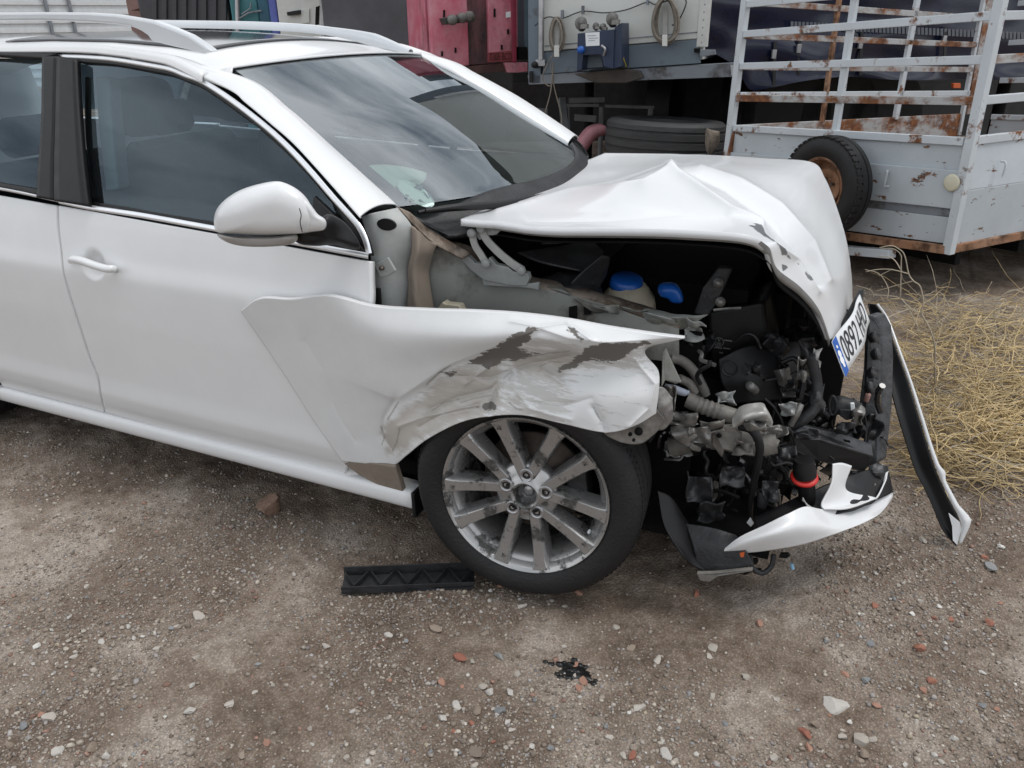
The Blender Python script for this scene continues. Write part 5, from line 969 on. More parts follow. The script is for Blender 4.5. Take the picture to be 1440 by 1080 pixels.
V, F = text_vf('0892 HHD', None, 1.0, 0.0, 1.0); V = V.copy(); w_ = np.ptp(V[:, 0]); h_ = np.ptp(V[:, 1]); V = np.array([plate_pt(.15 + .80 * (x - V[:, 0].min()) / w_, .86 - .74 * (y - V[:, 1].min()) / h_, .0035) for x, y, _ in V])
mesh_obj('plate_lettering', V, F, M_INK, npl, smooth=False)
for s, t, r0 in ((.05, .42, .010), (.05, .60, .012), (.055, .74, .007), (.05, .22, .005)):
    c = plate_pt(s, t, .0035); mesh_obj('plate_emblem', *lathe_vf([(0, .0006), (r0, .0006)], frame(c, plate_pt(s, t, .1) - c), 8), M_PAPER, npl)
plate_px('plate_holder', [(1166, 486, -.37), (1207, 409, -.07), (1214, 407, -.06), (1214, 420, -.07), (1180, 500, -.37)], .006, M_GREYBLK, car, .001)
bevel(box('gap_backing', (.50, .08, .70), (.08, .03, .10), M_DARK, car), .01)  # added dark box closing a bright gap beside the number plate
# ---- near front wheel: turned a little, leaning inwards
ST, CB = math.radians(-7.0), math.radians(3.56)
wa = np.array([math.cos(ST), -math.sin(ST), 0]); wb = np.array([math.sin(ST), math.cos(ST), 0]); wup = np.array([0, 0, 1]) * math.cos(CB) + wb * math.sin(CB); wout_ = np.cross(wup, wa); wout_ = -np.cross(wa, wup) * -1
wout_ = np.cross(wa, wup); wout_ = wout_ if wout_[1] < 0 else -wout_
WC = np.array([0, -.88, .329])
def wheel_frame(c, a, u, o): return Matrix(((a[0], u[0], o[0], c[0]), (a[1], u[1], o[1], c[1]), (a[2], u[2], o[2], c[2]), (0, 0, 0, 1)))
WM = wheel_frame(WC, wa, wup, wout_)
TY = [(.226, -.005), (.236, .002), (.252, .012), (.274, .016), (.294, .012), (.308, -.002), (.3155, -.022), (.3165, -.035), (.309, -.036), (.309, -.044), (.3175, -.045), (.318, -.078), (.310, -.079), (.310, -.088), (.318, -.089), (.318, -.125), (.310, -.126), (.310, -.134), (.3175, -.135), (.3165, -.170), (.312, -.190), (.295, -.208), (.26, -.212), (.226, -.20)]
def make_tyre(M, parent, prof=TY, seg=96, blocks=110, s=1.0):
    V, F = lathe_vf([(r * s, h * s) for r, h in prof], None, seg); 
    o = mesh_obj('tyre', V, F, M_RUBBER, parent, M=M, sharp=35)
    gr = []
    for i in range(blocks):                             # sipe ribs on the shoulder
        a = i / blocks * 2 * math.pi; c, sn = math.cos(a), math.sin(a); r0 = .3152 * s
        gr.append(box_vf((c * r0, sn * r0, -.030 * s), (c * .0012, sn * .0012, 0), (-sn * .0058 * s, c * .0058 * s, 0), (0, 0, .014 * s)))
    mesh_obj('tread_block', *merge(*gr), M_RUBBER, o, smooth=False, M=M)['kind'] = 'stuff'
    return o
wheel = mesh_obj('front_wheel', *lathe_vf([(.214, -.02), (.2215, -.004), (.2275, .004), (.2325, .006), (.2335, .000), (.230, -.008), (.229, -.03), (.2215, -.19), (.19, -.19), (.195, -.06), (.205, -.03), (.214, -.02)], None, 96), M_ALLOY, car, M=WM, sharp=40)
make_tyre(WM, wheel)
def spoke_vf(a0, a1):
    """tapered spoke: from hub (angle a0) to rim (angle a1), domed top, deep flanks"""
    st_ = np.linspace(0, 1, 9); rows = []
    for s in st_:
        r = .058 + (.217 - .058) * s; a = a0 + (a1 - a0) * s; w = .0150 + .0040 * s + .007 * max(0, s - .85) / .15; h = -.014 + .017 * s - .004 * math.sin(math.pi * s); dp = -.060
        c = (1 - s) * .056 * np.array([math.cos(a0), math.sin(a0), 0]) + s * .2255 * np.array([math.cos(a1), math.sin(a1), 0]); dd = .2255 * np.array([math.cos(a1), math.sin(a1), 0]) - .056 * np.array([math.cos(a0), math.sin(a0), 0]); dd /= np.linalg.norm(dd); t_ = np.array([-dd[1], dd[0], 0])
        rows.append([c + t_ * w * x + np.array([0, 0, z]) for x, z in ((-1.25, dp), (-1.12, h - .016), (-.92, h - .003), (-.75, h), (.75, h), (.92, h - .003), (1.12, h - .016), (1.25, dp))])
    A = np.array(rows); return A.reshape(-1, 3), [tuple(f) for f in gfaces(9, 8, True)]
sp0 = None
V, F = spoke_vf(math.radians(-9), math.radians(-21)); V2_, F2_ = spoke_vf(math.radians(9), math.radians(21))
base_ang = math.radians(90 - 2)
for k in range(5):
    R_k = WM @ Matrix.Rotation(base_ang + k * 2 * math.pi / 5, 4, 'Z')
    if sp0 is None: sp0 = (mesh_obj('spoke', V, F, M_ALLOY, wheel, M=R_k, sharp=32), mesh_obj('spoke', V2_, F2_, M_ALLOY, wheel, M=R_k, sharp=32))
    else: share('spoke', sp0[0], wheel, R_k); share('spoke', sp0[1], wheel, R_k)
mesh_obj('hub', *lathe_vf([(.030, -.075), (.030, -.014), (.033, -.008), (.038, -.006), (.044, -.012), (.060, -.020), (.082, -.024), (.090, -.034), (.086, -.070)], None, 60), M_ALLOY, wheel, M=WM, sharp=50)
mesh_obj('axle_end', *lathe_vf([(0, -.038), (.013, -.038), (.015, -.042), (.0155, -.055), (.030, -.058)], None, 24), M_ALLOYB, wheel, M=WM)
bz = None
for k in range(5):
    a = base_ang + k * 2 * math.pi / 5; Mk = WM @ Matrix.Translation((.0585 * math.cos(a), .0585 * math.sin(a), -.012))
    if bz is None: bz = (mesh_obj('bolt_seat', *lathe_vf([(.0135, -.014), (.0145, .001), (.019, .0015), (.021, -.010)], None, 20), M_ALLOYB, wheel, M=Mk), mesh_obj('wheel_bolt', *lathe_vf([(0, -.006), (.004, -.006), (.005, -.002), (.010, -.001), (.0125, -.004), (.013, -.014)], None, 14), M_BLACK, wheel, M=Mk))
    else: share('bolt_seat', bz[0], wheel, Mk); share('wheel_bolt', bz[1], wheel, Mk)
mesh_obj('brake_disc', *lathe_vf([(.03, -.085), (.075, -.083), (.078, -.098), (.145, -.098), (.145, -.120), (.03, -.12)], None, 64), M_STEEL, wheel, M=WM)
Mc = WM @ Matrix.Rotation(math.radians(8), 4, 'Z') @ Matrix.Translation((.132, 0, -.092)); o = mesh_obj('brake_caliper', *box_vf((0, 0, 0), (.03, 0, 0), (0, .06, 0), (0, 0, .035)), M_GREYBLK, wheel, M=Mc, smooth=False); bevel(o, .01)
mesh_obj('valve', *lathe_vf([(0, .004), (.004, .003), (.004, -.01)], None, 8), M_PAPER, wheel, M=WM @ Matrix.Rotation(math.radians(-28), 4, 'Z') @ Matrix.Translation((.198, 0, -.03)))
# the other wheels, plain
for c, sgn in (((0, .82, .316), 1), ((-2.578, -.86, .316), -1), ((-2.578, .86, .316), 1)):
    Mw = wheel_frame(np.array(c), np.array([1., 0, 0]) , np.array([0, 0, 1.]), np.array([0, sgn, 0.])) if sgn < 0 else wheel_frame(np.array(c), np.array([-1., 0, 0]), np.array([0, 0, 1.]), np.array([0, 1., 0]))
    w = share('front_wheel' if c[0] == 0 else 'rear_wheel', wheel, car, Mw); ty = [x for x in wheel.children if x.name.startswith('tyre')][0]; share('tyre', ty, w, Mw)
    for k in range(5):
        Rk = Mw @ Matrix.Rotation(base_ang + k * 2 * math.pi / 5, 4, 'Z'); share('spoke', sp0[0], w, Rk); share('spoke', sp0[1], w, Rk)
    share('hub', [x for x in wheel.children if x.name.startswith('hub')][0], w, Mw)
# wheel house behind the near wheel
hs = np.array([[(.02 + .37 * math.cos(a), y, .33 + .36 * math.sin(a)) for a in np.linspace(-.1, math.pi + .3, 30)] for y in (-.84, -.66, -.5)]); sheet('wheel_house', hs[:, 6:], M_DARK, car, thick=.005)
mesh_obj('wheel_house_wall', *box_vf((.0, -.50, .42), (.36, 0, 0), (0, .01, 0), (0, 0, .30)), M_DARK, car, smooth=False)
tube('suspension_arm', [(.0, -.72, .22), (.0, -.45, .24)], .03, M_DARK, car, 10)
tube('drive_shaft', [(0, -.80, .32), (0, -.2, .34)], .022, M_DARK, car, 10)
# far fender, plain, and nose support so the bonnet rests on something
A = net([[(-.46, .84, .93), (-.1, .83, .93), (.3, .80, .90), (.55, .74, .85)], [(-.46, .89, .70), (-.1, .895, .72), (.3, .88, .72), (.56, .80, .70)], [(-.46, .885, .45), (-.3, .89, .6), (.3, .885, .62), (.56, .80, .5)]], 30, 16); sheet('front_fender', A, M_PAINT, car, thick=.004)
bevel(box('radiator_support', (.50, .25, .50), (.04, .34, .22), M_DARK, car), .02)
bevel(box('bay_backing', (.575, .10, .38), (.15, .04, .22), M_DARK, car, rz=.25), .02)  # added dark backing that hides bright ground behind the engine bay
# ------------------------------------------------------------------ livestock trailer
def hdir(p, q): d = np.array(q) - np.array(p); d[2] = 0; return d / np.linalg.norm(d)
class Pl:                                               # upright plane through p and q; n faces the camera
    def __init__(s, p, q):
        s.a = np.array(p, float); s.d = hdir(p, q); s.n = np.cross(s.d, [0, 0, 1.]); s.n = s.n if np.dot(CAM - s.a, s.n) > 0 else -s.n
    def at(s, u, v, off=0.): return PN(u, v, s.a + s.n * off, s.n)
    def quad(s, pxs, off=0.): return [s.at(u, v, off) for u, v in pxs]
QL, QR = PD(1033, 183, 5.45), PD(1357, 200, 4.0)
FP = Pl(QL, QR); fd = FP.d; sd_ = -FP.n                  # front runs along fd; trailer runs back along sd_
tr = empty('livestock_trailer', (QL + QR) / 2 * np.array([1, 1, 0]), 'rusty pale grey livestock trailer with open railed cage sides', 'trailer')
BW = .042
def rail_f(p, q, m=M_RUSTP, w=BW, off=0., name='rail'): return bar(name, FP.at(*p, off), FP.at(*q, off), .03, w, m, tr)
def fitpost(pl, lo, hi, m, w=.045, t=.045, ext=.55, name='post', off=0.):
    a, b = pl.at(*lo, off), pl.at(*hi, off); up = (b - a) / np.linalg.norm(b - a); return bar(name, a, b + up * ext, w, t, m, tr, ref=pl.n)
fitpost(FP, (1021, 240), (1049, 0), M_RUSTP, .05); fitpost(FP, (1333, 357), (1408, 0), M_RUSTP, .05); fitpost(FP, (1175, 186), (1202, 0), M_RUSTP, .04, .03, off=-.015)
for p, q, m in [((1050, 6), (1392, -28), M_RUSTP), ((1046, 48), (1396, 22), M_RUSTP), ((1042, 93), (1383, 84), M_RUSTP), ((1037, 138), (1371, 142), M_RUSTM), ((1033, 180), (1357, 199), M_RUSTP)]: rail_f(p, q, m)
rail_f((1052, -40), (1412, -90), M_RUSTP)
# front lower board: three pressed strips
def strip(pl, px, off, th, m, name='board'): return prism(name, pl.quad(px, off), pl.n * -th, m, tr, .004)
M_BOARD = worn('chipped_board', (.46, .50, .53), (.20, .085, .035), .5, scale=8., lo=.605, hi=.635, mid=(.07, .035, .02), stretch=(1, 1, 2.2))
strip(FP, [(1030, 184), (1356, 203), (1349, 240), (1025, 214)], -.005, .02, M_BOARD)
strip(FP, [(1025, 214), (1349, 240), (1339, 294), (1016, 258)], .015, .02, M_BOARD)
strip(FP, [(1016, 258), (1339, 294), (1337, 306), (1014, 268)], -.005, .02, M_GREYSTRIP if 'M_GREYSTRIP' in globals() else M_LGREY)  # recess strip, its shading put in as a darker grey
strip(FP, [(1014, 268), (1337, 306), (1331, 343), (1008, 300)], -.005, .02, M_BOARD)
bar('bottom_frame', FP.at(1004, 306, .01), FP.at(1330, 351, .01), .04, .045, M_RUST, tr)
bar('drawbar', FP.at(1110, 345, .0), FP.at(1255, 357, .02), .06, .05, M_RUSTP, tr)
# side wall on the right, running back
SPl = Pl(QR, QR + sd_); sa = FP.at(1350, 240)
SPl = Pl(sa, sa + sd_)
LEN = 3.0; PT = {k: FP.at(*v) for k, v in dict(r5=(1357, 199), r4=(1371, 142), r3=(1383, 84), r2=(1396, 22), bot=(1331, 351), mid=(1344, 268)).items()}
tilt = np.array([0, 0, 0.012])
for k in ('r5', 'r4', 'r3', 'r2'): bar('rail', PT[k] + sd_ * .03, PT[k] + sd_ * LEN + tilt, .03, BW, M_RUSTP if k != 'r3' else M_RUSTM, tr)
sb = [PT['r5'], PT['r5'] + sd_ * LEN, PT['mid'] + sd_ * LEN + fd * .03, PT['mid'] + fd * .03]
prism('board', sb, -fd * .02, M_BOARD, tr, .004); prism('board', [sb[3], sb[2], PT['bot'] + sd_ * LEN, PT['bot']], -fd * .02, M_BOARD, tr, .004)
bar('bottom_frame', PT['bot'], PT['bot'] + sd_ * LEN, .04, .045, M_RUST, tr)
for k in (1.0, 2.0, 3.0): bar('post', PT['bot'] + sd_ * k, PT['r2'] + sd_ * k + np.array([0, 0, .4]), .04, .04, M_RUSTP, tr, ref=fd)
# far side wall seen through the bars
lp = FP.at(1033, 183); LP = Pl(lp, lp + sd_)
def rail_l(p, q, m): return bar('rail', LP.at(*p), LP.at(*q), .03, .04, m, tr)
for p, q, m in [((1054, 3), (1380, 26), M_RUSTM), ((1048, 50), (1372, 63), M_RUSTM), ((1044, 94), (1366, 98), M_RUSTM), ((1040, 134), (1362, 131), M_RUSTP)]: rail_l(p, q, m)
for lo, hi, m, w in [((1156, 172), (1180, 0), M_RUST, .03), ((1259, 168), (1290, 0), M_RUSTP, .045), ((1362, 160), (1390, 0), M_RUSTM, .08), ((1348, 190), (1372, 60), M_RUSTP, .03)]: fitpost(LP, lo, hi, m, w, .03)
prism('board', LP.quad([(1036, 176), (1352, 160), (1346, 192), (1030, 192)]), LP.n * -.02, M_RUSTM, tr, .004)
prism('board', LP.quad([(1030, 192), (1346, 192), (1342, 240), (1014, 268)]), LP.n * -.02, M_RUSTM, tr, .004)
fl = [FP.at(1016, 268, -.06), FP.at(1334, 318, -.06), FP.at(1334, 318, -.06) + sd_ * LEN, FP.at(1016, 268, -.06) + sd_ * LEN]
prism('floor', fl, (0, 0, -.03), M_RUST, tr)
bk_a, bk_b = fl[3], fl[2]
for h in (.05, .35, .65, .95, 1.25): bar('rail', bk_a + np.array([0, 0, h]), bk_b + np.array([0, 0, h]), .03, BW, M_RUSTP, tr)
prism('board', [bk_a, bk_b, bk_b + np.array([0, 0, .34]), bk_a + np.array([0, 0, .34])], sd_ * .02, M_BOARD, tr)
mc = FP.at(1338, 257, .03); mesh_obj('round_reflector', *lathe_vf([(0, .006), (.036, .006), (.044, .003), (.045, -.004)], frame(mc, FP.n), 28), mat('cream_reflector', (.60, .57, .44), .4, var=.1), tr)
for u, v in ((1246, 250),):
    tube('hook', [FP.at(u, v - 8, .03), FP.at(u + 2, v - 9, .045), FP.at(u - 1, v + 4, .04), FP.at(u - 2, v + 12, .03), FP.at(u + 3, v + 12, .03)], .006, M_RUSTP, tr, 7, 20)
tube('hook', [sa + sd_ * .28 + fd * f + np.array([0, 0, z]) for f, z in ((.03, .03), (.06, .02), (.06, -.05))], .006, M_RUSTP, tr, 7, 14)
# axle, wheels and mudguard below, so that it stands
for s_, base in ((1, fl[1]), (-1, fl[0])):
    c = base + sd_ * 1.7 + fd * s_ * .12; c[2] = .30; Mw = frame(c, fd * s_)
    w = mesh_obj('wheel', *lathe_vf([(0, .02), (.08, .02), (.12, .0), (.17, .0), (.175, .06), (.185, .06), (.185, -.06)], Mw, 30), M_RUST, tr)
    mesh_obj('tyre', *lathe_vf([(.18, .06), (.2, .075), (.26, .07), (.295, .05), (.30, 0), (.295, -.06), (.2, -.075)], Mw, 40), M_RUBBER, w)
    A = np.array([[c + fd * s_ * o + sd_ * .36 * math.cos(a) + np.array([0, 0, .36 * math.sin(a)]) for a in np.linspace(.2, 2.94, 20)] for o in (-.1, .1)]); sheet('mudguard', A, M_RUST, tr, thick=.006)
for k_ in (.22, .8, 1.5, 2.3):
    a_, b_ = fl[0] + sd_ * k_ + fd * .05, fl[1] + sd_ * k_ - fd * .05; bar('light_block_beam', a_ - np.array([0, 0, .14]), b_ - np.array([0, 0, .14]), .05, .24, M_DARK, tr)  # added dark beams that keep light from the ground under the floor
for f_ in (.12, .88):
    a_ = fl[0] * (1 - f_) + fl[1] * f_ - np.array([0, 0, .12]); bar('light_block_rail', a_ + sd_ * .15, a_ + sd_ * (LEN - .1), .05, .20, M_DARK, tr)  # added lengthwise beams, also there to block light under the trailer
bar('axle', fl[0] + sd_ * 1.7 + np.array([0, 0, .30 - fl[0][2]]), fl[1] + sd_ * 1.7 + np.array([0, 0, .30 - fl[1][2]]), .06, .06, M_RUST, tr)
dbm = (fl[0] + fl[1]) / 2; tube('support_leg', [dbm - sd_ * .05, np.array([dbm[0] - sd_[0] * .05, dbm[1] - sd_[1] * .05, 0])], .03, M_RUST, tr, 10)
# spare wheel bolted on the front board
pc = FP.at(1160, 262, .17); Msp = frame(pc, FP.n, np.array([0, 0, 1.]))
spw = mesh_obj('spare_wheel', *lathe_vf([(0, -.03), (.05, -.03), (.06, -.018), (.10, -.010), (.115, -.035), (.150, -.045), (.160, .05), (.172, .058), (.178, .05), (.172, -.09)], Msp, 48), M_RUST, tr, sharp=40)
mesh_obj('tyre', *lathe_vf([(.172, .05), (.185, .062), (.225, .072), (.262, .066), (.283, .05), (.292, .03), (.284, .028), (.284, .022), (.293, .020), (.294, -.018), (.286, -.02), (.286, -.026), (.293, -.028), (.290, -.06), (.270, -.082), (.2, -.09)], Msp, 72), M_RUBBER, spw, sharp=35)
lug0 = None
for i in range(44):
    a = i / 44 * 2 * math.pi; Ml = Msp @ Matrix.Rotation(a, 4, 'Z') @ Matrix.Translation((.287, 0, .038))
    if lug0 is None: lug0 = mesh_obj('tread_lug', *box_vf((0, 0, 0), (.0065, 0, .002), (0, .014, 0), (0, 0, .018)), M_RUBBER, spw, M=Ml, smooth=False)
    else: share('tread_lug', lug0, spw, Ml)
n0 = None
for k in range(4):
    a = k * math.pi / 2 + .4; Mk = Msp @ Matrix.Translation((.042 * math.cos(a), .042 * math.sin(a), -.015))
    if n0 is None: n0 = mesh_obj('wheel_nut', *lathe_vf([(0, .012), (.008, .012), (.009, -.012)], None, 6), M_STEEL, spw, M=Mk, smooth=False)
    else: share('wheel_nut', n0, spw, Mk)
tube('clamp', [np.array(Msp @ Vector((.03, 0, .0))), np.array(Msp @ Vector((.05, .0, .03)))], .012, M_PRIMER, spw, 8)

# ------------------------------------------------------------------ cream-fronted semi-trailer
KA, KB = PD(742, 118, 6.9), PD(1034, 108, 6.2); KP = Pl(KA, KB); kb = -KP.n; kd = KP.d
st = empty('box_trailer', (KA + KB) / 2 * np.array([1, 1, 0]), 'semi-trailer with cream front wall above a blue grey band', 'trailer')
def kp(name, px, off, th, m, bev=.003, par=None): return prism(name, KP.quad(px, off), KP.n * -th, m, par or st, bev)
def up_to(px, z):                                       # continue the pixel's vertical up to height z in the plane
    q = KP.at(*px); return np.array([q[0], q[1], z])
HT = 3.75
prism('front_panel', [KP.at(765, 72), KP.at(982, 54), up_to((982, 54), HT), up_to((765, 72), HT)], kb * .04, M_CREAM, st)
kp('band_panel', [(765, 74), (981, 56), (984, 89), (763, 104)], .012, .05, M_GREY)
kp('frame_beam', [(742, 106), (1036, 88), (1035, 108), (744, 119)], .0, .12, M_LGREY)
kp('seam', [(766, 64), (981, 44.5), (981, 46), (766, 65.5)], .004, .006, M_LGREY, 0)
prism('corner_post', [KP.at(743, 118), KP.at(760, 117), up_to((764, 60), HT), up_to((743, 60), HT)], kb * .1, M_GREY, st)
pa_ = KP.at(761, 84, .05); tube('air_pipe', [pa_, np.array([pa_[0], pa_[1], 3.2])], .025, M_ALLOYB, st, 12)
prism('edge_strip', [KP.at(979, 66, .014), KP.at(994, 66, .014), up_to((994, 66), HT) + KP.n * .014, up_to((979, 66), HT) + KP.n * .014], kb * .05, M_WHITEP, st)
rv = None
for i in range(14):
    q = up_to((987, 60), 1.16 + i * .055) + KP.n * .014; Mv = frame(q, KP.n)
    if rv is None: rv = mesh_obj('rivet', *lathe_vf([(0, .003), (.004, .002), (.006, 0)], None, 8), M_LGREY, st, M=Mv)
    else: share('rivet', rv, st, Mv)
kp('side_bracket', [(976, 68), (984, 68), (984, 74), (976, 74)], .05, .03, M_DARK, 0); kp('side_bracket', [(984, 70), (1005, 70), (1006, 77), (984, 80)], .04, .04, M_LGREY)
kp('end_plate', [(1027, 92), (1034, 91), (1034, 107), (1028, 107)], .02, .02, M_ALLOYB)
lathe = lathe_vf
mesh_obj('valve_knob', *lathe_vf([(0, .04), (.025, .04), (.03, 0), (.03, -.05)], frame(KP.at(753, 91, .05), KP.n), 14), M_BLACK, st); kp('valve_block', [(753, 84), (766, 84), (766, 93), (753, 93)], .06, .06, M_ALLOYB)
kp('handle_slot', [(744, 100), (749, 100), (749, 116), (744, 116)], .03, .02, M_BLACK)
# body, roof and underframe behind the front wall
bodyc = [KP.at(748, 100, -.05), KP.at(986, 84, -.05)]
V, F = prism_vf([bodyc[0] + kb * .06, bodyc[1] + kb * .06, bodyc[1] + kb * 6, bodyc[0] + kb * 6], (0, 0, HT - 1.12)); mesh_obj('box_body', V, F, M_CREAM, st, smooth=False)
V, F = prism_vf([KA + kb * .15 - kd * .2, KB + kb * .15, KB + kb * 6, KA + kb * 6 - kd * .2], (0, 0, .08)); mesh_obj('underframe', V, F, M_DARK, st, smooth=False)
for s in (.25, .75):
    q = KA * (1 - s) + KB * s + kb * 3.5; q[2] = .5; tube('wheel', [q - kd * .15, q + kd * .15], .5, M_RUBBER, st, 28)
for s in (.1, .9):
    q = KA * (1 - s) + KB * s + kb * 1.2; tube('landing_leg', [np.array([q[0], q[1], 1.0]), np.array([q[0], q[1], 0])], .05, M_DARK, st, 8)
# coupling box
M_DULL = mat('dull_cast_metal', (.20, .195, .185), .65, metal=.2, var=.5, scale=25)
cbx = [(813, 47), (820, 44), (862, 41), (872, 40), (873, 33), (874, 96), (864, 97), (848, 93), (845, 77), (820, 78), (818, 96), (812, 100)]
cb = kp('coupling_box', [(812, 47), (864, 41), (862, 97), (849, 94), (845, 77), (820, 78), (818, 98), (811, 101)], .28, .24, M_NAVYBOX, .006)
kp('box_cheek', [(864, 38), (874, 32), (874, 94), (862, 97)], .26, .22, M_NAVYBOX, .006, cb)
kp('box_recess', [(820, 78), (845, 77), (848, 94), (819, 96)], .14, .02, M_GREY, 0, cb)
kp('paper_label', [(823, 46), (843, 45), (843, 64), (824, 65)], .284, .003, M_PAPER, 0, cb)
for i, (u0, u1, v0) in enumerate([(826, 838, 50), (828, 841, 53.5), (827, 836, 57)]): kp('label_print', [(u0, v0), (u1, v0 - .6), (u1, v0 + .3), (u0, v0 + .9)], .286, .001, mat('label_ink', (.35, .38, .42), .6), 0, cb)
mesh_obj('blue_knob', *lathe_vf([(0, .03), (.026, .028), (.03, 0), (.03, -.03)], frame(KP.at(817, 70, .29), KP.n), 18), M_BLUE, cb)
tube('coupling_lever', [KP.at(846, 64, .3), KP.at(851, 69, .31), KP.at(849, 78, .29)], .01, M_ALLOYB, cb, 8, 10)
for u, v, s in ((817, 33, 1.), (861, 27, 1.), (838, 37, .55), (848, 38, .55)):
    mesh_obj('air_coupling', *lathe_vf([(0, .05 * s), (.03 * s, .05 * s), (.034 * s, .02 * s), (.05 * s, .015 * s), (.05 * s, -.01 * s), (.035 * s, -.03 * s), (.035 * s, -.07 * s), (0, -.07 * s)], frame(KP.at(u, v, .22), KP.n + np.array([.2, 0, .5])), 18), M_DULL, cb)
    mesh_obj('coupling_ear', *box_vf(KP.at(u + 5 * s, v + 4 * s, .25), kd * .03 * s, (0, 0, .018 * s), KP.n * .02), M_SILVER, cb, smooth=False)
kp('dirty_skirt', [(806, 104), (872, 96), (900, 100), (905, 110), (880, 117), (838, 117)], .10, .05, mat('greasy_brown', (.06, .05, .042), .7, var=.4), .01)
tube('yellow_cable', [KP.at(872, 72, .2), KP.at(876, 82, .2), KP.at(880, 93, .12)], .008, M_YELL, st, 7, 12)
# hanging air hoses (coils) and the slack line
def coil(u, v, wpx, hpx, turns, label, r=.009):
    P = []; cs = []
    rq = random.Random(int(u))
    for k in range(turns):
        w_, h_ = wpx * rq.uniform(.75, 1.08), hpx * rq.uniform(.86, 1.05); du, off = rq.uniform(-2.2, 2.2), .04 + .014 * k
        for a in np.linspace(0, 2 * math.pi, 36, endpoint=False): P.append(KP.at(u + du + w_ * math.sin(a) * (1 - .18 * math.cos(a)), v - h_ * math.cos(a), off + .012 * math.sin(a + k)))
    o = tube('hose_coil', P, r, M_ROPE, None, 7); tag(o, label, 'hose'); return o
h1 = coil(783, 48, 9, 23, 7, 'coiled grey hose hanging beside the dark blue coupling box and white pipe')
h2 = coil(936, 28, 17, 33, 10, 'thick coil of brown hose hanging on a white hook near the navy side')
for u, v0, v1 in ((935, 9, 63), (783, 33, 78)):
    kp('hose_hook', [(u - 3.5, v0), (u + 3.5, v0), (u + 3, v1), (u - 3, v1)], .03, .012, M_WHITEP); kp('hose_hook', [(u - 4, v1 - 14), (u + 3, v1 - 14), (u + 3, v1 + 2), (u - 4, v1 + 2)], .22, .012, M_WHITEP)
tail_ = tube('loose_cord', [KP.at(*p, .1) for p in [(783, 70), (770, 90), (763, 110), (772, 121), (779, 112), (774, 95), (778, 90)]] + [KP.at(*p, .12) for p in [(774, 130), (765, 165), (766, 180)]], .005, M_ROPE, h1, 6, 70)
tube('loose_cord', [KP.at(*p, .1) for p in [(778, 95), (779, 120), (786, 148), (790, 165), (789, 178)]], .005, M_ROPE, h1, 6, 30)
lw = tube('slack_cable', [KP.at(*p, .05) for p in [(752, 36), (770, 24), (790, 26), (819, 16), (850, 18), (880, 14), (910, 3), (922, 6), (950, -2), (965, 2), (955, 28), (945, 36)]], .005, M_INK, st, 6, 90)
for u, v in ((819, 16), (910, 3), (790, 22)): kp('cable_post', [(u - 1.5, v - 8), (u + 1.5, v - 8), (u + 1.5, v + 4), (u - 1.5, v + 4)], .06, .03, M_LGREY, 0)

# ------------------------------------------------------------------ navy curtain trailer to the right
NA, NB = PD(992, 70, 6.35), PD(1500, 108, 7.6); NP = Pl(NA, NB); nb = -NP.n; nd = NP.d
nt = empty('curtain_trailer', (NA + NB) / 2 * np.array([1, 1, 0]), 'long trailer with glossy navy tarpaulin sides behind the livestock cage', 'trailer')
bot_px = [(988, 66), (1010, 78), (1038, 98), (1055, 126), (1085, 122), (1120, 114), (1160, 109), (1200, 108), (1250, 112), (1320, 113), (1400, 112), (1560, 118)]
lowc = cr([NP.at(u, v) for u, v in bot_px], 160); hi = lowc.copy(); hi[:, 2] = 3.9
t = (np.linspace(0, 1, 90) ** 1.8)[:, None, None]; A = lowc[None] * (1 - t) + hi[None] * t
hgt = A[..., 2] - lowc[None, :, 2]; amp = .085 * np.exp(-hgt / .30) + .007
sx_ = (A - NA) @ nd
A = A + NP.n * (amp * (wob(np.stack([sx_ * 1.2, A[..., 2] * 5, sx_ * 0], -1), 3.2, 120, 3)))[..., None]
sheet('tarpaulin', A, M_NAVY, nt, thick=.004)
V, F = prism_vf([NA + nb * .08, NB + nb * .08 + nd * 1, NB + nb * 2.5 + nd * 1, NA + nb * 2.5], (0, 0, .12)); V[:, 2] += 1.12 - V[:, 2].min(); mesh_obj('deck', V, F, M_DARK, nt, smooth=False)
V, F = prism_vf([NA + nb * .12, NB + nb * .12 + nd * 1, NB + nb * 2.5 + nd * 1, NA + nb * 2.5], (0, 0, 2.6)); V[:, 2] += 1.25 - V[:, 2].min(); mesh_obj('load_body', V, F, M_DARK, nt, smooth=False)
for px in [(1090, 120), (1125, 112), (1212, 106), (1330, 100)]:
    u, v = px; s0 = NP.at(u, v - 62, .03); s1 = NP.at(u - 2, v, .04); bar('strap', s0, s1, .03, .008, M_INK, nt, ref=NP.n, bev=0); b0 = NP.at(u - 1, v - 50, .05); bar('buckle', b0, b0 - np.array([0, 0, .07]), .04, .02, M_ALLOYB, nt, ref=NP.n)
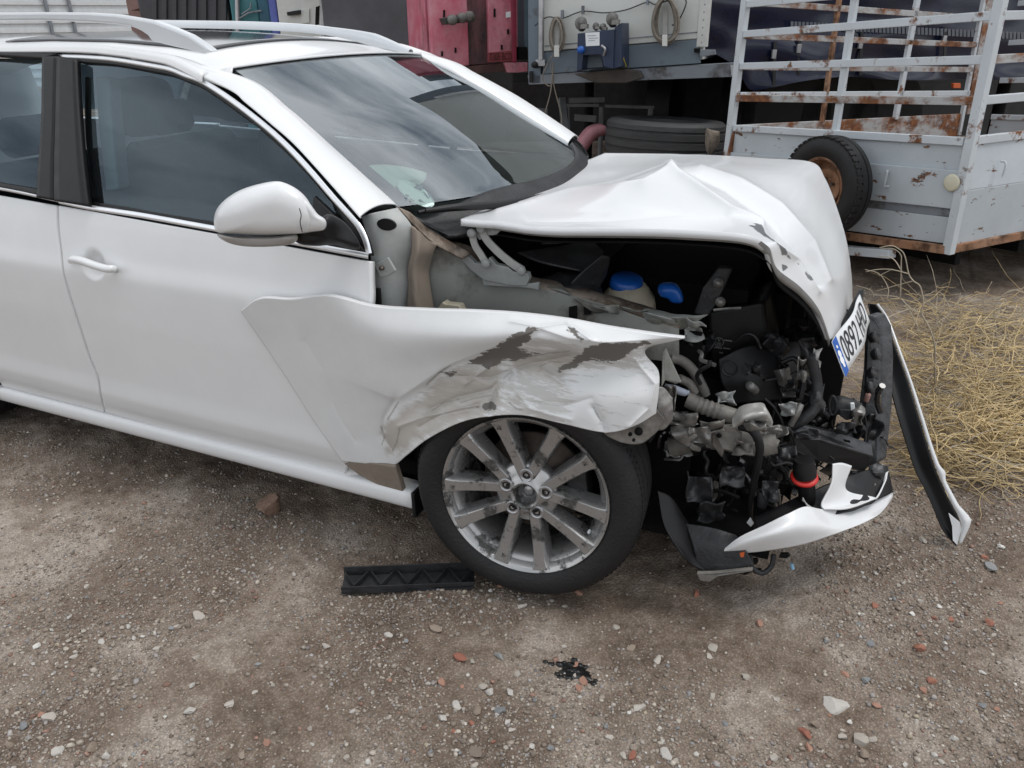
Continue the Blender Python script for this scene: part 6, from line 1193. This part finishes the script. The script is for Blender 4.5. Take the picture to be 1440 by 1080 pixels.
# grey printed ladder of marks along the sheet
M_MARK = mat('grey_sheet_print', (.12, .13, .15), .5)
for i in range(62):
    u = 1112 + i * 5.4; v = 30 + .048 * (u - 1112); kq = prism('sheet_mark', NP.quad([(u, v), (u + 3.8, v), (u + 3.8, v + 10), (u, v + 10)], .035), NP.n * -.002, M_MARK, nt, 0)
kq = prism('marker_lamp', NP.quad([(1341, 117), (1351, 117), (1351, 124), (1341, 124)], .02), NP.n * -.03, M_ORANGE, nt)
for s in (.45, .6, .75):
    q = NA * (1 - s) + NB * s + nb * 1.4; q[2] = .5; tube('wheel', [q - nb * .2, q + nb * .2], .5, M_RUBBER, nt, 28)
for s in (.2, .95):
    q = NA * (1 - s) + NB * s + nb * .5; tube('landing_leg', [np.array([q[0], q[1], 1.1]), np.array([q[0], q[1], 0])], .06, M_DARK, nt, 8)
# ------------------------------------------------------------------ red trailer with charcoal sheet, left
RA, RB = PD(606, 88, 8.2), PD(742, 92, 8.6); RP = Pl(RA, RB); rb_ = -RP.n
rt = empty('red_trailer', (RA + RB) / 2 * np.array([1, 1, 0]), 'faded red trailer front with grimy centre streak and coupling', 'trailer')
def rp(name, px, off, th, m, bev=.003, par=None): return prism(name, RP.quad(px, off), RP.n * -th, m, par or rt, bev)
def rup(px, z, off=0): q = RP.at(*px, off); return np.array([q[0], q[1], z])
RH = 3.6
def rcol(name, u0, u1, v0, v1, off, th, m): return prism(name, [RP.at(u0, v0, off), RP.at(u1, v1, off), rup((u1, v1), RH, off), rup((u0, v0), RH, off)], RP.n * -th, m, rt, .01)
rcol('front_panel', 609, 660, 96, 92, .05, .1, M_REDT); rcol('front_panel', 688, 722, 88, 86, .05, .1, M_REDT)
M_GRIME = worn('grimy_maroon', (.12, .055, .06), (.04, .032, .032), .6, scale=3., lo=.4, hi=.6, stretch=(1, 1, .3), base2=(.22, .07, .09)); rcol('centre_panel', 658, 690, 92, 90, .0, .06, M_GRIME)
rcol('front_edge', 721, 727, 88, 88, .07, .12, mat('dark_red_edge', (.28, .025, .06), .5, var=.3)); rcol('side_post', 727, 744, 72, 70, -.1, .1, mat('blue_grey_post', (.10, .16, .20), .55, var=.2))
rp('lower_sill', [(640, 96), (726, 86), (727, 100), (660, 104)], .02, .1, mat('greasy_red_brown', (.10, .05, .045), .6, var=.4)); rp('corner_foot', [(709, 88), (742, 88), (742, 102), (714, 102)], .06, .12, M_REDT); rp('corner_foot', [(728, 66), (742, 66), (742, 84), (730, 84)], .0, .1, M_DARK)
rp('coupling_bar', [(622, 26), (668, 16), (668, 30), (626, 35)], .25, .12, mat('oily_steel', (.05, .05, .048), .5, var=.4)); 
for u, v in ((636, 28), (650, 25), (660, 23)): mesh_obj('coupling', *lathe_vf([(0, .05), (.03, .05), (.05, .02), (.05, -.03), (0, -.03)], frame(RP.at(u, v, .27), RP.n), 14), M_DULL, rt)
rp('white_sticker', [(711.5, 17), (718, 16), (718, 24), (711.5, 25)], .056, .004, M_PAPER, 0)
pl_c = RP.at(704, 80, .058); Mpl = frame(pl_c, RP.n, RP.d); w_px = np.linalg.norm(RP.at(687, 80) - RP.at(721, 79))
rp('plate', [(686, 74), (721, 71), (721, 86), (687, 87)], .056, .005, mat('red_plate', (.30, .06, .07), .5, var=.3), 0)
V, F = text_vf('T305 BCD', None, .1, .001); V[:, 0] *= w_px * .92 / np.ptp(V[:, 0]); V = (np.array(Mpl.to_3x3()) @ V.T).T + np.array(Mpl.translation) + RP.n * .004; mesh_obj('plate_lettering', V, F, mat('dark_red_ink', (.06, .012, .015), .6), rt, smooth=False)
for u, v, a in ((624, 14, 1), (640, 67, 0), (621, 72, 0), (705, 63, 0), (695, 12, 1), (714, 41, 0)): rp('fitting', [(u, v), (u + 2, v), (u + 2, v + (12 if a else 7)), (u, v + (12 if a else 7))], .07, .02, M_DARK, 0)
V, F = prism_vf([RA + rb_ * .1, RB + rb_ * .1, RB + rb_ * 6, RA + rb_ * 6], (0, 0, 2.4)); V[:, 2] += 1.15 - V[:, 2].min(); mesh_obj('box_body', V, F, M_REDT, rt, smooth=False)
for s in (.25, .75): q = RA * (1 - s) + RB * s + rb_ * 1.0; tube('landing_leg', [np.array([q[0], q[1], 1.2]), np.array([q[0], q[1], 0])], .06, M_DARK, rt, 8)
for s in (.2, .8): q = RA * (1 - s) + RB * s + rb_ * 4; q[2] = .5; tube('wheel', [q - RP.d * .15, q + RP.d * .15], .5, M_RUBBER, rt, 24)
# generic upright vehicles / buildings left of it; each a body with its own details
def upbox(root, name, u0, u1, vb, d0, d1, H, m, depth=4, zb=1.1, th=None):
    a, b = PD(u0, vb, d0), PD(u1, vb, d1); pl = Pl(a, b); a[2] = b[2] = zb; V, F = prism_vf([a, b, b - pl.n * depth, a - pl.n * depth], (0, 0, H - zb)); o = mesh_obj(name, V, F, m, root, smooth=False); bevel(o, .02); return pl, o
def legs(root, pl, u0, u1, vb, d, n=2):
    for s in np.linspace(.15, .85, n):
        q = PD(u0 + (u1 - u0) * s, vb, d) - pl.n * 1.2; q[2] = .5; tube('wheel', [q - pl.d * .15, q + pl.d * .15], .5, M_RUBBER, root, 24)
ct = empty('sheeted_trailer', PD(530, 80, 9) * np.array([1, 1, 0]), 'trailer with sagging charcoal tarpaulin front beside the red trailer', 'trailer')
pl, o = upbox(ct, 'body', 462, 600, 80, 9.2, 8.9, 3.5, M_DARK); legs(ct, pl, 462, 600, 80, 9.2)
lo_ = cr([pl.at(u, v, .06) for u, v in ((460, 92), (520, 92), (602, 90))], 60); hi_ = lo_.copy(); hi_[:, 2] = 3.55; t = np.linspace(0, 1, 50)[:, None, None]; A = lo_[None] * (1 - t) + hi_[None] * t; A += pl.n * (.03 * wob(A, 3.5, 130, 3))[..., None]; sheet('tarpaulin', A, M_TARP, ct, thick=.004)
q0, q1 = pl.at(603, 88, .1), pl.at(603, 0, .1); bar('corner_tube', q0, q0 + np.array([0, 0, 2.4]), .08, .08, M_ALLOYB, ct, ref=pl.n)
wt = empty('white_box_truck', PD(430, 60, 9.6) * np.array([1, 1, 0]), 'white box lorry rear with black latch, between teal and charcoal bodies', 'truck')
pl, o = upbox(wt, 'body', 398, 459, 80, 9.7, 9.6, 3.4, M_WHITEP); legs(wt, pl, 398, 459, 80, 9.7)
prism('latch', pl.quad([(403, 17), (421, 14), (421, 20), (404, 22)], .06), pl.n * -.05, M_BLACK, wt); prism('panel', pl.quad([(423, 13), (435, 12), (435, 32), (424, 33)], .02), pl.n * -.02, M_CREAM, wt); prism('slot', pl.quad([(444, 10), (449, 8), (448, 34), (443, 36)], .01), pl.n * -.01, M_DARK, wt, 0); prism('corner_post', pl.quad([(450, -40), (457, -40), (459, 80), (452, 80)], .04), pl.n * -.04, M_ALLOYB, wt)
te_ = empty('teal_container', PD(365, 60, 9.8) * np.array([1, 1, 0]), 'teal container with blue edge and grey lock bars', 'container')
pl, o = upbox(te_, 'body', 334, 372, 80, 9.9, 9.9, 3.4, M_TEAL, zb=.2); o2 = upbox(te_, 'door_panel', 372, 388, 80, 9.86, 9.86, 3.4, mat('deep_teal', (.02, .10, .15), .5), zb=.2)[1]; upbox(te_, 'blue_post', 387, 398, 80, 9.8, 9.8, 3.4, M_BLUEP, zb=.2)
tube('lock_bar', [pl.at(337, 26, .06), pl.at(350, 18, .08), pl.at(368, 15, .08)], .012, M_LGREY, te_, 7); tube('lock_bar', [pl.at(335, 60, .05), pl.at(333, -30, .05)], .03, M_ALLOYB, te_, 8)
tube('lock_handle', [pl.at(340, 20, .06), pl.at(352, 12, .09), pl.at(353, 4, .08)], .01, M_LGREY, te_, 7)
dk = empty('dark_container', PD(270, 50, 10) * np.array([1, 1, 0]), 'dark charcoal container standing left of the teal one', 'container')
pl, o = upbox(dk, 'body', 208, 330, 80, 10.4, 10.1, 3.5, mat('charcoal_paint', (.045, .045, .052), .5, var=.2), zb=.15)
for i in range(9): u = 214 + i * 14; prism('corrugation', pl.quad([(u, 80), (u + 6, 80), (u + 6, -40), (u, -40)], .025), pl.n * -.03, o.data.materials[0], dk, .006)
bh = empty('brick_building', PD(195, 40, 12) * np.array([1, 1, 0]), 'narrow dusky brick-coloured building edge beside the dark container', 'building')
pl, o = upbox(bh, 'wall', 188, 209, 60, 11.5, 11.4, 4.2, M_BRICK, zb=0); prism('ledge', pl.quad([(183, 10), (206, 4), (206, 9), (184, 15)], .15), pl.n * -.15, M_BRICK, bh)
sh = empty('white_shed', PD(60, 20, 22) * np.array([1, 1, 0]), 'long white metal shed with horizontal ribbed cladding', 'building')
pl, o = upbox(sh, 'wall', -900, 190, 60, 15, 24, 6, M_SHED, zb=0)
for k in range(24):
    z = .3 + k * .24; a = PD(-900, 60, 15); b = PD(190, 60, 24); a[2] = b[2] = z; bar('cladding_rib', a + pl.n * .02, b + pl.n * .02, .05, .10, M_SHED, sh, bev=0)
for u in (70, 103): q = pl.at(u, 30, .1); tube('down_pipe', [np.array([q[0], q[1], 0]), np.array([q[0], q[1], 5])], .05, M_LGREY, sh, 8)
# ------------------------------------------------------------------ things under the trailers
q = PZ(925, 215, .42); tc_ = np.array(q); tc_ = PD(935, 190, 6.6); tc_[2] = tc_[2]
ly_ = empty('truck_tyre', (tc_[0], tc_[1], 0), 'worn black truck tyre lying flat under the cream-fronted trailer', 'tyre')
TT = [(.28, .0), (.30, .13), (.40, .15), (.47, .145), (.50, .12), (.505, .085), (.495, .08), (.495, .07), (.507, .065), (.508, .015), (.497, .01), (.497, .0), (.508, -.005), (.508, -.055), (.497, -.06), (.497, -.07), (.506, -.075), (.50, -.12), (.47, -.145), (.40, -.15), (.30, -.13), (.28, 0)]
zc = tc_[2] - .0
mesh_obj('tyre_body', *lathe_vf(TT, frame((tc_[0], tc_[1], zc - .02), (0.03, .05, 1)), 72), mat('dusty_tyre', (.04, .041, .042), .7, var=.5, scale=10, bump=.3, stretch=(.3, .3, 3)), ly_, sharp=35)
for a in (0, 2.1, 4.2): tube('wooden_block', [np.array([tc_[0] + .3 * math.cos(a), tc_[1] + .3 * math.sin(a), 0]), np.array([tc_[0] + .3 * math.cos(a), tc_[1] + .3 * math.sin(a), zc - .14])], .07, M_DARK, ly_, 8)
mg = empty('pink_mudguard', PD(820, 190, 6.9) * np.array([1, 1, 0]), 'faded pink curved mudguard in the dark beside the lying tyre', 'mudguard')
cgu = [(808, 203), (815, 190), (826, 178), (838, 174), (846, 174)]; A = np.stack([cr([PD(u, v, 6.75) for u, v in cgu], 20), cr([PD(u + 9, v + 5, 6.7) for u, v in cgu], 20), cr([PD(u + 14, v + 16, 6.75) for u, v in cgu], 20)], 1); sheet('guard_shell', A, M_PINK, mg, thick=.01)
q = PD(822, 200, 6.85); tube('guard_stay', [q, np.array([q[0], q[1], 0])], .03, M_DARK, mg, 8)
fr2 = empty('grey_steel_frame', PD(800, 170, 7.6) * np.array([1, 1, 0]), 'grey welded steel frame standing in the dark under the trailers', 'frame')
M_FR = mat('dull_grey_steel', (.16, .165, .17), .6, var=.3)
for p, q, w in [((790, 138), (796, 200), .06), ((796, 148), (842, 148), .03), ((799, 150), (801, 210), .02), ((800, 141), (850, 140), .05), ((808, 165), (838, 167), .06), ((850, 149), (920, 151), .03), ((748, 156), (770, 158), .06)]:
    bar('frame_bar', PD(*p, 7.6), PD(*q, 7.6), w, w, M_FR, fr2)
for p in ((792, 170), (846, 150), (915, 151)): q = PD(*p, 7.6); tube('frame_leg', [q, np.array([q[0], q[1], 0])], .025, M_FR, fr2, 8)
bs = PD(1000, 198, 6.0); b0 = mesh_obj('rubble_block', stone_shape(IV2, 77, 1) * np.array([.09, .07, .16]), IF2, mat('pale_rubble', (.24, .20, .16), .9, var=.5, scale=14, bump=.6), M=Matrix.Translation((bs[0], bs[1], bs[2]))); 
tag(b0, 'pale broken masonry block standing in the dark beside the railed trailer', 'block')
pb_ = empty('timber_stack', (bs[0], bs[1], 0), 'dark timber baulk under the pale masonry block', 'timber'); zt = bs[2] - .15
bevel(mesh_obj('baulk', *box_vf((bs[0], bs[1], zt / 2), (.14, 0, 0), (0, .12, 0), (0, 0, zt / 2 + .01)), M_DARK, pb_, smooth=False), .01)
# added dark walls that block light, so the space under the trailers stays dark
wa_, wb_ = PD(720, 60, 10.2), PD(2400, 60, 10.2); wp = Pl(wa_, wb_); wa_[2] = wb_[2] = 0
V, F = prism_vf([wa_, wb_ + wp.d * 6, wb_ + wp.d * 6 - wp.n * .3, wa_ - wp.n * .3], (0, 0, 3.2)); w0 = mesh_obj('light_stop_wall', V, F, M_WALL, None, smooth=False); tag(w0, 'added dark wall blocking light close behind the cream-fronted and navy trailers', 'wall')
wc_, wd_ = PD(430, 60, 15.5), PD(800, 60, 15.2); wq = Pl(wc_, wd_); wc_[2] = wd_[2] = 0
V, F = prism_vf([wc_, wd_, wd_ - wq.n * .3, wc_ - wq.n * .3], (0, 0, 3.0)); w1 = mesh_obj('light_stop_wall', V, F, M_WALL, None, smooth=False); tag(w1, 'added dark wall blocking light far behind the red trailer', 'wall')

# ------------------------------------------------------------------ black ribbed plastic strip on the dirt
p0, p1 = PZ(482, 829, 0), PZ(667, 822, 0); e1 = hdir(p0, p1); e2 = np.cross([0, 0, 1.], e1); Ln = np.linalg.norm((p1 - p0)[:2]); W_ = .062
pst = empty('plastic_strip', (p0 + p1) / 2 * np.array([1, 1, 0]), 'broken black ribbed plastic strip lying on dirt beside the front wheel', 'plastic strip')
def sp_(s, w, z): return p0 * np.array([1, 1, 0]) + e1 * s + e2 * (w - .02) + np.array([0, 0, z + .006])
mesh_obj('base', *prism_vf([sp_(0, 0, .002), sp_(Ln, 0, .002), sp_(Ln, W_, .012), sp_(0, W_, .012)], (0, 0, -.008)), M_GREYBLK, pst, smooth=False)
for w, h in ((0, .012), (W_, .034)): bar('edge_wall', sp_(0, w, .008 + h / 2), sp_(Ln, w, .008 + h / 2), .004, h, M_GREYBLK, pst, bev=.001)
nz_ = 5
for i in range(nz_):
    a = Ln * i / nz_; b = Ln * (i + 1) / nz_; m_ = (a + b) / 2
    bar('rib', sp_(a + .004, W_ - .004, .018), sp_(m_, .004, .012), .003, .022, M_GREYBLK, pst, bev=0); bar('rib', sp_(m_, .004, .012), sp_(b - .004, W_ - .004, .018), .003, .022, M_GREYBLK, pst, bev=0)
# oil stain of black crumbs
oc = PZ(808, 941, 0); bl = []
for i in range(60):
    a, r0 = rnd.uniform(0, 6.28), abs(rnd.gauss(0, .028)); x, y = oc[0] + r0 * 1.25 * math.cos(a), oc[1] + r0 * .8 * math.sin(a); s = rnd.uniform(.003, .009); z = float(ground_z(np.array([x]), np.array([y]))[0]); bl.append((IV * np.array([s * 1.4, s, s * .5]) + np.array([x, y, z + s * .2]), IF))
thp = np.linspace(0, 2 * np.pi, 48, endpoint=False); rp_ = .030 * (1 + .45 * wob(np.stack([np.cos(thp), np.sin(thp), 0 * thp], -1), 4, 5, 3))
sv_ = [np.array([oc[0], oc[1], float(ground_z(oc[:1], oc[1:2])[0]) + .004])] + [np.array([oc[0] + r_0 * q_ * 1.35 * math.cos(a), oc[1] + r_0 * q_ * .85 * math.sin(a), float(ground_z(np.array([oc[0] + r_0 * q_ * 1.35 * math.cos(a)]), np.array([oc[1] + r_0 * q_ * .85 * math.sin(a)]))[0]) + (.004 if q_ < 1 else .0005)]) for q_ in (.5, .85, 1) for a, r_0 in zip(thp, rp_)]
sf_ = [(0, 1 + i, 1 + (i + 1) % 48) for i in range(48)] + [(1 + k * 48 + i, 1 + (k + 1) * 48 + i, 1 + (k + 1) * 48 + (i + 1) % 48, 1 + k * 48 + (i + 1) % 48) for k in (0, 1) for i in range(48)]
bl.append((np.array(sv_), sf_))
o = mesh_obj('tar_crumbs', *merge(*bl), M_OIL); tag(o, 'black tarry crumbs spilt on the dirt in front of the wheel', 'tar', kind='stuff')
# ------------------------------------------------------------------ dry weeds
def stem_path(p, d, n, step, bend, gr):
    P = [np.array(p, float)]; d = np.array(d, float)
    for i in range(n):
        d = d + np.array([rnd.gauss(0, bend), rnd.gauss(0, bend), rnd.gauss(0, bend) - gr]); d /= np.linalg.norm(d); q = P[-1] + d * step; q[2] = max(q[2], .004); P.append(q)
    return np.array(P)
def branchy(p, h, nb, lean, r0=.0022):
    out = []; main = stem_path(p, np.array([lean[0], lean[1], 1.]), 9, h / 9, .22, .03); out.append(tube_mesh(main, [r0, r0 * .6], 4))
    for k in range(nb):
        i = rnd.randint(2, 8); a = rnd.uniform(0, 6.28); s = stem_path(main[i], (math.cos(a), math.sin(a), rnd.uniform(.0, .8)), 6, h * rnd.uniform(.05, .09), .3, .05); out.append(tube_mesh(s, [r0 * .7, r0 * .4], 4))
        for _ in range(2):
            j = rnd.randint(1, 5); a += rnd.uniform(-1.2, 1.2); s2 = stem_path(s[j], (math.cos(a), math.sin(a), rnd.uniform(-.2, .6)), 4, h * .055, .3, .05); out.append(tube_mesh(s2, r0 * .4, 3))
    return merge(*out)
def weed(name, base_px, polys, r0, label, m=M_STRAW2, group=None):
    b = PZ(*base_px, 0.0); n_ = np.array([CAM[0] - b[0], CAM[1] - b[1], 0]); n_ /= np.linalg.norm(n_); out = []
    for k, pl_ in enumerate(polys):
        q = np.array([PN(u, v, b, n_) for u, v in pl_]); dv = rnd.uniform(-.09, .09); w_ = np.linspace(0, 1, len(q))
        q = q + n_ * (dv * (w_ if k else 0 * w_))[:, None]; q[:, 2] = np.maximum(q[:, 2], -.005)
        if k: out.append(tube_mesh(q, [r0 * .75, r0 * .45], 5, len(q) * 5))
        else: out.append(tube_mesh(q, [r0 * 1.1, r0 * .5], 5, len(q) * 5))
    o = mesh_obj(name, *merge(*out), m); tag(o, label, 'weed', group)
weed('dry_weed', (1316, 566), [[(1316, 566), (1314.6, 526), (1314.6, 489.5), (1308, 464), (1296, 441), (1298.5, 425), (1294, 403), (1284.5, 395), (1277.7, 384.5), (1272, 359), (1263, 349.5), (1253, 345.6), (1236, 348.5)], [(1284.5, 395), (1255, 406), (1228, 416.5)], [(1278, 385), (1253, 377.7), (1234, 376.7), (1220, 378.6)], [(1268, 381), (1253, 367), (1230, 367)], [(1266, 423), (1267, 373), (1266, 359), (1255, 351), (1238, 351)], [(1296, 442), (1277, 433), (1265, 423), (1247.5, 420.5), (1218, 420.5)], [(1247.5, 420), (1248.5, 406), (1236, 387), (1215, 381)], [(1277, 435), (1258, 439), (1242, 442)], [(1236, 388), (1255, 378)], [(1228, 418), (1226, 405), (1208, 395)], [(1279, 437), (1288, 452), (1296, 466)]], .0036, 'tallest dry branching weed standing beside the number plate and hanging strip')
weed('dry_weed', (1316, 500), [[(1316, 500), (1313, 475), (1314, 462), (1322, 441), (1337, 420)], [(1322, 441), (1310, 425), (1298, 414)], [(1318, 452), (1328, 462), (1331, 480)], [(1330, 430), (1326, 425)]], .0036, 'small dry weed with a thick pale straight upper stem')
weed('dry_weed', (1385, 484), [[(1385, 484), (1382, 480), (1360, 458), (1348, 431), (1350.6, 412)], [(1362, 460), (1368, 440), (1374, 430)], [(1360, 458), (1368, 478)]], .003, 'thin dry weed with a short side fork, curving up from the straw')
weed('dry_weed', (1398, 480), [[(1398, 480), (1391, 456), (1384, 439), (1384, 417.5), (1395, 396)], [(1391, 456), (1402, 444), (1410, 440)], [(1388, 450), (1380, 470)]], .003, 'tall thin unbranched dry stem bowed towards the trailer')
weed('dry_weed', (1404, 490), [[(1404, 490), (1401, 466), (1398, 443), (1403, 423), (1422.5, 408), (1444, 413)], [(1403, 424), (1412, 422), (1416, 440)], [(1399, 450), (1408, 430), (1405, 446)], [(1416, 432), (1440, 438)], [(1401, 466), (1420, 455), (1440, 452)]], .0036, 'arching dry weed with a hooked top and side twigs')
weed('dry_weed', (1326, 486), [[(1326, 486), (1329, 462), (1336, 447), (1331, 423), (1321, 411), (1312, 416)], [(1334, 450), (1325, 440), (1318, 430), (1300, 416)]], .0028, 'thin dry weed with a drooping hooked tip')
for k, (u, v, h, nb, lean) in enumerate([(1370, 640, .30, 6, (.3, 0)), (1400, 640, .34, 6, (.0, .3)), (1310, 680, .26, 6, (.4, .1)), (1290, 600, .34, 7, (-.3, .2)), (1425, 590, .38, 8, (.2, .2)), (1345, 600, .40, 9, (.2, .3)), (1380, 580, .42, 9, (-.2, .1)), (1330, 640, .34, 8, (.5, .1)), (1415, 660, .36, 8, (-.4, .1)), (1360, 690, .28, 7, (.3, .1)), (1440, 630, .40, 9, (-.3, 0)), (1300, 640, .32, 8, (.3, .3)), (1400, 550, .42, 9, (.3, .1))]):
    b = PZ(u, v, 0); V, F = branchy(b, h, nb, lean, .0034); o = mesh_obj('dry_weed', V, F, M_STRAW, smooth=True); tag(o, 'small yellow branching weed standing in the straw patch', 'weed', 'yellow weeds in the straw patch')
parts_ = [[], []]
for i in range(1100):
    u, v = rnd.uniform(1245, 1500), rnd.uniform(430, 690)
    if u < 1245 + (v - 430) * .32 - 20: u += 60
    b = PZ(u, v, 0); hz = max(0.0, rnd.gauss(.02, .045)) ; b[2] = .004 + hz; a = rnd.choice([0.2, .35, 2.9, 3.3]) + rnd.gauss(0, .7)
    s = stem_path(b, (math.cos(a), math.sin(a), rnd.uniform(-.15, .35)), rnd.randint(7, 12), rnd.uniform(.02, .045), .20, .06); parts_[0 if rnd.random() < .7 else 1].append(tube_mesh(s, [rnd.uniform(.0016, .0032), .0010], 3))
for i in range(60):
    u, v = rnd.uniform(1280, 1500), rnd.uniform(520, 660); b = PZ(u, v, 0); b[2] = .03 + rnd.uniform(0, .06); a = rnd.gauss(.3, .35)
    s = stem_path(b, (math.cos(a), math.sin(a), rnd.uniform(-.05, .2)), 12, rnd.uniform(.03, .055), .12, .02); parts_[0].append(tube_mesh(s, [.0038, .0016], 4))
for lst, m_, lb_ in ((parts_[0], M_STRAW, 'tangle of dry yellow straw stems on the ground beside the wreck'), (parts_[1], M_STRAW2, 'greyish dry twigs mixed through the yellow straw tangle')):
    o = mesh_obj('dry_straw', *merge(*lst), m_, smooth=True); tag(o, lb_, 'straw', kind='stuff')
